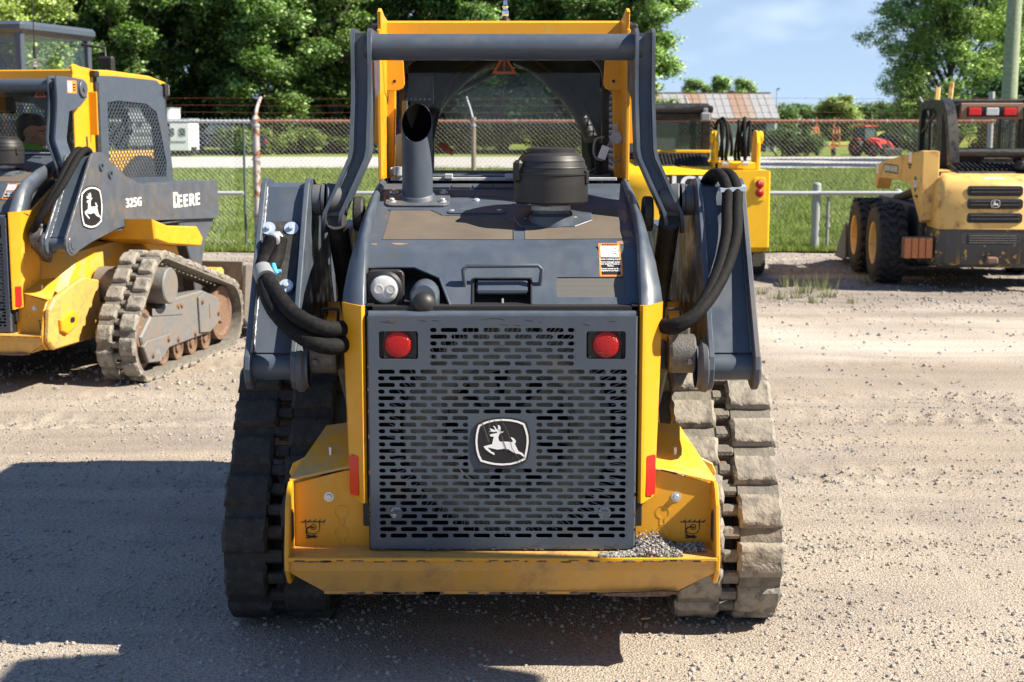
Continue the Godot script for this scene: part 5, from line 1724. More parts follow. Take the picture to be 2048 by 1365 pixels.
func hoses(R: Node, rng: RandomNumberGenerator) -> void:
	# left: bolted plate, fitting, two sleeved hoses
	var a := lv(-0.7245, 0.985, 0.185)
	var b := lv(-0.7245, 1.492, 0.532)
	var d := (b - a).normalized()
	var nn := Vector3(1, 0, 0).cross(d).normalized()
	var W := Transform3D(Basis(Vector3(1, 0, 0), d, nn), a)
	var L := func(h: float) -> float: return (h - 0.985) / d.y
	var m := MB.new()
	m.prism([Vector2(-0.060, L.call(1.17)), Vector2(0.046, L.call(1.155)), Vector2(0.058, L.call(1.18)), Vector2(0.058, L.call(1.362)), Vector2(0.044, L.call(1.378)), Vector2(-0.048, L.call(1.378)), Vector2(-0.060, L.call(1.362))], 0.008, W * Transform3D(Basis(), Vector3(0, 0, 0.007)), 0.002)
	var pl := part("hose_plate", m, M.black_dusty, R)
	for q in [[-0.046, 1.355], [0.030, 1.355], [-0.050, 1.178], [0.026, 1.178]]:
		m = MB.new()
		m.cyl(W * Vector3(q[0], L.call(q[1]), 0.015), W * Vector3(q[0], L.call(q[1]), 0.018), 0.0235, 26)
		m.cyl(W * Vector3(q[0], L.call(q[1]), 0.018), W * Vector3(q[0], L.call(q[1]), 0.03), 0.0095, 6, -1.0, 0.002)
		part("washer_bolt", m, M.zinc_blue, pl)
	m = MB.new()
	var f0: Vector3 = W * Vector3(-0.012, L.call(1.328), 0.02)
	var f1: Vector3 = W * Vector3(-0.024, L.call(1.296), 0.055)
	m.cyl(f0, f0.lerp(f1, 0.45), 0.021, 6, -1.0, 0.002)
	m.cyl(f0.lerp(f1, 0.45), f1, 0.026, 22, -1.0, 0.003)
	part("hose_fitting", m, M.zinc, R)
	m = MB.new()
	m.tube(MB.spline([W * Vector3(-0.024, L.call(1.310), 0.05), lv(-0.772, 1.270, 0.345), lv(-0.762, 1.224, 0.28), lv(-0.718, 1.184, 0.20), lv(-0.651, 1.124, 0.115), lv(-0.562, 1.083, 0.08), lv(-0.489, 1.072, 0.14), lv(-0.45, 1.08, 0.32)], 10), 0.0245, 18, 0.026, 0.03)
	part("hydraulic_hose", m, M.sleeve, R)
	m = MB.new()
	m.tube(MB.spline([W * Vector3(0.0, L.call(1.315), 0.035), lv(-0.735, 1.27, 0.35), lv(-0.756, 1.205, 0.255), lv(-0.724, 1.140, 0.17), lv(-0.667, 1.083, 0.12), lv(-0.593, 1.040, 0.08), lv(-0.524, 1.022, 0.09), lv(-0.478, 1.03, 0.16), lv(-0.45, 1.04, 0.32)], 10), 0.024, 18, 0.028, 0.03)
	part("hydraulic_hose", m, M.sleeve, R)
	m = MB.new()
	m.tube([lv(-0.772, 1.238, 0.30), lv(-0.755, 1.214, 0.258)], 0.033, 20)
	part("hose_wrap", m, M.grey_plastic, R)
	m = MB.new()
	m.tube(MB.spline([lv(-0.737, 1.256, 0.30), lv(-0.728, 1.238, 0.28), lv(-0.72, 1.228, 0.275)], 4), 0.0085, 8)
	m.tube([lv(-0.732, 1.238, 0.28), lv(-0.708, 1.236, 0.28)], 0.006, 8)
	part("cable_tie", m, M.blue_plastic, R)
	m = MB.new()
	m.cyl(lv(-0.602, 1.075, 0.24), lv(-0.607, 1.07, 0.21), 0.028, 18)
	var cap := part("port_cap", m, M.plastic, R)
	m = MB.new()
	m.cyl(lv(-0.605, 1.072, 0.21), lv(-0.608, 1.069, 0.198), 0.014, 14)
	part("blue_plug", m, M.blue_plastic, cap)
	# right: two sleeved hoses coming over the arm's top and dropping to the pivot
	for k in 2:
		var o := 0.031 * k
		m = MB.new()
		m.tube(MB.spline([lv(0.682 + o * 0.4, 1.42, 0.78), lv(0.692 + o * 0.6, 1.518, 0.60), lv(0.716 + o, 1.538, 0.50), lv(0.736 + o, 1.495, 0.445), lv(0.732 + o, 1.426, 0.40), lv(0.722 + o, 1.349, 0.335), lv(0.692 + o * 0.8, 1.258, 0.26), lv(0.648 + o * 0.5, 1.179, 0.18), lv(0.595 + o * 0.15, 1.118, 0.11), lv(0.528 + o * 0.1, 1.088 - o * 0.35, 0.10), lv(0.478, 1.085, 0.17), lv(0.455, 1.1, 0.32)], 9), 0.019, 18, 0.020, 0.02)
		part("hydraulic_hose", m, M.sleeve, R)
	m = MB.new()
	m.loft([[lv(0.712, 1.482, 0.42), lv(0.797, 1.486, 0.42), lv(0.797, 1.500, 0.42), lv(0.712, 1.494, 0.42)], [lv(0.710, 1.488, 0.47), lv(0.799, 1.492, 0.47), lv(0.799, 1.506, 0.47), lv(0.710, 1.500, 0.47)]], false)
	part("hose_strap", m, M.zinc_blue, R)

func cab(R: Node, rng: RandomNumberGenerator) -> void:
	var m := MB.new()
	# rear hoop of the roll-over frame, yellow: posts, header, corner gussets
	for sx in [-1.0, 1.0]:
		m = MB.new()
		m.prism([Vector2(0.455 * sx, 1.50), Vector2(0.455 * sx, 2.03), Vector2(0.405 * sx, 2.03), Vector2(0.405 * sx, 1.94), Vector2(0.415 * sx, 1.62), Vector2(0.418 * sx, 1.50)], 0.05, rear_xf(1.27), 0.003)
		m.box(lv(0.448 * sx, 1.77, 1.10), Vector3(0.014, 0.54, 0.26), 0.003)
		m.box(lv(0.48 * sx, 1.78, 1.2), Vector3(0.07, 0.3, 0.012), 0.003)
		var p := part("frame_post", m, M.yellow, R)
		m = MB.new()
		m.prism([Vector2(0.448 * sx, 1.96), Vector2(0.38 * sx, 1.96), Vector2(0.376 * sx, 1.93), Vector2(0.372 * sx, 1.85), Vector2(0.38 * sx, 1.835), Vector2(0.395 * sx, 1.828), Vector2(0.448 * sx, 1.828)], 0.012, rear_xf(1.205), 0.002)
		part("corner_gusset", m, M.yellow, p)
		m = MB.new()
		m.cyl(lv(0.41 * sx, 1.862, 1.195), lv(0.41 * sx, 1.862, 1.1915), 0.006, 12)
		part("gusset_hole", m, M.matte_black, p)
		m = MB.new()
		m.prism([Vector2(0.97, 2.09), Vector2(0.96, 2.10), Vector2(1.0, 2.115), Vector2(1.1, 2.10), Vector2(1.25, 2.09), Vector2(1.25, 1.79), Vector2(1.1, 1.82), Vector2(1.02, 1.93)], 0.014, side_xf(0.445 * sx - 0.007), 0.003)
		part("roof_ear", m, M.yellow, p)
	m = MB.new()
	m.prism([Vector2(-0.452, 2.086), Vector2(0.452, 2.086), Vector2(0.452, 1.94), Vector2(0.40, 1.94), Vector2(0.38, 1.958), Vector2(0.2, 1.966), Vector2(-0.2, 1.966), Vector2(-0.38, 1.958), Vector2(-0.40, 1.94), Vector2(-0.452, 1.94)], 0.05, rear_xf(1.27), 0.008)
	part("roof_header", m, M.yellow, R)
	m = MB.new()
	m.prism([Vector2(1.27, 2.04), Vector2(1.27, 2.084), Vector2(1.5, 2.09), Vector2(2.2, 2.07), Vector2(2.5, 2.03), Vector2(2.5, 2.0)], 0.92, side_xf(-0.46), 0.01)
	part("roof", m, M.yellow, R)
	for sx in [-1.0, 1.0]:
		m = MB.new()
		m.box(lv(0.478 * sx, 2.055, 1.25), Vector3(0.05, 0.045, 0.06), 0.008)
		part("roof_lamp", m, M.black, R)
	# inner black frame of the back window
	m = MB.new()
	var o := rrect(0.0, 1.725, 0.80, 0.50, 0.03, 5)
	var q := rrect(-0.002, 1.735, 0.752, 0.436, 0.075, 5)
	m.band(o, q, 0.05, rear_xf(1.33))
	part("window_frame", m, M.black, R)
	m = MB.new()
	m.rect(-0.382, 0.378, 1.515, 1.955, rear_xf(1.315))
	part("rear_window", m, M.cab_glass, R)
	m = MB.new()
	m.box(lv(0, 1.36, 1.36), Vector3(0.9, 0.33, 0.04), 0.0)
	m.box(lv(0, 1.505, 1.20), Vector3(0.80, 0.02, 0.2), 0.003)
	part("bulkhead", m, M.slate, R)
	# cab sides with woven guard
	for sx in [-1.0, 1.0]:
		m = MB.new()
		var so := [Vector2(1.30, 2.045), Vector2(1.6, 2.05), Vector2(2.30, 2.04), Vector2(2.42, 1.99), Vector2(2.5, 1.60), Vector2(2.58, 1.20), Vector2(2.56, 0.92), Vector2(1.30, 0.98), Vector2(1.30, 1.3), Vector2(1.30, 1.6)]
		var si := [Vector2(1.45, 1.86), Vector2(1.62, 1.875), Vector2(2.1, 1.86), Vector2(2.28, 1.80), Vector2(2.36, 1.62), Vector2(2.44, 1.40), Vector2(2.42, 1.30), Vector2(1.46, 1.32), Vector2(1.45, 1.4), Vector2(1.45, 1.6)]
		m.band(so, si, 0.03, side_xf(0.455 * sx - 0.015))
		var sp := part("side_panel", m, M.slate, R)
		m = MB.new()
		m.flat(si, side_xf(0.44 * sx))
		part("side_window", m, M.cab_glass, sp)
		m = MB.new()
		var pg := PackedVector2Array(si)
		for dgn in 2:
			var step := 0.052
			for k in range(-14, 40):
				var c := 1.40 + k * step
				var p0 := Vector2(c, 1.25)
				var p1 := Vector2(c + (0.72 if dgn == 0 else -0.72), 1.95) if dgn == 0 else Vector2(c - 0.72, 1.95)
				var got := Geometry2D.intersect_polyline_with_polygon(PackedVector2Array([p0, p1]), pg)
				for gl in got: m.beam(lv(0.462 * sx, gl[0].y, gl[0].x), lv(0.462 * sx, gl[1].y, gl[1].x), 0.005, 0.006, 0.0, Vector3.RIGHT)
		part("woven_guard", m, M.slate, sp, "", "stuff")
		m = MB.new()
		m.box(lv(0.462 * sx, 1.5, 1.295), Vector3(0.03, 1.0, 0.05), 0.003)
		part("post_seal", m, M.black_dusty, sp)
		m = MB.new()
		m.box(lv(0.475 * sx, 1.97, 2.44), Vector3(0.05, 0.10, 0.06), 0.01)
		var hl := part("front_lamp", m, M.black, R)
		m = MB.new()
		m.box(lv(0.475 * sx, 1.97, 2.474), Vector3(0.04, 0.08, 0.008), 0.003)
		part("lamp_glass", m, M.lens, hl)
	# front: arch with curved pillars
	m = MB.new()
	var fo := [Vector2(-0.46, 0.95), Vector2(-0.46, 1.3), Vector2(-0.46, 1.6), Vector2(-0.46, 1.8), Vector2(-0.45, 2.03), Vector2(-0.2, 2.04), Vector2(0.0, 2.04), Vector2(0.2, 2.04), Vector2(0.45, 2.03), Vector2(0.46, 1.8), Vector2(0.46, 1.6), Vector2(0.46, 1.3), Vector2(0.46, 0.95), Vector2(0.0, 0.95)]
	var fi := [Vector2(-0.33, 1.0), Vector2(-0.335, 1.3), Vector2(-0.33, 1.55), Vector2(-0.325, 1.70), Vector2(-0.25, 1.85), Vector2(-0.15, 1.94), Vector2(-0.02, 1.965), Vector2(0.10, 1.955), Vector2(0.21, 1.90), Vector2(0.27, 1.80), Vector2(0.345, 1.68), Vector2(0.37, 1.3), Vector2(0.36, 1.0), Vector2(0.0, 1.0)]
	m.band(fo, fi, 0.05, rear_xf(2.50))
	part("front_frame", m, M.black, R)
	m = MB.new()
	m.flat(fi, rear_xf(2.5))
	part("windscreen", m, M.cab_glass_clear, R)
	# curved inner liner of the roof frame with a small upper side opening each side
	for sx in [-1.0, 1.0]:
		m = MB.new()
		m.tube(MB.spline([lv(0.37 * sx, 1.64, 2.0), lv(0.33 * sx, 1.73, 2.05), lv(0.25 * sx, 1.84, 2.1), lv(0.13 * sx, 1.95, 2.2), lv(0.05 * sx, 1.99, 2.25)], 5), 0.03, 10)
		part("inner_hoop", m, M.black, R)
	m = MB.new()
	m.box(lv(-0.34, 1.84, 1.5), Vector3(0.12, 0.12, 0.05), 0.01)
	var hp := part("heater_panel", m, M.black, R)
	m = MB.new()
	for k in 6: m.cyl(lv(-0.385 + k * 0.018, 1.80, 1.474), lv(-0.385 + k * 0.018, 1.80, 1.471), 0.005, 8)
	part("knob", m, M.grey_plastic, hp)
	# seat, floor, levers
	m = MB.new()
	m.box(lv(0, 0.82, 1.85), Vector3(0.52, 0.12, 0.5), 0.04)
	m.box(lv(0, 1.14, 1.62), Vector3(0.48, 0.56, 0.12), 0.05, Basis(Vector3.RIGHT, 0.12))
	part("seat", m, M.black, R)
	m = MB.new()
	m.box(lv(0, 0.5, 2.0), Vector3(0.88, 0.03, 1.2), 0.0)
	for sx in [-1.0, 1.0]: m.box(lv(0.445 * sx, 0.75, 1.95), Vector3(0.02, 0.5, 1.2), 0.0)
	part("cab_tub", m, M.black, R)
	m = MB.new()
	m.cyl(lv(-0.27, 1.62, 1.8), lv(-0.215, 1.585, 1.78), 0.013, 12)
	part("seat_bar_grip", m, M.red_handle, R)
	m = MB.new()
	m.tube(MB.spline([lv(-0.3, 1.30, 1.9), lv(-0.33, 1.5, 1.95), lv(-0.29, 1.75, 2.0), lv(-0.24, 1.88, 2.1)], 5), 0.011, 8)
	m.tube([lv(-0.23, 1.84, 2.2), lv(-0.05, 1.93, 2.3)], 0.014, 8)
	part("seat_bar", m, M.black, R)
	# wiper motor cover at the left, slate
	m = MB.new()
	m.loft([[lv(-0.40, 1.50, 1.16), lv(-0.33, 1.50, 1.14), lv(-0.33, 1.50, 1.24), lv(-0.40, 1.50, 1.24)], [lv(-0.41, 1.66, 1.17), lv(-0.36, 1.66, 1.15), lv(-0.36, 1.66, 1.24), lv(-0.41, 1.66, 1.24)], [lv(-0.385, 1.67, 1.17), lv(-0.362, 1.67, 1.16), lv(-0.362, 1.67, 1.24), lv(-0.385, 1.67, 1.24)], [lv(-0.382, 1.79, 1.18), lv(-0.365, 1.79, 1.17), lv(-0.365, 1.79, 1.24), lv(-0.382, 1.79, 1.24)]], false)
	part("pillar_cover", m, M.slate, R)
	# hanging warning triangle
	m = MB.new()
	var tri := [Vector2(-0.048, 1.895), Vector2(0.048, 1.895), Vector2(0.0, 1.975)]
	var tin := [Vector2(-0.032, 1.904), Vector2(0.032, 1.904), Vector2(0.0, 1.957)]
	m.band(tri, tin, 0.004, rear_xf(1.36))
	m.box(lv(0, 1.985, 1.358), Vector3(0.014, 0.03, 0.003), 0.0)
	var wt := part("warning_triangle", m, M.dull_orange, R)
	m = MB.new()
	m.prism(tin, 0.003, rear_xf(1.36))
	part("triangle_field", m, M.print_black, wt)
	text("!", 0.036, Transform3D(Basis(), lv(0, 1.924, 1.356)), M.dull_orange, wt, "exclamation_mark")
	# aerial
	m = MB.new()
	m.lathe([Vector2(0.019, 0), Vector2(0.017, 0.008), Vector2(0.012, 0.012), Vector2(0.011, 0.02)], lv(0.005, 2.088, 1.3), Vector3.UP, 18)
	var ae := part("aerial_base", m, M.black, R)
	m = MB.new()
	m.lathe([Vector2(0.011, 0), Vector2(0.013, 0.006), Vector2(0.013, 0.018), Vector2(0.009, 0.024), Vector2(0.009, 0.03), Vector2(0.013, 0.036), Vector2(0.008, 0.042), Vector2(0.006, 0.06)], lv(0.005, 2.108, 1.3), Vector3.UP, 18)
	part("aerial_spring", m, M.chrome, ae)
	m = MB.new()
	m.cyl(lv(0.005, 2.168, 1.3), lv(0.003, 2.25, 1.3), 0.0125, 12)
	m.cyl(lv(0.003, 2.25, 1.3), lv(0.0, 2.8, 1.3), 0.004, 8)
	part("aerial_rod", m, M.black, ae)
	# wiring at the right post
	m = MB.new()
	var coil := []
	for k in 120: coil.append(lv(0.355 + 0.014 * cos(k * 0.9), 1.50 + k * 0.0011, 1.17 + 0.014 * sin(k * 0.9)))
	m.tube(coil, 0.0035, 5)
	m.cyl(lv(0.345, 1.47, 1.17), lv(0.345, 1.50, 1.17), 0.03, 18, 0.026)
	part("corrugated_boot", m, M.black_dusty, R)
	m = MB.new()
	m.tube(MB.spline([lv(0.372, 1.655, 1.15), lv(0.342, 1.645, 1.14), lv(0.335, 1.60, 1.14), lv(0.347, 1.575, 1.14), lv(0.37, 1.57, 1.14)], 6), 0.0045, 8)
	m.tube(MB.spline([lv(0.385, 1.59, 1.15), lv(0.41, 1.565, 1.14), lv(0.43, 1.57, 1.14), lv(0.45, 1.585, 1.14)], 6), 0.0035, 8)
	m.tube(MB.spline([lv(0.38, 1.61, 1.15), lv(0.395, 1.63, 1.15), lv(0.412, 1.645, 1.14), lv(0.44, 1.64, 1.14), lv(0.45, 1.61, 1.14)], 6), 0.004, 8)
	part("cable", m, M.grey_plastic, R)
	m = MB.new()
	m.box(lv(0.372, 1.598, 1.135), Vector3(0.03, 0.05, 0.003), 0.001, Basis(Vector3(0, 0, 1), -0.35))
	part("tag", m, M.white, R)
	m = MB.new()
	m.cyl(lv(0.418, 1.652, 1.15), lv(0.418, 1.652, 1.125), 0.022, 18)
	m.box(lv(0.416, 1.685, 1.145), Vector3(0.016, 0.035, 0.004), 0.001)
	part("p_clip", m, M.galv, R)
	m = MB.new()
	m.cyl(lv(0.452, 1.62, 1.14), lv(0.452, 1.55, 1.14), 0.011, 12)
	m.tube([lv(0.452, 1.55, 1.14), lv(0.455, 1.42, 1.13)], 0.008, 8)
	part("connector", m, M.black_dusty, R)

# ------------------------------------------------------------------ people: one surface from a field of tapered capsules
func flesh(bones: Array, cell: float, k: float, mb: MB) -> void:
	var lo := Vector3.ONE * 1e9
	var hi := -lo
	for b in bones:
		for e in 2:
			var r: float = b[2 + e] + cell * 2.0 + 0.01
			lo = lo.min(b[e] - Vector3.ONE * r)
			hi = hi.max(b[e] + Vector3.ONE * r)
	var n := Vector3i(((hi - lo) / cell).ceil()) + Vector3i.ONE
	var val := PackedFloat32Array()
	val.resize(n.x * n.y * n.z)
	var i := 0
	for z in n.z:
		for y in n.y:
			for x in n.x:
				var p := lo + Vector3(x, y, z) * cell
				var d := 1e3
				for b in bones:
					var a: Vector3 = b[0]
					var ab: Vector3 = b[1] - a
					var t := clampf((p - a).dot(ab) / maxf(ab.length_squared(), 1e-8), 0.0, 1.0)
					var q: float = p.distance_to(a + ab * t) - lerpf(b[2], b[3], t)
					var h := maxf(k - absf(d - q), 0.0) / k
					d = minf(d, q) - h * h * k * 0.25
				val[i] = d
				i += 1
	var sx := 1
	var sy := n.x
	var sz := n.x * n.y
	var vid := {}
	var off := [0, sx, sy, sx + sy, sz, sx + sz, sy + sz, sx + sy + sz]
	var edges := [[0, 1], [2, 3], [4, 5], [6, 7], [0, 2], [1, 3], [4, 6], [5, 7], [0, 4], [1, 5], [2, 6], [3, 7]]
	for z in n.z - 1:
		for y in n.y - 1:
			for x in n.x - 1:
				var c := x + y * sy + z * sz
				var s := 0
				for e in 8: s += 1 if val[c + off[e]] < 0.0 else 0
				if s == 0 or s == 8: continue
				var sum := Vector3.ZERO
				var cnt := 0
				for e in edges:
					var va := val[c + off[e[0]]]
					var vb := val[c + off[e[1]]]
					if (va < 0.0) == (vb < 0.0): continue
					var t := va / (va - vb)
					var pa := Vector3(e[0] & 1, (e[0] >> 1) & 1, e[0] >> 2)
					var pb := Vector3(e[1] & 1, (e[1] >> 1) & 1, e[1] >> 2)
					sum += pa.lerp(pb, t)
					cnt += 1
				vid[c] = lo + (Vector3(x, y, z) + sum / cnt) * cell
	mb.sm(9)
	for c in vid:
		for ax in 3:
			var st: int = [sx, sy, sz][ax]
			var u: int = [sy, sz, sx][ax]
			var v: int = [sz, sx, sy][ax]
			if (val[c] < 0.0) == (val[c + st] < 0.0): continue
			if vid.has(c - u) and vid.has(c - v) and vid.has(c - u - v):
				var dir: Vector3 = [Vector3.RIGHT, Vector3.UP, Vector3.BACK][ax] * (1.0 if val[c] < 0.0 else -1.0)
				mb.nquad(vid[c], vid[c - u], vid[c - u - v], vid[c - v], dir)
	mb.sm(-1)

func seated_person(at: Transform3D) -> void:
	var t := thing("person", "person in a green hi-vis vest and glasses seated in the left loader's cab, facing right", "person")
	t.transform = at
	# seat reference at the origin (hips), forward is -z, head turned to the right
	var mb := MB.new()
	var body := [
		[Vector3(-0.09, 0, 0), Vector3(0.09, 0, 0), 0.12, 0.12], [Vector3(0, 0.02, 0), Vector3(0, 0.42, 0.05), 0.13, 0.145], [Vector3(-0.15, 0.43, 0.05), Vector3(0.15, 0.43, 0.05), 0.075, 0.075],
		[Vector3(0, 0.45, 0.05), Vector3(0, 0.56, 0.02), 0.062, 0.058],
		[Vector3(-0.19, 0.42, 0.04), Vector3(-0.25, 0.17, -0.02), 0.058, 0.045], [Vector3(-0.25, 0.17, -0.02), Vector3(-0.22, 0.12, -0.26), 0.044, 0.03],
		[Vector3(0.19, 0.42, 0.04), Vector3(0.25, 0.17, -0.02), 0.058, 0.045], [Vector3(0.25, 0.17, -0.02), Vector3(0.22, 0.12, -0.26), 0.044, 0.03],
		[Vector3(-0.1, -0.02, 0), Vector3(-0.13, 0.02, -0.42), 0.09, 0.065], [Vector3(-0.13, 0.02, -0.42), Vector3(-0.13, -0.36, -0.46), 0.06, 0.042], [Vector3(-0.13, -0.37, -0.46), Vector3(-0.14, -0.4, -0.64), 0.045, 0.04],
		[Vector3(0.1, -0.02, 0), Vector3(0.13, 0.02, -0.42), 0.09, 0.065], [Vector3(0.13, 0.02, -0.42), Vector3(0.13, -0.36, -0.46), 0.06, 0.042], [Vector3(0.13, -0.37, -0.46), Vector3(0.14, -0.4, -0.64), 0.045, 0.04]]
	flesh(body, 0.022, 0.05, mb)
	# head, turned to the right by about 75 degrees
	var hb := Basis(Vector3.UP, -1.2)
	var hc := Vector3(0.01, 0.655, 0.01)
	var H := func(x: float, y: float, z: float) -> Vector3: return hc + hb * Vector3(x, y, z)
	var head := [[H.call(0, 0.035, 0.02), H.call(0, 0.03, -0.015), 0.088, 0.082], [H.call(0, -0.03, -0.03), H.call(0, -0.075, -0.062), 0.06, 0.034], [H.call(0, 0.012, -0.085), H.call(0, -0.022, -0.108), 0.011, 0.016],
		[H.call(-0.075, 0.0, 0.005), H.call(-0.078, -0.03, 0.0), 0.013, 0.01], [H.call(0.075, 0.0, 0.005), H.call(0.078, -0.03, 0.0), 0.013, 0.01], [H.call(-0.04, 0.032, -0.082), H.call(0.04, 0.032, -0.082), 0.014, 0.014], [H.call(-0.02, -0.05, -0.088), H.call(0.02, -0.05, -0.088), 0.008, 0.008], [H.call(0, -0.06, 0.01), Vector3(0, 0.5, 0.03), 0.055, 0.06]]
	flesh(head, 0.009, 0.025, mb)
	for sx in [-1.0, 1.0]:
		var w := Vector3(0.22 * sx, 0.12, -0.27)
		var hand := [[w, w + Vector3(0, 0.005, -0.075), 0.026, 0.03], [w + Vector3(-0.025 * sx, 0.01, -0.03), w + Vector3(-0.05 * sx, 0.015, -0.075), 0.011, 0.009]]
		for f in 4:
			var k := w + Vector3((-0.027 + f * 0.018) * sx, 0.012, -0.09)
			var l: float = [0.032, 0.038, 0.035, 0.026][f]
			hand.append([k, k + Vector3(0, -0.012, -l), 0.0095, 0.009])
			hand.append([k + Vector3(0, -0.012, -l), k + Vector3(0, -0.045, -l * 0.8), 0.009, 0.008])
		flesh(hand, 0.006, 0.012, mb)
	part("body", mb, M.skin, t)
	var vb := MB.new()
	flesh([[Vector3(0, 0.0, 0), Vector3(0, 0.42, 0.05), 0.15, 0.158], [Vector3(-0.16, 0.43, 0.05), Vector3(0.16, 0.43, 0.05), 0.088, 0.088], [Vector3(-0.19, 0.42, 0.04), Vector3(-0.225, 0.27, 0.01), 0.07, 0.062], [Vector3(0.19, 0.42, 0.04), Vector3(0.225, 0.27, 0.01), 0.07, 0.062]], 0.022, 0.05, vb)
	part("vest", vb, M.vest, t)
	var tb := MB.new()
	flesh(body.slice(8).map(func(b): return [b[0], b[1], b[2] + 0.012, b[3] + 0.012]) + [[Vector3(-0.09, 0, 0), Vector3(0.09, 0, 0), 0.13, 0.13]], 0.025, 0.05, tb)
	part("trousers", tb, M.jeans, t)
	var hr := MB.new()
	flesh([[H.call(0, 0.055, 0.03), H.call(0, 0.058, -0.02), 0.09, 0.08], [H.call(0, 0.0, 0.055), H.call(0, -0.03, 0.06), 0.06, 0.045]], 0.011, 0.03, hr)
	part("hair", hr, M.hair, t)
	var g := MB.new()
	for sx in [-1.0, 1.0]:
		var ring := []
		for i in 13: ring.append(H.call(0.034 * sx + 0.026 * cos(TAU * i / 12), 0.008 + 0.02 * sin(TAU * i / 12), -0.104))
		g.tube(ring, 0.003, 5)
		g.tube([H.call(0.06 * sx, 0.012, -0.1), H.call(0.082 * sx, 0.008, 0.01)], 0.003, 5)
	part("glasses", g, M.print_black, t)
	var ey := MB.new()
	for sx in [-1.0, 1.0]: ey.slathe([Vector2(0.012, 0), Vector2(0.009, 0.005), Vector2(0, 0.008)], H.call(0.034 * sx, 0.006, -0.088), hb * Vector3(0, 0, -1), 12)
	part("eye", ey, M.white, t)

# ------------------------------------------------------------------ wheeled skid loader at the right
func wheel(R: Node, x: float, f: float, r: float, w: float, sx: float, rng: RandomNumberGenerator, rim: Material) -> void:
	var c := lv(x, r, f)
	var m := MB.new()
	var hw := w * 0.5
	m.slathe([Vector2(r * 0.50, -hw * 0.86), Vector2(r * 0.56, -hw * 0.98), Vector2(r * 0.72, -hw * 1.02), Vector2(r * 0.88, -hw * 0.96), Vector2(r * 0.945, -hw * 0.8), Vector2(r * 0.95, 0), Vector2(r * 0.945, hw * 0.8), Vector2(r * 0.88, hw * 0.96), Vector2(r * 0.72, hw * 1.02), Vector2(r * 0.56, hw * 0.98), Vector2(r * 0.50, hw * 0.86)], c, Vector3(sx, 0, 0), 48)
	var ty := part("tyre", m, M.tyre, R)
	# tread: rows of angled blocks, staggered
	for k in 22:
		var an := TAU * k / 22.0
		for q in 3:
			var a2 := an + (TAU / 44.0 if q == 1 else 0.0)
			var u := Vector3(0, sin(a2), cos(a2))
			var v := Vector3(0, cos(a2), -sin(a2))
			var o: float = [-1, 0, 1][q] * hw * 0.6
			var bm := MB.new()
			var bs := Basis(Vector3.RIGHT, v, u).rotated(u, [0.0, 0.0, 0.0][q])
			var P := []
			for e in [[-0.5, -0.30], [0.0, -0.05], [0.5, -0.30], [0.5, 0.20], [0.0, 0.45], [-0.5, 0.20]]:
				P.append(Vector2(e[0] * hw * 0.62, e[1] * r * 0.30 * (-1.0 if q == 1 else 1.0)))
			bm.prism(P, r * 0.075, Transform3D(bs, c + Vector3(o, 0, 0) + u * r * 0.935), 0.006)
			part("tread_block", bm, M.tyre, ty)
	m = MB.new()
	m.lathe([Vector2(0, hw * 0.35), Vector2(r * 0.16, hw * 0.35), Vector2(r * 0.2, hw * 0.28), Vector2(r * 0.36, hw * 0.2), Vector2(r * 0.42, hw * 0.5), Vector2(r * 0.48, hw * 0.88), Vector2(r * 0.53, hw * 0.94), Vector2(r * 0.53, -hw * 0.9), Vector2(0, -hw * 0.9)], c, Vector3(sx, 0, 0), 36)
	var rm := part("rim", m, rim, R)
	m = MB.new()
	for k in 8: m.cyl(c + Vector3(sx * hw * 0.26, 0.27 * r * sin(TAU * k / 8), 0.27 * r * cos(TAU * k / 8)), c + Vector3(sx * (hw * 0.26 + 0.03), 0.27 * r * sin(TAU * k / 8), 0.27 * r * cos(TAU * k / 8)), 0.012, 6)
	part("wheel_nuts", m, M.rust_metal, rm, "", "stuff")

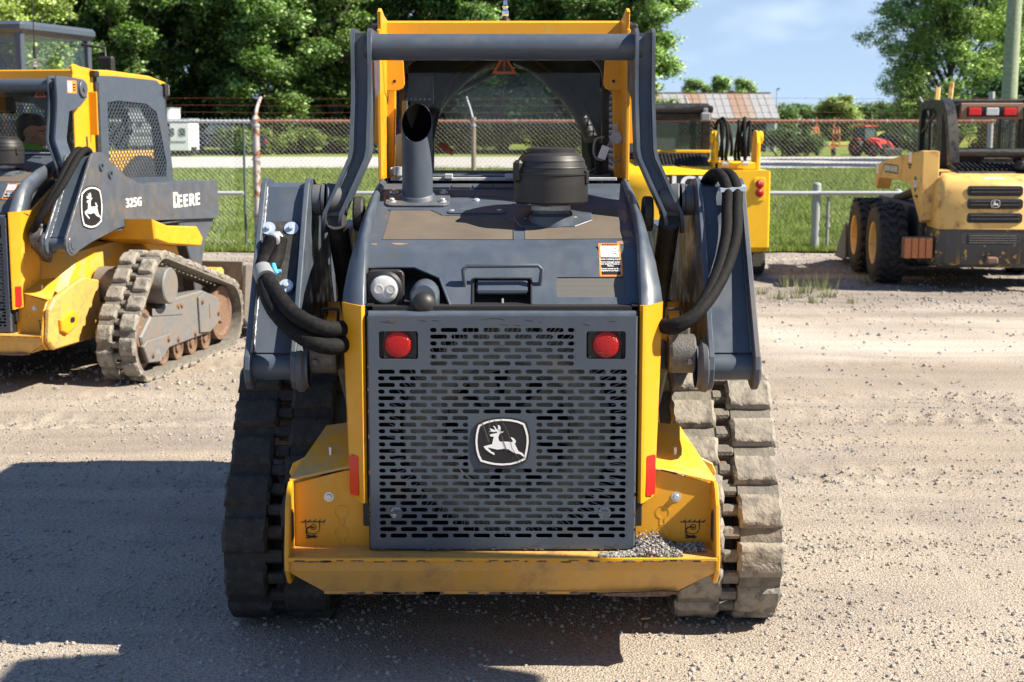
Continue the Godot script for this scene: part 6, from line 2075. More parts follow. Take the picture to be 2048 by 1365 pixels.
func skid_loader(at: Vector3, turn: float) -> void:
	var rng := RandomNumberGenerator.new()
	rng.seed = 260
	var R := thing("skid_steer_loader", "faded yellow skid steer loader on chunky black tyres at the right edge", "skid steer", at, turn)
	for sx in [-1.0, 1.0]:
		wheel(R, 0.89 * sx, 0.98, 0.43, 0.32, sx, rng, M.yellow_old)
		wheel(R, 0.89 * sx, 2.16, 0.43, 0.32, sx, rng, M.yellow_old)
	var m := MB.new()
	m.box(lv(0, 0.55, 1.7), Vector3(1.3, 0.62, 2.4), 0.03)
	part("chassis", m, M.black_dusty, R)
	# bumper: rounded corners, chipped paint
	m = MB.new()
	var rb := []
	for h in [0.30, 0.64]:
		var ring := []
		for p in [[-0.592, 0.75], [-0.592, 0.22], [-0.560, 0.10], [-0.480, 0.03], [-0.320, 0.0], [0.320, 0.0], [0.480, 0.03], [0.560, 0.10], [0.592, 0.22], [0.592, 0.75]]: ring.append(lv(p[0], h, p[1]))
		rb.append(ring)
	var low := []
	for p in [[-0.560, 0.75], [-0.528, 0.3], [-0.496, 0.22], [-0.400, 0.16], [-0.280, 0.14], [0.280, 0.14], [0.400, 0.16], [0.496, 0.22], [0.528, 0.3], [0.560, 0.75]]: low.append(lv(p[0], 0.24, p[1]))
	rb.push_front(low)
	m.loft(rb, false)
	var bp := part("rear_bumper", m, M.chip_paint, R)
	m = MB.new()
	m.box(lv(-0.02, 0.33, -0.03), Vector3(0.12, 0.07, 0.09), 0.015)
	part("tow_hook", m, M.rust, bp)
	m = MB.new()
	m.box(lv(-0.01, 0.545, 0.004), Vector3(0.52, 0.11, 0.02), 0.004)
	var lg := part("lower_grille", m, M.black, bp)
	for k in 4:
		m = MB.new()
		m.box(lv(-0.01, 0.508 + k * 0.024, -0.008), Vector3(0.48, 0.008, 0.006), 0.0)
		part("grille_bar", m, M.rust_metal, lg)
	# hood with rounded shoulders
	m = MB.new()
	var hs := []
	for q in [[0.645, -0.01, 0.57], [0.80, -0.015, 0.57], [1.02, 0.01, 0.56], [1.10, 0.04, 0.545], [1.15, 0.09, 0.52], [1.18, 0.17, 0.48], [1.20, 0.35, 0.46], [1.23, 0.7, 0.46]]:
		var ring := []
		for p in [[-1.0, 1.0], [-1.0, 0.12], [-0.97, 0.04], [-0.9, 0.0], [0.9, 0.0], [0.97, 0.04], [1.0, 0.12], [1.0, 1.0]]: ring.append(lv(p[0] * q[2], q[0], q[1] + p[1] * (0.9 - q[1]) * 0.9))
		hs.append(ring)
	m.loft(hs, true)
	var hd := part("hood", m, M.yellow_old, R)
	for g in 3:
		m = MB.new()
		var y: float = [1.035, 0.905, 0.762][g]
		m.prism(rrect(-0.005, y, 0.56, 0.105, 0.03), 0.02, rear_xf(0.005 - (0.004 if g else -0.012)), 0.006)
		var gr := part("grille_frame", m, M.plastic, hd)
		m = MB.new()
		m.prism(rrect(-0.005, y, 0.50, 0.075, 0.015), 0.006, rear_xf(-0.012 - (0.004 if g else -0.012)))
		part("grille_mesh", m, M.matte_black, gr)
		for k in 4:
			m = MB.new()
			m.box(lv(-0.005, y - 0.027 + k * 0.018, -0.02 - (0.004 if g else -0.012)), Vector3(0.49, 0.005, 0.003), 0.0)
			part("grille_bar", m, M.rust_metal if k % 2 else M.black, gr)
	emblem(hd, Transform3D(Basis(), lv(-0.005, 0.907, -0.026)), 0.000125)
	m = MB.new()
	m.box(lv(0.0, 1.162, 0.105), Vector3(0.2, 0.02, 0.003), 0.0, Basis(Vector3.RIGHT, -0.9))
	part("sticker", m, M.white, hd)
	# louvred engine top
	m = MB.new()
	m.box(lv(0.1, 1.235, 0.65), Vector3(0.82, 0.05, 0.6), 0.02, Basis(Vector3.RIGHT, 0.15))
	var lt := part("engine_top", m, M.black, R)
	for k in 14:
		m = MB.new()
		m.box(lv(-0.24 + k * 0.05, 1.268, 0.62), Vector3(0.016, 0.02, 0.42), 0.003, Basis(Vector3.RIGHT, 0.15))
		part("louvre_slat", m, M.plastic, lt)
	m = MB.new()
	m.cyl(lv(0.36, 1.24, 0.42), lv(0.36, 1.33, 0.42), 0.075, 20, 0.06, 0.015)
	part("filler_cap", m, M.black, R)
	# cab
	var cx := 0.12
	m = MB.new()
	for sx in [-1.0, 1.0]:
		var X: float = cx + 0.44 * sx
		m.band([Vector2(0.95, 1.15), Vector2(0.95, 1.5), Vector2(0.96, 1.88), Vector2(1.02, 1.95), Vector2(1.2, 1.97), Vector2(1.9, 1.97), Vector2(2.05, 1.93), Vector2(2.1, 1.85), Vector2(2.16, 1.5), Vector2(2.2, 1.0)], [Vector2(1.22, 1.2), Vector2(1.22, 1.5), Vector2(1.22, 1.82), Vector2(1.26, 1.86), Vector2(1.35, 1.88), Vector2(1.85, 1.88), Vector2(1.95, 1.86), Vector2(2.0, 1.8), Vector2(2.05, 1.5), Vector2(2.08, 1.1)], 0.06, side_xf(X - 0.03))
	m.box(lv(cx, 1.945, 1.5), Vector3(0.88, 0.06, 1.1), 0.02)
	m.box(lv(cx, 1.87, 1.0), Vector3(0.88, 0.1, 0.06), 0.01)
	m.box(lv(cx, 1.25, 1.0), Vector3(0.88, 0.2, 0.06), 0.01)
	for sx in [-1.0, 1.0]: m.box(lv(cx + 0.40 * sx, 1.6, 1.0), Vector3(0.09, 0.62, 0.08), 0.01)
	m.box(lv(cx, 1.2, 2.1), Vector3(0.88, 0.3, 0.05), 0.01)
	var cb := part("cab_frame", m, M.black, R)
	m = MB.new()
	m.box(lv(cx, 1.59, 1.01), Vector3(0.7, 0.5, 0.004), 0.0)
	part("rear_window", m, M.cab_glass, cb)
	m = MB.new()
	m.box(lv(cx, 1.5, 2.12), Vector3(0.8, 0.75, 0.004), 0.0)
	part("windscreen", m, M.cab_glass_clear, cb)
	for sx in [-1.0, 1.0]:
		m = MB.new()
		m.box(lv(cx + 0.44 * sx, 1.53, 1.65), Vector3(0.004, 0.7, 0.84), 0.0)
		part("side_window", m, M.cab_glass_dark, cb)
		m = MB.new()
		m.box(lv(cx + 0.447 * sx, 1.5, 1.65), Vector3(0.02, 0.75, 0.035), 0.0)
		m.beam(lv(cx + 0.45 * sx, 1.83, 1.35), lv(cx + 0.45 * sx, 1.62, 2.0), 0.02, 0.03, 0.0)
		part("window_bar", m, M.black, cb)
	m = MB.new()
	for k in 6: m.box(lv(cx + 0.40, 1.36 + k * 0.08, 1.5), Vector3(0.006, 0.008, 0.7), 0.0)
	for k in 8: m.box(lv(cx + 0.40, 1.56, 1.2 + k * 0.09), Vector3(0.006, 0.46, 0.008), 0.0)
	part("side_guard", m, M.galv, cb)
	m = MB.new()
	m.box(lv(cx, 1.02, 1.5), Vector3(0.5, 0.14, 0.5), 0.04)
	m.box(lv(cx, 1.25, 1.28), Vector3(0.46, 0.4, 0.1), 0.04)
	part("seat", m, M.black, R)
	# lamp bar
	m = MB.new()
	m.box(lv(cx + 0.02, 1.845, 0.9), Vector3(0.66, 0.17, 0.16), 0.008)
	var lb := part("lamp_bar", m, M.primer, R)
	m = MB.new()
	m.box(lv(cx + 0.02, 1.84, 0.815), Vector3(0.53, 0.105, 0.012), 0.003)
	part("lamp_tray", m, M.matte_black, lb)
	for k in 3:
		m = MB.new()
		m.box(lv(cx - 0.165 + k * 0.185, 1.84, 0.806), Vector3(0.13, 0.08, 0.02), 0.008)
		part("tail_lamp" if k != 1 else "reversing_lamp", m, M.red_film if k != 1 else M.lens, lb)
	m = MB.new()
	m.box(lv(cx - 0.36, 1.84, 0.95), Vector3(0.1, 0.17, 0.12), 0.006)
	part("lamp_bracket", m, M.black, lb)
	# arched guard at each side, cross bar
	for sx in [-1.0, 1.0]:
		m = MB.new()
		var pa := MB.spline([lv(cx + 0.42 * sx, 1.93, 1.06), lv(cx + 0.44 * sx, 1.86, 0.80), lv(cx + 0.45 * sx, 1.72, 0.62), lv(cx + 0.455 * sx, 1.5, 0.5), lv(cx + 0.455 * sx, 1.30, 0.45)], 5)
		var rg := []
		for i in pa.size():
			var tt: Vector3 = (pa[mini(i + 1, pa.size() - 1)] - pa[maxi(i - 1, 0)]).normalized()
			var nn := Vector3.RIGHT.cross(tt).normalized()
			rg.append([pa[i] + Vector3(0.05, 0, 0) + nn * 0.06, pa[i] + Vector3(-0.05, 0, 0) + nn * 0.06, pa[i] + Vector3(-0.05, 0, 0) - nn * 0.06, pa[i] + Vector3(0.05, 0, 0) - nn * 0.06])
		m.loft(rg, false)
		var ag := part("arched_link", m, M.black, R)
		if sx < 0:
			m = MB.new()
			m.box(lv(cx - 0.478, 1.83, 0.80), Vector3(0.004, 0.09, 0.055), 0.0)
			part("sticker", m, M.white, ag)
	m = MB.new()
	m.cyl(lv(-0.34, 1.41, 0.46), lv(0.6, 1.41, 0.46), 0.045, 20)
	part("cross_bar", m, M.black, R)
	# arms: left one in view
	for sx in [-1.0, 1.0]:
		m = MB.new()
		var arm := [Vector2(0.30, 0.72), Vector2(0.36, 0.69), Vector2(0.42, 0.74), Vector2(0.92, 1.07), Vector2(1.3, 1.10), Vector2(2.65, 1.08), Vector2(2.8, 0.94), Vector2(2.9, 1.02), Vector2(2.86, 1.23), Vector2(2.3, 1.29), Vector2(0.42, 1.435), Vector2(0.30, 1.43)]
		m.prism(arm, 0.17, side_xf(-0.68 if sx < 0 else 0.51), 0.006)
		var ar := part("loader_arm", m, M.yellow_old, R)
		if sx < 0:
			var F := Transform3D(Basis(Vector3(0, 0, 1), Vector3.UP, Vector3.LEFT), Vector3.ZERO)
			m = MB.new()
			m.prism(rrect(0, 0, 0.86, 0.105, 0.05), 0.002, Transform3D(F.basis, lv(-0.6805, 1.205, 1.95)))
			part("name_plate", m, M.dark_green, ar)
			text("JOHN DEERE", 0.062, Transform3D(F.basis, lv(-0.683, 1.205, 1.95)), M.white, ar, "lettering", true, 1.5)
			m = MB.new()
			m.prism(disc(0, 0, 0.085), 0.002, Transform3D(F.basis, lv(-0.6805, 1.08, 0.62)))
			part("number_disc", m, M.dark_green, ar)
			text("260", 0.075, Transform3D(F.basis, lv(-0.683, 1.08, 0.62)), M.white, ar)
			text("SERIES II", 0.026, Transform3D(F.basis, lv(-0.683, 0.955, 0.55)), M.dark_green, ar)
			for q in [[1.36, 0.92], [1.18, 2.75]]:
				m = MB.new()
				m.prism(rrect(0, 0, 0.13, 0.11, 0.002), 0.002, Transform3D(F.basis, lv(-0.6805, q[0], q[1])))
				part("sticker", m, M.white, ar)
			for s in [["RATED LOAD", 1.275], ["2200 lb", 1.245]]: text(s[0], 0.022, Transform3D(F.basis, lv(-0.683, s[1], 0.92)), M.print_black, ar)
		m = MB.new()
		m.tube(MB.spline([lv(0.48 * sx, 1.2, 0.42), lv(0.475 * sx, 1.1, 0.33), lv(0.475 * sx, 0.95, 0.32), lv(0.5 * sx, 0.78, 0.36)], 6), 0.022, 10)
		part("arm_hose", m, M.sleeve, R)
		m = MB.new()
		m.cyl(lv(0.50 * sx, 0.80, 0.40), lv(0.41 * sx, 0.80, 0.40), 0.08, 22, 0.07, 0.01)
		part("pivot_boss", m, M.yellow_old, R)
		# orange lamp block beside the bumper
		m = MB.new()
		m.box(lv(0.735 * sx, 0.445, 0.16), Vector3(0.30, 0.22, 0.12), 0.01)
		var ob := part("weight_block", m, M.rust, R)
		for k in 4:
			m = MB.new()
			m.box(lv((0.735 * sx) - 0.108 + k * 0.072, 0.445, 0.095), Vector3(0.064, 0.21, 0.02), 0.006)
			part("weight_plate", m, M.grille_orange, ob)
	# tilt cylinder between arm and wheels
	m = MB.new()
	m.cyl(lv(-0.55, 1.0, 1.0), lv(-0.55, 0.85, 2.2), 0.05, 16)
	part("lift_cylinder", m, M.black_dusty, R)
	# two raised tines of the lock bar on the roof
	for k in 2:
		m = MB.new()
		m.beam(lv(-0.20 + k * 0.14, 1.93, 1.9), lv(-0.17 + k * 0.15, 2.12 + k * 0.06, 2.0), 0.05, 0.03, 0.006)
		part("lock_bar", m, M.yellow_old, R)
	# bucket
	m = MB.new()
	m.prism([Vector2(2.95, 0.10), Vector2(3.05, 0.06), Vector2(3.75, 0.05), Vector2(3.72, 0.08), Vector2(3.05, 0.5), Vector2(2.98, 0.5)], 0.02, side_xf(-1.0))
	m.prism([Vector2(2.95, 0.10), Vector2(3.05, 0.06), Vector2(3.75, 0.05), Vector2(3.72, 0.08), Vector2(3.05, 0.5), Vector2(2.98, 0.5)], 0.02, side_xf(0.98))
	m.box(lv(0, 0.3, 2.99), Vector3(1.98, 0.42, 0.02), 0.0, Basis(Vector3.RIGHT, 0.08))
	m.box(lv(0, 0.06, 3.4), Vector3(1.98, 0.02, 0.72), 0.0)
	m.box(lv(0, 0.5, 3.02), Vector3(1.98, 0.05, 0.06), 0.004)
	var bk := part("bucket", m, M.bucket_steel, R)
	m = MB.new()
	m.box(lv(-0.72, 0.43, 2.965), Vector3(0.24, 0.06, 0.004), 0.0)
	part("sticker", m, M.white, bk)

# ------------------------------------------------------------------ bright yellow single-arm loader behind the main machine
func side_arm_loader(at: Vector3) -> void:
	var rng := RandomNumberGenerator.new()
	rng.seed = 9
	var R := thing("tracked_loader", "bright yellow loader with black cab and hose loops behind the nearest machine's right arm", "track loader", at, 0.0)
	var m := MB.new()
	m.box(lv(-0.1, 0.65, 1.2), Vector3(1.5, 0.7, 2.0), 0.03)
	part("chassis", m, M.black_dusty, R)
	for sx in [-1.0, 1.0]:
		m = MB.new()
		m.prism([Vector2(0.45, 0.02), Vector2(0.3, 0.12), Vector2(0.35, 0.4), Vector2(0.6, 0.52), Vector2(2.3, 0.45), Vector2(2.5, 0.2), Vector2(2.35, 0.02)], 0.32, side_xf(-0.04 + 0.69 * sx - 0.16), 0.02)
		var tr := part("crawler_track", m, M.rubber, R)
		for k in 14:
			m = MB.new()
			var y := 0.04 + k * 0.035 if k < 14 else 0.0
			m.box(lv(-0.04 + 0.69 * sx + (0.08 if k % 2 else -0.08), 0.06 + k * 0.034, 0.36 - absf(k - 4.0) * 0.003), Vector3(0.15, 0.02, 0.06), 0.004)
			part("tread_lug", m, M.rubber, tr)
	# hood: rounded
	m = MB.new()
	var hs := []
	for q in [[0.62, 0.0, 0.66], [1.0, 0.0, 0.66], [1.12, 0.02, 0.65], [1.18, 0.07, 0.63], [1.22, 0.2, 0.6], [1.30, 0.75, 0.56]]:
		var ring := []
		for p in [[-1.0, 1.0], [-1.0, 0.08], [-0.96, 0.0], [0.96, 0.0], [1.0, 0.08], [1.0, 1.0]]: ring.append(lv(-0.30 + p[0] * q[2], q[0], q[1] + p[1] * 0.7))
		hs.append(ring)
	m.loft(hs, true)
	var hd := part("hood", m, M.yellow_bright, R)
	m = MB.new()
	m.prism(rrect(-0.12, 1.06, 0.56, 0.20, 0.01), 0.004, rear_xf(-0.003))
	var np := part("name_panel", m, M.print_black, hd)
	m = MB.new()
	m.prism(rrect(-0.355, 1.105, 0.05, 0.05, 0.008), 0.003, rear_xf(-0.008))
	part("mark_square", m, M.yellow_bright, np)
	text("JCB", 0.17, Transform3D(Basis(), lv(-0.075, 1.055, -0.009)), M.white, np, "lettering", true, 1.25)
	# vent
	m = MB.new()
	m.box(lv(-0.25, 1.305, 0.55), Vector3(0.84, 0.03, 0.42), 0.012, Basis(Vector3.RIGHT, 0.34))
	var vt := part("engine_vent", m, M.plastic, R)
	for k in 18:
		m = MB.new()
		m.box(lv(-0.6 + k * 0.041, 1.325, 0.54), Vector3(0.014, 0.014, 0.32), 0.002, Basis(Vector3.RIGHT, 0.34))
		part("vent_slat", m, M.black, vt)
	m = MB.new()
	m.box(lv(-0.2, 1.4, 0.82), Vector3(0.86, 0.03, 0.04), 0.006)
	part("vent_trim", m, M.yellow_bright, R)
	# cab
	m = MB.new()
	var cx := -0.28
	m.loft([[lv(cx - 0.52, 1.84, 0.72), lv(cx + 0.52, 1.84, 0.72), lv(cx + 0.5, 1.84, 2.2), lv(cx - 0.5, 1.84, 2.2)], [lv(cx - 0.52, 1.9, 0.70), lv(cx + 0.52, 1.9, 0.70), lv(cx + 0.5, 1.9, 2.2), lv(cx - 0.5, 1.9, 2.2)], [lv(cx - 0.46, 1.945, 0.80), lv(cx + 0.46, 1.945, 0.80), lv(cx + 0.44, 1.945, 2.1), lv(cx - 0.44, 1.945, 2.1)]], false)
	for sx in [-1.0, 1.0]:
		m.beam(lv(cx + 0.47 * sx, 1.3, 0.95), lv(cx + 0.47 * sx, 1.86, 0.9), 0.06, 0.1, 0.01)
		m.beam(lv(cx + 0.46 * sx, 1.2, 2.1), lv(cx + 0.46 * sx, 1.86, 2.0), 0.05, 0.07, 0.01)
		m.beam(lv(cx + 0.46 * sx, 1.25, 1.3), lv(cx + 0.46 * sx, 1.86, 2.0), 0.02, 0.05, 0.0)
	m.box(lv(cx, 1.80, 0.86), Vector3(1.0, 0.1, 0.12), 0.02)
	m.box(lv(cx, 1.25, 1.5), Vector3(0.95, 0.25, 1.2), 0.02)
	var cb := part("cab_frame", m, M.black, R)
	m = MB.new()
	m.box(lv(cx, 1.6, 0.93), Vector3(0.88, 0.42, 0.004), 0.0)
	part("rear_window", m, M.cab_glass_dark, cb)
	m = MB.new()
	m.box(lv(cx, 1.6, 2.05), Vector3(0.86, 0.5, 0.004), 0.0)
	part("windscreen", m, M.cab_glass_clear, cb)
	for sx in [-1.0, 1.0]:
		m = MB.new()
		m.box(lv(cx + 0.43 * sx, 1.79, 0.68), Vector3(0.11, 0.10, 0.07), 0.015)
		m.box(lv(cx + 0.43 * sx, 1.86, 0.69), Vector3(0.05, 0.06, 0.05), 0.008)
		part("work_lamp", m, M.grey_plastic, R)
	m = MB.new()
	m.box(lv(cx + 0.33, 1.66, 1.0), Vector3(0.09, 0.12, 0.05), 0.02)
	part("mirror", m, M.black, R)
	# arm tower with tail lamps
	m = MB.new()
	m.prism([Vector2(0.0, 0.36), Vector2(0.0, 1.205), Vector2(1.8, 1.205), Vector2(1.8, 0.55), Vector2(0.5, 0.42), Vector2(0.1, 0.3)], 0.46, side_xf(0.33), 0.015)
	var tw := part("arm_tower", m, M.yellow_bright, R)
	m = MB.new()
	m.prism(rrect(0.67, 1.0, 0.13, 0.26, 0.03), 0.012, rear_xf(0.0), 0.005)
	var ls := part("lamp_surround", m, M.yellow_bright, tw)
	for k in 2:
		m = MB.new()
		m.slathe([Vector2(0.048, 0), Vector2(0.045, 0.012), Vector2(0.03, 0.022), Vector2(0, 0.027)], lv(0.67, 0.96 + k * 0.095, -0.012), Vector3(0, 0, 1), 24)
		part("tail_lamp", m, M.red_lens, ls)
	# cheeks and hose loops above the tower
	for e in [0.20, 0.66]:
		m = MB.new()
		m.prism([Vector2(0.2, 1.2), Vector2(0.2, 1.5), Vector2(0.28, 1.63), Vector2(0.42, 1.64), Vector2(0.52, 1.55), Vector2(0.6, 1.2)], 0.045, side_xf(e), 0.01)
		part("arm_cheek", m, M.yellow_bright, R)
		m = MB.new()
		m.cyl(lv(e + (-0.03 if e < 0.4 else 0.045), 1.56, 0.36), lv(e + (0.0 if e < 0.4 else 0.09), 1.56, 0.36), 0.075, 24, -1.0, 0.01)
		part("pivot_pin", m, M.yellow_bright, R)
	m = MB.new()
	m.box(lv(0.43, 1.25, 0.5), Vector3(0.48, 0.1, 0.6), 0.02)
	part("arm_root", m, M.yellow_bright, R)
	for k in 6:
		m = MB.new()
		var x: float = 0.26 + (k if k < 3 else k + 1.4) * 0.05
		var lp := []
		var r := 0.20 + 0.02 * sin(k * 2.0)
		for i in 15:
			var an := -0.5 + (PI + 1.0) * i / 14.0
			lp.append(lv(x + 0.018 * sin(an * 2.0 + k), 1.48 + r * 1.35 * sin(an), 0.33 - r * cos(an)))
		lp.append(lv(x, 1.2, 0.4))
		m.tube(MB.spline(lp, 2), 0.019, 10)
		part("coiled_hose", m, M.sleeve, R)
		if k % 3 == 1:
			m = MB.new()
			m.cyl(lv(x - 0.04, 1.275, 0.16), lv(x + 0.04, 1.275, 0.16), 0.028, 12)
			part("hose_coupling", m, M.galv, R)

# ------------------------------------------------------------------ big cab behind the left machine
func wheel_loader(label: String, at: Vector3, turn: float) -> void:
	var R := thing("wheel_loader", label, "wheel loader", at, turn)
	var m := MB.new()
	m.box(lv(-0.3, 1.05, 0.6), Vector3(2.2, 0.7, 3.6), 0.06)
	part("body", m, M.yellow_dusty, R)
	for q in [[-1.2, 1.8], [0.7, 1.8], [-1.2, -0.8], [0.7, -0.8]]:
		m = MB.new()
		m.slathe([Vector2(0.3, -0.2), Vector2(0.55, -0.24), Vector2(0.66, -0.18), Vector2(0.68, 0), Vector2(0.66, 0.18), Vector2(0.55, 0.24), Vector2(0.3, 0.2)], lv(q[0], 0.68, q[1]), Vector3.RIGHT, 36)
		m.cyl(lv(q[0] - 0.1, 0.68, q[1]), lv(q[0] + 0.1, 0.68, q[1]), 0.32, 24)
		part("wheel", m, M.tyre, R)
	m = MB.new()
	m.box(lv(-0.25, 2.725, 0.7), Vector3(1.42, 0.12, 1.6), 0.04)
	m.box(lv(-0.25, 2.68, 0.7), Vector3(1.34, 0.06, 1.5), 0.01)
	for sx in [-1.0, 1.0]:
		for f in [-0.02, 1.42]: m.beam(lv(-0.25 + 0.62 * sx, 1.3, f), lv(-0.25 + 0.62 * sx, 2.68, f), 0.08, 0.08, 0.01)
		m.box(lv(-0.25 + 0.63 * sx, 1.5, 0.7), Vector3(0.05, 0.5, 1.4), 0.01)
	m.box(lv(-0.25, 1.5, -0.02), Vector3(1.24, 0.5, 0.05), 0.01)
	var cb := part("cab_frame", m, M.slate, R)
	m = MB.new()
	m.box(lv(-0.25, 2.2, -0.03), Vector3(1.18, 0.94, 0.006), 0.0)
	part("rear_window", m, M.cab_glass_grey, cb)
	m = MB.new()
	m.box(lv(-0.25, 2.2, 1.43), Vector3(1.18, 0.94, 0.006), 0.0)
	part("windscreen", m, M.cab_glass_clear, cb)
	for sx in [-1.0, 1.0]:
		m = MB.new()
		m.box(lv(-0.25 + 0.63 * sx, 2.2, 0.7), Vector3(0.006, 0.94, 1.3), 0.0)
		part("side_window", m, M.cab_glass, cb)
	m = MB.new()
	m.cyl(lv(-0.83, 2.58, -0.12), lv(-0.83, 2.58, -0.19), 0.075, 20, 0.085)
	var lp := part("work_lamp", m, M.black, R)
	m = MB.new()
	m.slathe([Vector2(0.078, 0), Vector2(0.06, 0.015), Vector2(0, 0.025)], lv(-0.83, 2.58, -0.19), Vector3(0, 0, 1), 20)
	part("lamp_lens", m, M.lens, lp)
	m = MB.new()
	m.tube([lv(0.42, 2.6, 1.2), lv(0.68, 2.56, 1.25), lv(0.7, 2.3, 1.25)], 0.018, 8)
	m.box(lv(0.7, 2.3, 1.24), Vector3(0.2, 0.34, 0.08), 0.03)
	part("mirror", m, M.black, R)

func digger(at: Vector3) -> void:
	var R := thing("excavator", "yellow excavator right of the camera, shown only by its bucket's shadow in the foreground", "excavator", at)
	var m := MB.new()
	m.box(Vector3(0.6, 1.35, 1.0), Vector3(2.4, 0.9, 2.6), 0.08)
	part("body", m, M.yellow, R)
	m = MB.new()
	m.box(Vector3(-0.1, 2.2, 1.2), Vector3(0.95, 1.5, 1.4), 0.08)
	part("cab", m, M.black, R)
	for k in 2:
		m = MB.new()
		m.box(Vector3(0.6, 0.42, -0.2 + k * 2.2), Vector3(3.2, 0.75, 0.45), 0.2)
		part("crawler_track", m, M.rubber, R)
	m = MB.new()
	m.prism([Vector2(0.2, 1.3), Vector2(-0.9, 3.2), Vector2(-2.2, 3.9), Vector2(-2.25, 3.65), Vector2(-1.1, 2.9), Vector2(-0.3, 1.3)], 0.3, Transform3D(Basis(), Vector3(0, 0, -0.4)), 0.02)
	part("boom", m, M.yellow, R)
	m = MB.new()
	m.beam(Vector3(-1.9, 3.95, -0.25), Vector3(-3.5, 3.5, -1.6), 0.24, 0.34, 0.02)
	part("stick", m, M.yellow, R)
	m = MB.new()
	m.prism([Vector2(-4.55, 3.1), Vector2(-4.4, 3.6), Vector2(-4.0, 3.78), Vector2(-3.4, 3.75), Vector2(-3.15, 3.35), Vector2(-3.35, 2.95), Vector2(-3.8, 2.82)], 0.6, Transform3D(Basis(), Vector3(0, 0, -2.2)), 0.03)
	part("bucket", m, M.bucket_steel, R)

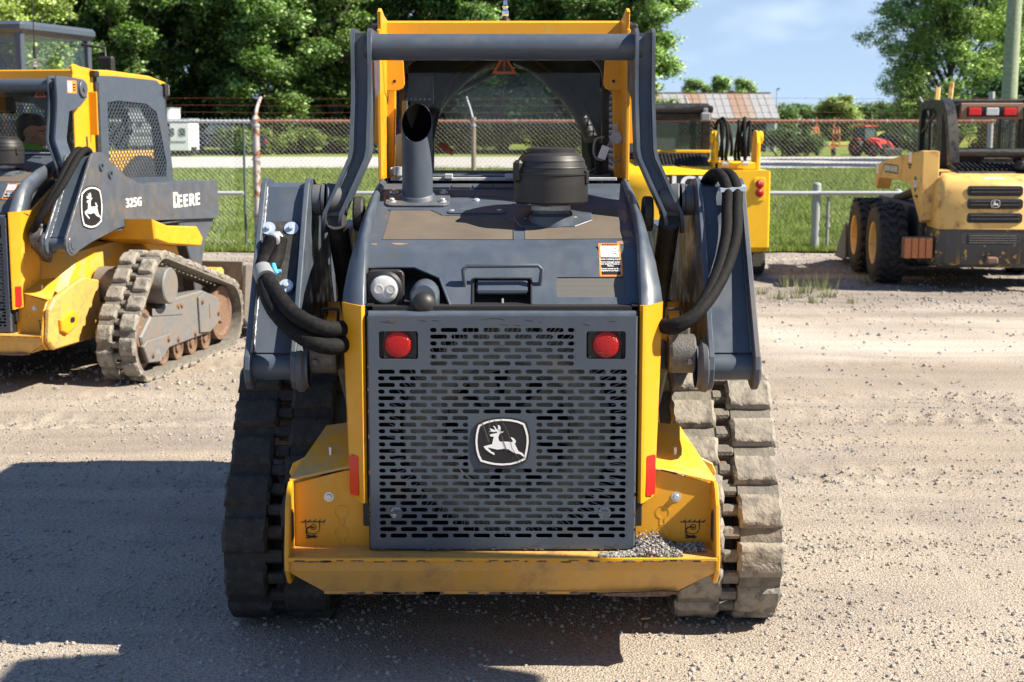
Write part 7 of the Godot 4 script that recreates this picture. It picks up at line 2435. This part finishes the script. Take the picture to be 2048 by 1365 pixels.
# ------------------------------------------------------------------ fence, barrier, poles
func fence() -> void:
	var d := 20.45
	var R := thing("chain_link_fence", "chain link fence with rusty top rail and barbed wire along the back of the yard", "fence")
	var top := 1.745
	var xs := [-10.4, -7.0, -3.46, -0.52, 2.46, 5.65, 8.6, 11.6]
	var rng := RandomNumberGenerator.new()
	rng.seed = 3
	for i in xs.size():
		var m := MB.new()
		var big: bool = i == 2
		var r: float = 0.052 if big else 0.033
		m.cyl(Vector3(xs[i], -0.05, -d), Vector3(xs[i], top + (0.02 if big else 0.06), -d), r, 16, r * (0.96))
		if big: m.lathe([Vector2(r, 0), Vector2(r * 1.1, 0.01), Vector2(r * 0.8, 0.05), Vector2(0, 0.06)], Vector3(xs[i], top + 0.02, -d), Vector3.UP, 14)
		var p := part("post", m, M.post_peel if big else M.galv_warm, R)
		m = MB.new()
		var tip := Vector3(xs[i] + (0.04 if big else -0.1), top + 0.33, -d - 0.22)
		m.tube(MB.spline([Vector3(xs[i], top, -d), Vector3(xs[i] + (0.0 if big else -0.04), top + 0.16, -d - 0.08), tip], 4), 0.03 if big else 0.014, 8, 0.02 if big else 0.012)
		part("barb_arm", m, M.post_peel if big else M.galv, p)
		for h in ([0.5, 1.22, 1.68] if big else [1.68]):
			m = MB.new()
			m.cyl(Vector3(xs[i], h, -d), Vector3(xs[i], h + 0.035, -d), r * 1.18, 16)
			part("tension_band", m, M.galv, p)
	for i in xs.size() - 1:
		var m := MB.new()
		m.cyl(Vector3(xs[i], top, -d), Vector3(xs[i + 1], top, -d), 0.024, 12)
		var rl := part("top_rail", m, M.galv if i < 2 else M.rail_rust, R)
		for k in 3:
			m = MB.new()
			var x: float = lerpf(xs[i], xs[i + 1], (k + 0.6) / 3.2)
			m.cyl(Vector3(x, top, -d), Vector3(x + 0.02, top, -d), 0.028, 12)
			part("rail_tie", m, M.galv, rl)
		# woven wire, one bay
		m = MB.new()
		var pitch := 0.062
		var x0: float = xs[i] + 0.03
		var x1: float = xs[i + 1] - 0.03
		var H := top - 0.0
		for dir in 2:
			var k := -int(H / pitch) - 1
			while x0 + k * pitch < x1:
				var a := Vector2(x0 + k * pitch, 0.03)
				var b := a + Vector2(H, H)
				if a.x < x0: a += Vector2.ONE * (x0 - a.x)
				if b.x > x1: b -= Vector2.ONE * (b.x - x1)
				if b.x > a.x + 0.02:
					var A := Vector3(a.x, a.y, -d + 0.03 + dir * 0.004)
					var B := Vector3(b.x, b.y, -d + 0.03 + dir * 0.004)
					if dir:
						A.x = x0 + x1 - A.x
						B.x = x0 + x1 - B.x
					var t := (B - A).normalized()
					var s := Vector3(0, 0, 1).cross(t) * 0.0014
					var z := Vector3(0, 0, 0.0014)
					m.nquad(A + s, B + s, B + z, A + z, s + z)
					m.nquad(A + z, B + z, B - s, A - s, z - s)
					m.nquad(A - s, B - s, B + s, A + s, -z)
				k += 1
		# twisted ends above the rail
		var x := x0
		while x < x1:
			m.beam(Vector3(x, H - 0.02, -d + 0.03), Vector3(x + 0.008, H + 0.05, -d + 0.03), 0.005, 0.005, 0.0)
			x += pitch * 1.0
		part("woven_wire", m, M.galv if i < 2 else M.wire, R, "", "stuff")
	for k in 3:
		var m := MB.new()
		var pth := []
		for i in 40: pth.append(Vector3(-10.4 + 22.0 * i / 39.0, top + 0.12 + k * 0.095 + 0.006 * sin(i * 1.3), -d - 0.06 - 0.06 * k))
		m.tube(pth, 0.0018, 4)
		for i in 86:
			var x := -10.3 + i * 0.255
			m.beam(Vector3(x, top + 0.10 + k * 0.095, -d - 0.06 - 0.06 * k), Vector3(x + 0.01, top + 0.14 + k * 0.095, -d - 0.05 - 0.06 * k), 0.0018, 0.0018, 0.0)
		part("barbed_wire", m, M.red_wire, R)
	# lower tension wires and a thin gate post
	var m2 := MB.new()
	m2.cyl(Vector3(-3.62, 0.02, -d + 0.05), Vector3(-3.62, 1.72, -d + 0.05), 0.017, 8)
	part("gate_stile", m2, M.galv_green, R)
	# galvanised pipe barrier in front
	var B := thing("pipe_barrier", "galvanised pipe rail on short posts running in front of the chain link fence", "barrier")
	var y := 0.79
	for seg in [[-10.4, -3.62, 0.0], [-3.4, 4.13, 0.0], [4.13, 11.6, 0.0]]:
		m2 = MB.new()
		m2.cyl(Vector3(seg[0], y, -d + 0.16), Vector3(seg[1], y, -d + 0.16), 0.026, 12)
		part("rail", m2, M.galv, B)
	for q in [[4.12, 0.95, 0.058], [5.22, 0.86, 0.05], [-1.8, 0.86, 0.05]]:
		m2 = MB.new()
		m2.lathe([Vector2(q[2], 0), Vector2(q[2], q[1] - 0.03), Vector2(q[2] * 0.85, q[1] - 0.008), Vector2(q[2] * 0.4, q[1]), Vector2(0, q[1] + 0.002)], Vector3(q[0], -0.02, -d + 0.1), Vector3.UP, 20)
		part("barrier_post", m2, M.galv_rough, B)
	for q in [[4.27, 0.74], [4.98, 0.76]]:
		m2 = MB.new()
		m2.cyl(Vector3(q[0], -0.02, -d + 0.14), Vector3(q[0], q[1], -d + 0.14), 0.022, 12)
		m2.cyl(Vector3(q[0], 0.33, -d + 0.14), Vector3(q[0], 0.39, -d + 0.14), 0.04, 10, 0.034)
		m2.cyl(Vector3(q[0], 0.46, -d + 0.14), Vector3(q[0], 0.49, -d + 0.14), 0.034, 10)
		part("hinge_post", m2, M.galv_rust, B)

func utility_pole() -> void:
	var d := 29.0
	var x := (2006.0 - 1024.0) / 3000.0 * d
	var R := thing("utility_pole", "pale green weathered wooden utility pole behind the right loader", "pole", Vector3(x, 0, -d))
	var m := MB.new()
	m.tube([Vector3(-0.01, -0.3, 0), Vector3(0.0, 2.0, 0), Vector3(0.03, 4.5, 0), Vector3(0.06, 9.0, 0)], 0.165, 20, 0.115)
	part("shaft", m, M.pole_green, R)
	m = MB.new()
	m.box(Vector3(0.06, 8.6, 0.14), Vector3(2.2, 0.11, 0.09), 0.01)
	part("crossarm", m, M.bark, R)
	var G := thing("steel_post", "thin galvanised steel post standing left of the green utility pole", "post", Vector3((1972.0 - 1024.0) / 3000.0 * 24.0, 0, -24.0))
	m = MB.new()
	m.cyl(Vector3(0, -0.1, 0), Vector3(0, 2.22, 0), 0.045, 14)
	part("shaft", m, M.galv, G)

# ------------------------------------------------------------------ far things
func barn() -> void:
	var d := 96.0
	var xr := (1548.0 - 1024.0) / 3000.0 * d
	var R := thing("barn", "low grey barn with a rusty striped tin roof behind the fence", "barn", Vector3(xr, 0, -d))
	var m := MB.new()
	var W := 12.0
	var D := 7.0
	m.box(Vector3(-W / 2, 1.1, -D / 2), Vector3(W, 2.2, D), 0.0)
	m.prism([Vector2(0, 2.2), Vector2(D, 2.2), Vector2(D / 2, 3.72)], 0.02, Transform3D(Basis(Vector3(0, 0, -1), Vector3.UP, Vector3.RIGHT), Vector3(-0.04, 0, 0)))
	var w := part("wall", m, M.barn_wall, R)
	m = MB.new()
	m.box(Vector3(-1.2, 0.95, 0.02), Vector3(1.1, 1.9, 0.06), 0.0)
	part("door", m, M.matte_black, w)
	m = MB.new()
	m.box(Vector3(-5.0, 1.2, 0.02), Vector3(2.4, 1.6, 0.06), 0.0)
	part("door", m, M.dark_wood, w)
	for q in [-0.06, -2.2, -3.6]:
		m = MB.new()
		m.box(Vector3(q, 1.1, 0.04), Vector3(0.14, 2.2, 0.06), 0.0)
		part("corner_board", m, M.shiplap, w)
	m = MB.new()
	m.box(Vector3(-W / 2, 2.16, 0.12), Vector3(W + 0.3, 0.16, 0.08), 0.0)
	part("eave_board", m, M.shiplap, w)
	# roof sheets, each its own strip
	var n := 26
	for k in n:
		var x := -W - 0.15 + (W + 0.3) * (k + 0.5) / n
		for s in 2:
			m = MB.new()
			var wd := (W + 0.3) / n * 0.97
			var a := Vector3(x, 2.12, 0.3) if s == 0 else Vector3(x, 2.12, -D - 0.3)
			var b := Vector3(x, 3.76, -D / 2)
			m.beam(a, b, wd, 0.03, 0.0)
			m.beam(a + Vector3(-wd * 0.5, 0.02, 0), b + Vector3(-wd * 0.5, 0.02, 0), 0.05, 0.05, 0.0)
			part("roof_sheet", m, [M.roof_tin, M.roof_tin2, M.roof_tin3, M.roof_tin][(k * 7 + k / 3) % 4], R)
	m = MB.new()
	m.beam(Vector3(-W - 0.15, 3.79, -D / 2), Vector3(0.15, 3.79, -D / 2), 0.3, 0.05, 0.0)
	part("ridge_cap", m, M.rust, R)
	var L := thing("street_lamp", "tall thin street lamp beyond the barn's right end", "street lamp", Vector3((1547.5 - 1024.0) / 3000.0 * 130.0, 0, -130.0))
	m = MB.new()
	m.cyl(Vector3(0, 0, 0), Vector3(0, 4.75, 0), 0.07, 10, 0.05)
	part("pole", m, M.galv, L)
	m = MB.new()
	m.beam(Vector3(0, 4.7, 0), Vector3(0.16, 4.76, 0), 0.05, 0.05, 0.0)
	m.box(Vector3(0.12, 4.77, 0), Vector3(0.26, 0.1, 0.2), 0.03)
	part("lamp_head", m, M.black, L)

func red_tractor() -> void:
	var d := 82.0
	var R := thing("red_tractor", "small red farm tractor with a front loader across the road", "tractor", Vector3((1712.0 - 1024.0) / 3000.0 * d, 0, -d), PI + 0.5)
	var m := MB.new()
	R.scale = Vector3.ONE * 0.8
	for q in [[-0.75, 0.6, 0.62, 0.42], [0.75, 0.6, 0.62, 0.42], [-0.65, 2.1, 0.4, 0.3], [0.65, 2.1, 0.4, 0.3]]:
		m = MB.new()
		m.slathe([Vector2(q[2] * 0.4, -q[3] * 0.5), Vector2(q[2] * 0.85, -q[3] * 0.55), Vector2(q[2], -q[3] * 0.3), Vector2(q[2], q[3] * 0.3), Vector2(q[2] * 0.85, q[3] * 0.55), Vector2(q[2] * 0.4, q[3] * 0.5)], lv(q[0], q[2], q[1]), Vector3.RIGHT, 28)
		var t := part("tyre", m, M.tyre, R)
		m = MB.new()
		m.cyl(lv(q[0] - 0.08, q[2], q[1]), lv(q[0] + 0.08, q[2], q[1]), q[2] * 0.45, 20)
		part("rim", m, M.tractor_red, t)
	m = MB.new()
	m.box(lv(0, 0.75, 1.3), Vector3(0.5, 0.4, 2.2), 0.05)
	part("chassis", m, M.black, R)
	m = MB.new()
	m.loft([[lv(-0.33, 0.85, 1.3), lv(0.33, 0.85, 1.3), lv(0.33, 1.28, 1.3), lv(-0.33, 1.28, 1.3)], [lv(-0.3, 0.85, 2.4), lv(0.3, 0.85, 2.4), lv(0.28, 1.12, 2.4), lv(-0.28, 1.12, 2.4)]], false)
	part("hood", m, M.tractor_red, R)
	for sx in [-1.0, 1.0]:
		m = MB.new()
		m.box(lv(0.75 * sx, 1.2, 0.55), Vector3(0.44, 0.08, 0.9), 0.03)
		part("mudguard", m, M.tractor_red, R)
		m = MB.new()
		m.beam(lv(0.5 * sx, 1.1, 1.3), lv(0.5 * sx, 0.95, 2.4), 0.1, 0.16, 0.02)
		m.beam(lv(0.5 * sx, 0.95, 2.4), lv(0.5 * sx, 0.35, 3.0), 0.1, 0.16, 0.02)
		part("loader_arm", m, M.tractor_red, R)
	m = MB.new()
	m.box(lv(0, 2.05, 0.6), Vector3(1.15, 0.12, 1.25), 0.04)
	part("roof", m, M.tractor_red, R)
	m = MB.new()
	for sx in [-1.0, 1.0]:
		for f in [0.05, 1.15]: m.beam(lv(0.5 * sx, 1.1, f), lv(0.5 * sx, 2.0, f), 0.06, 0.06, 0.0)
	part("cab_post", m, M.black, R)
	m = MB.new()
	m.box(lv(0, 1.55, 0.6), Vector3(0.96, 0.85, 1.05), 0.02)
	part("cab_glazing", m, M.far_glass, R)
	m = MB.new()
	m.box(lv(0, 0.35, 3.15), Vector3(1.6, 0.5, 0.5), 0.05)
	part("bucket", m, M.black, R)

func cultivator() -> void:
	var d := 84.0
	var R := thing("field_cultivator", "orange folding farm cultivator with upright frames beside the red tractor", "farm implement", Vector3((1645.0 - 1024.0) / 3000.0 * d, 0, -d))
	R.scale = Vector3.ONE * 0.82
	var rng := RandomNumberGenerator.new()
	rng.seed = 12
	for sx in [-1.0, 1.0]:
		var m := MB.new()
		m.beam(Vector3(0.5 * sx, 0.7, 0), Vector3(0.62 * sx, 2.6, 0), 0.09, 0.09, 0.0)
		m.beam(Vector3(0.95 * sx, 0.8, 0.3), Vector3(0.85 * sx, 1.95, 0.2), 0.07, 0.07, 0.0)
		for k in 4: m.beam(Vector3(0.5 * sx, 0.85 + k * 0.35, 0), Vector3(0.95 * sx, 0.95 + k * 0.3, 0.3), 0.05, 0.05, 0.0)
		part("wing_frame", m, M.implement_orange, R)
		for k in 6:
			m = MB.new()
			m.tube(MB.spline([Vector3((0.42 + 0.1 * k) * sx, 1.95 - rng.randf() * 0.6, 0.1), Vector3((0.4 + 0.1 * k) * sx, 1.5, 0.35), Vector3((0.46 + 0.1 * k) * sx, 1.0 + rng.randf() * 0.2, 0.15)], 4), 0.035, 6)
			part("tine", m, M.implement_orange if k % 2 else M.rust, R)
		m = MB.new()
		m.slathe([Vector2(0.1, -0.1), Vector2(0.3, -0.11), Vector2(0.33, 0), Vector2(0.3, 0.11), Vector2(0.1, 0.1)], Vector3(0.55 * sx, 0.33, 0.2), Vector3.RIGHT, 20)
		part("wheel", m, M.tyre, R)
	var m2 := MB.new()
	m2.beam(Vector3(-1.0, 0.72, 0), Vector3(1.0, 0.72, 0), 0.14, 0.14, 0.0)
	m2.beam(Vector3(0.2, 0.65, 0.2), Vector3(2.4, 0.7, 0.2), 0.1, 0.1, 0.0)
	m2.beam(Vector3(1.7, 0.1, 0.2), Vector3(1.62, 0.85, 0.2), 0.12, 0.12, 0.0)
	part("main_frame", m2, M.implement_orange, R)
	m2 = MB.new()
	m2.prism([Vector2(0.2, 0.45), Vector2(0.6, 0.45), Vector2(0.4, 0.8)], 0.02, Transform3D(Basis(), Vector3(0, 0, 0.4)))
	part("slow_sign", m2, M.orange, R)

func car(called: String, label: String, at: Vector3, turn: float, mat: Material, pickup := false, big := 1.0) -> void:
	var R := thing(called, label, "car" if not pickup else "pickup", at, turn)
	R.scale = Vector3.ONE * big
	var m := MB.new()
	var prof := [Vector2(-2.2, 0.35), Vector2(-2.25, 0.7), Vector2(-2.1, 0.95), Vector2(-1.2, 1.02), Vector2(1.2, 1.02), Vector2(2.15, 0.9), Vector2(2.25, 0.6), Vector2(2.2, 0.35)]
	if pickup: prof = [Vector2(-2.7, 0.45), Vector2(-2.75, 1.1), Vector2(-0.6, 1.12), Vector2(0.9, 1.12), Vector2(2.4, 1.02), Vector2(2.55, 0.7), Vector2(2.5, 0.45)]
	m.prism(prof, 1.75, side_xf(-0.875), 0.08)
	var b := part("body", m, mat, R)
	m = MB.new()
	var cabp := [Vector2(-1.6, 1.0), Vector2(-1.1, 1.45), Vector2(0.3, 1.48), Vector2(1.1, 1.0)]
	if pickup: cabp = [Vector2(-0.7, 1.1), Vector2(-0.55, 1.75), Vector2(0.5, 1.78), Vector2(1.2, 1.1)]
	m.prism(cabp, 1.5, side_xf(-0.75), 0.1)
	part("cabin", m, mat, b)
	m = MB.new()
	var win := cabp.map(func(p): return Vector2(p.x * 0.86, lerpf(p.y, 1.25 if not pickup else 1.45, 0.22)))
	m.prism(win, 1.53, side_xf(-0.765))
	part("window", m, M.far_glass, b)
	for sx in [-1.0, 1.0]:
		for f in [-1.4, 1.4]:
			m = MB.new()
			m.slathe([Vector2(0.16, -0.1), Vector2(0.3, -0.11), Vector2(0.34, 0), Vector2(0.3, 0.11), Vector2(0.16, 0.1)], lv(0.78 * sx, 0.34, f * (1.2 if pickup else 1.0)), Vector3.RIGHT, 24)
			m.cyl(lv(0.78 * sx - 0.08, 0.34, f * (1.2 if pickup else 1.0)), lv(0.78 * sx + 0.08, 0.34, f * (1.2 if pickup else 1.0)), 0.18, 16)
			part("wheel", m, M.tyre, R)
	for sx in [-1.0, 1.0]:
		m = MB.new()
		m.box(lv(0.65 * sx, 0.75, 2.24 if not pickup else 2.54), Vector3(0.3, 0.14, 0.06), 0.02)
		part("headlight", m, M.lens, b)
		m = MB.new()
		m.box(lv(0.68 * sx, 0.8, -2.24 if not pickup else -2.74), Vector3(0.2, 0.2, 0.05), 0.02)
		part("tail_light", m, M.red_film, b)

func white_trailer() -> void:
	var d := 84.0
	var R := thing("white_trailer", "white two-part site trailer with small windows behind the left part of the fence", "trailer", Vector3((356.0 - 1024.0) / 3000.0 * d, 0, -d))
	R.scale = Vector3.ONE * 0.85
	for q in [[-1.3, 2.7, 2.35, 0.55], [0.45, 1.6, 2.0, 0.2]]:
		var m := MB.new()
		m.box(Vector3(q[0], q[3] + q[2] * 0.5 + 0.15, 0), Vector3(q[1], q[2], 3.0), 0.04)
		var b := part("box_body", m, M.shiplap, R)
		var n := 2
		for k in n:
			m = MB.new()
			m.box(Vector3(q[0] + (k - 0.5) * q[1] * 0.45, q[3] + q[2] * 0.68, 1.5), Vector3(0.42, 0.5, 0.05), 0.02)
			var wf := part("window", m, M.grey_plastic, b)
			m = MB.new()
			m.box(Vector3(q[0] + (k - 0.5) * q[1] * 0.45, q[3] + q[2] * 0.68, 1.53), Vector3(0.32, 0.4, 0.02), 0.0)
			part("pane", m, M.far_glass, wf)
		m = MB.new()
		m.box(Vector3(q[0], q[3] + q[2] * 0.36, 1.505), Vector3(q[1] * 0.7, 0.12, 0.02), 0.0)
		part("stripe", m, M.grey_plastic, b)
		m = MB.new()
		m.box(Vector3(q[0], q[3] + q[2] + 0.17, 0), Vector3(q[1] + 0.1, 0.06, 3.1), 0.0)
		part("roof", m, M.galv, b)
	for k in 2:
		var m := MB.new()
		m.slathe([Vector2(0.1, -0.1), Vector2(0.33, -0.1), Vector2(0.36, 0), Vector2(0.33, 0.1), Vector2(0.1, 0.1)], Vector3(-1.6 + k * 0.8, 0.36, 1.4), Vector3(0, 0, 1), 20)
		part("wheel", m, M.tyre, R)
	var sk := MB.new()
	sk.box(Vector3(-0.6, 0.35, 0.6), Vector3(4.0, 0.5, 1.2), 0.0)
	part("undercarriage", sk, M.matte_black, R)

func clouds() -> ImageTexture:
	var w := 1536
	var h := 768
	var n := noise(91, 0.02, 5)
	var im := Image.create(w, h, false, Image.FORMAT_RGBA8)
	im.fill(Color(0.9, 0.9, 0.93, 0.0))
	for y in range(int(h * 0.30), h / 2):
		var el := (0.5 - (y + 0.5) / h) * 180.0
		for x in w:
			var an := TAU * x / w
			var v := n.get_noise_3d(cos(an) * 90.0, sin(an) * 90.0, el * 5.0) + 0.5 * n.get_noise_3d(cos(an) * 300.0, sin(an) * 300.0, el * 22.0)
			var a := clampf((v - 0.02) * 1.5, 0.0, 1.0) * clampf(1.2 - el / 40.0, 0.0, 1.0)
			im.set_pixel(x, y, Color(0.9, 0.9, 0.93, a))
	return ImageTexture.create_from_image(im)

func plants() -> void:
	var g := "broad leafy trees along the far side of the road"
	var rows := [
		# px, d, height, radius, low, tone, pale, label
		[-60, 78, 12.0, 5.0, 2.2, Color(0.411, 0.520, 0.164), 0.10, "yellow-green tree at the far left above the tall grey cab"],
		[120, 96, 15.0, 5.2, 1.4, Color(0.138, 0.232, 0.081), 0.05, "dark leafy tree behind the tall grey cab"],
		[250, 90, 15.0, 4.6, 1.0, Color(0.179, 0.288, 0.095), 0.12, "leafy tree with pale leaf undersides right of the tall grey cab"],
		[400, 97, 16.0, 5.0, 1.3, Color(0.138, 0.232, 0.081), 0.05, "dark tree over the white trailer and the navy pickup"],
		[545, 90, 14.5, 4.6, 1.0, Color(0.193, 0.314, 0.105), 0.13, "silvery green tree behind the thick leaning fence post"],
		[668, 93, 15.0, 4.4, 0.8, Color(0.193, 0.301, 0.095), 0.10, "tree with a thick dark trunk just left of the nearest loader's cab"],
		[820, 98, 16.0, 4.6, 1.2, Color(0.164, 0.274, 0.095), 0.09, "tree behind the exhaust stack of the nearest loader"],
		[1005, 92, 15.5, 4.6, 2.0, Color(0.193, 0.314, 0.110), 0.13, "tree whose trunk shows through the middle of the nearest cab's window"],
		[1130, 99, 16.0, 4.4, 1.0, Color(0.164, 0.274, 0.095), 0.08, "tree seen through the right part of the nearest cab's window"],
		[1235, 90, 13.5, 3.9, 2.6, Color(0.232, 0.356, 0.124), 0.14, "light green tree ending the row at the right, branches over the barn"]]
	var i := 0
	for r in rows:
		var dd: float = r[1]
		tree("leafy_tree", r[7], Vector3((r[0] - 1024.0) / 3000.0 * dd, 0, -dd), r[2], r[3], r[4], r[5], r[6], 64, 95, 100 + i, g, 0.36 if i != 5 else 0.55)
		i += 1
	# the darker row behind
	for k in 7:
		var px := 40 + k * 175
		var dd := 122.0
		tree("background_tree", "dark second-row tree " + ["behind the tall grey cab", "between the grey cab and the white trailer", "above the navy pickup", "above the thick leaning fence post", "left of the nearest cab", "above the nearest cab's exhaust side", "above the nearest cab's air cleaner side"][k], Vector3((px - 1024.0) / 3000.0 * dd, 0, -dd), 17.0, 6.5, 0.5, Color(0.149, 0.261, 0.103), 0.06, 44, 90, 300 + k, "dark trees in the second row behind the road", 0.4, 1.35)
	# right side
	tree("drooping_tree", "feathery light green tree at the upper right, left of the utility pole", Vector3((1892.0 - 1024.0) / 3000.0 * 62.0, 0, -62.0), 9.5, 3.2, 1.3, Color(0.338, 0.475, 0.163), 0.16, 110, 60, 401, "", 0.2, 0.5)
	tree("dark_tree", "dark dense tree behind the utility pole at the top right corner", Vector3((2070.0 - 1024.0) / 3000.0 * 70.0, 0, -70.0), 11.0, 3.0, 0.4, Color(0.060, 0.124, 0.060), 0.01, 60, 110, 402, "", 0.3, 0.8)
	tree("dark_tree", "dark low tree right of the skid loader's cab behind the fence", Vector3((2040.0 - 1024.0) / 3000.0 * 55.0, 0, -55.0), 3.4, 2.0, 0.2, Color(0.081, 0.150, 0.069), 0.01, 30, 90, 403, "", 0.15, 0.7)
	var q := 0
	for r in [[1390, 112, 5.0, 1.15, "leftmost of the three small trees rising behind the barn roof"], [1437, 112, 5.2, 0.95, "middle of the three small trees rising behind the barn roof"], [1484, 112, 5.0, 1.15, "rightmost of the three small trees rising behind the barn roof"]]:
		tree("small_tree", r[4], Vector3((r[0] - 1024.0) / 3000.0 * r[1], 0, -r[1]), r[2], r[3], 0.8, Color(0.329, 0.465, 0.205), 0.16, 26, 60, 410 + q, "small trees behind the barn", 0.12, 0.6)
		q += 1
	tree("olive_tree", "olive green bushy tree behind the orange cultivator", Vector3((1668.0 - 1024.0) / 3000.0 * 135.0, 0, -135.0), 4.1, 1.9, 0.2, Color(0.356, 0.451, 0.164), 0.04, 30, 70, 420, "", 0.15, 0.8)
	# shrubs along the road
	var sh := [[478, 86, 1.8, 1.5, "olive shrub at the right end of the navy pickup"], [505, 88, 3.4, 2.1, "shrub behind the thick leaning fence post"], [585, 89, 3.0, 1.5, "low shrub right of the thick leaning fence post"], [760, 90, 4.0, 1.8, "shrub just left of the nearest cab"], [900, 90, 3.4, 1.7, "shrub seen through the left part of the cab window"], [960, 91, 2.6, 1.5, "shrub left of the trunk seen through the cab window"], [1090, 90, 3.6, 2.0, "shrub right of the trunk seen through the cab window"], [1180, 90, 3.0, 1.9, "shrub at the right edge of the cab window"], [1562, 82, 2.0, 1.55, "dark shrub by the barn's right corner"], [1602, 81, 1.9, 1.6, "dark shrub left of the orange cultivator"], [1838, 84, 1.4, 0.9, "dark shrub left of the skid loader's cab"]]
	var j := 0
	for s in sh:
		var tone := Color(0.081, 0.150, 0.060) if s[0] > 1500 else Color(0.232, 0.329, 0.095)
		bush("roadside_shrub", s[4], Vector3((s[0] - 1024.0) / 3000.0 * s[1], 0, -s[1]), Vector3(s[2], s[3], 1.8), tone, 500 + j, 7, 60, 0.55)
		j += 1
	# far wood
	var rng := RandomNumberGenerator.new()
	rng.seed = 600
	var blobs := []
	for k in 260:
		var d := rng.randf_range(330.0, 380.0)
		var x := rng.randf_range(-210.0, 260.0)
		var hh := rng.randf_range(2.8, 4.6)
		for b in 3: blobs.append([Vector3(x + rng.randfn() * 1.5, 0.8 + hh * (0.25 + 0.3 * b), -d), Vector3(3.2 - b * 0.6, 2.2, 3.0)])
	var w := Node3D.new()
	w.name = "woodland"
	add_child(w)
	tag(w, "far line of woodland on the horizon beyond the field", "woodland", "", "stuff")
	crown(w, "wood_canopy", blobs, 55, 3.2, Color(0.150, 0.247, 0.110), 0.03, rng)

func small_things() -> void:
	var rng := RandomNumberGenerator.new()
	rng.seed = 900
	# grit heaped on the right end of the bumper tray
	var xs := []
	var cs := []
	var m := MB.new()
	var ico := SphereMesh.new()
	ico.radial_segments = 6
	ico.rings = 3
	ico.radius = 0.5
	ico.height = 1.0
	var ar := ico.surface_get_arrays(0)
	var vs: PackedVector3Array = ar[Mesh.ARRAY_VERTEX]
	var ix: PackedInt32Array = ar[Mesh.ARRAY_INDEX]
	var seen := {}
	for i in vs.size():
		var key := Vector3i((vs[i] * 1000.0).round())
		if not seen.has(key): seen[key] = vs[i] * rng.randf_range(0.7, 1.2)
		vs[i] = seen[key]
	for t in range(0, ix.size(), 3): m.ntri(vs[ix[t]], vs[ix[t + 1]], vs[ix[t + 2]], vs[ix[t]] + vs[ix[t + 1]] + vs[ix[t + 2]])
	var gm := StandardMaterial3D.new()
	gm.vertex_color_use_as_albedo = true
	gm.roughness = 0.95
	for i in 4500:
		var u := rng.randf()
		var x := 0.30 + 0.34 * u
		var top := 0.046 * exp(-pow((x - 0.46) / 0.06, 2.0)) + 0.009
		var f := rng.randf_range(0.0, 0.13)
		if x < 0.42:
			if rng.randf() > (x - 0.29) / 0.13: continue
			f = rng.randf_range(0.0, 0.05)
			top *= 0.6
		if x > 0.56: f = rng.randf_range(0.05, 0.13); top = 0.012
		var y := 0.375 + top * rng.randf() * (0.35 + 0.65 * f / 0.13)
		var s := 0.003 + 0.010 * pow(rng.randf(), 3.5)
		if x > 0.56 and rng.randf() < 0.6: continue
		xs.append(Transform3D(Basis(Vector3(rng.randf() - 0.5, rng.randf() - 0.5, rng.randf() - 0.5).normalized(), rng.randf() * TAU).scaled(Vector3(s, s * 0.8, s)), Vector3(x - 0.03, y, -4.5 - f)))
		var c := rng.randf_range(0.7, 1.25)
		cs.append(Color(0.3, 0.29, 0.27) * c if rng.randf() < 0.8 else Color(0.06, 0.06, 0.065))
	var gp := stuff("grit_heap", m.mesh(), gm, xs, cs, self)
	tag(gp, "heap of grey grit lying on the right end of the nearest loader's bumper", "grit")
	# weeds on the pale ground at the right
	var k := 0
	var spots := [[1600, 580, 0.20], [1640, 572, 0.22], [1553, 592, 0.14], [1648, 588, 0.15], [1590, 590, 0.10], [1620, 600, 0.13], [1700, 600, 0.09], [1725, 562, 0.16], [1570, 565, 0.14], [1520, 582, 0.10]]
	var names := ["tallest weed tuft on the pale ground left of the skid loader", "bushy weed tuft beside the tallest one", "weed tuft nearest the right arm of the near loader", "weed tuft in front of the bushy one", "tiny weed between the tall tufts and the arm", "spreading weed tuft closest to the camera", "lone small weed in front of the skid loader's rear wheel", "weed tuft right beside the skid loader's rear wheel", "weed tuft at the edge of the loader's shadow", "short weed next to the yellow tracked loader's track"]
	for s in spots:
		var zc: float = 1.7 * 3000.0 / (s[1] - 250.0)
		var px: float = s[0]
		var t := thing("weed_tuft", names[k], "weed", Vector3((px - 1024.0) / 3000.0 * zc, 0, -zc * 0.985), 0.0, "weeds on the pale ground")
		var wm := MB.new()
		for i in int(80 * s[2] / 0.2):
			var a := rng.randf() * TAU
			var r: float = rng.randf() * s[2] * 0.7
			var p := Vector3(cos(a) * r, 0, sin(a) * r)
			var tip := p * rng.randf_range(1.1, 1.9) + Vector3(0, s[2] * rng.randf_range(0.2, 1.0), 0)
			var sd := Vector3(1, 0, 0).rotated(Vector3.UP, rng.randf() * TAU) * 0.004
			wm.ntri(p - sd, p + sd, tip, Vector3(0, 0.4, 1))
		part("blades", wm, M.weed, t, "", "stuff")
		k += 1
	# a pale wood chip on the ground under the machine
	var cm := MB.new()
	cm.prism([Vector2(-0.016, -0.004), Vector2(0.015, -0.005), Vector2(0.019, 0.0), Vector2(0.004, 0.006), Vector2(-0.014, 0.004)], 0.004, Transform3D(Basis(Vector3.RIGHT, -PI * 0.5).rotated(Vector3.UP, 0.3), Vector3(0.46, 0.014, -4.98)))
	tag(part("wood_chip", cm, M.wood_chip, self), "small pale wood chip on the dark ground beside the right track", "wood chip")
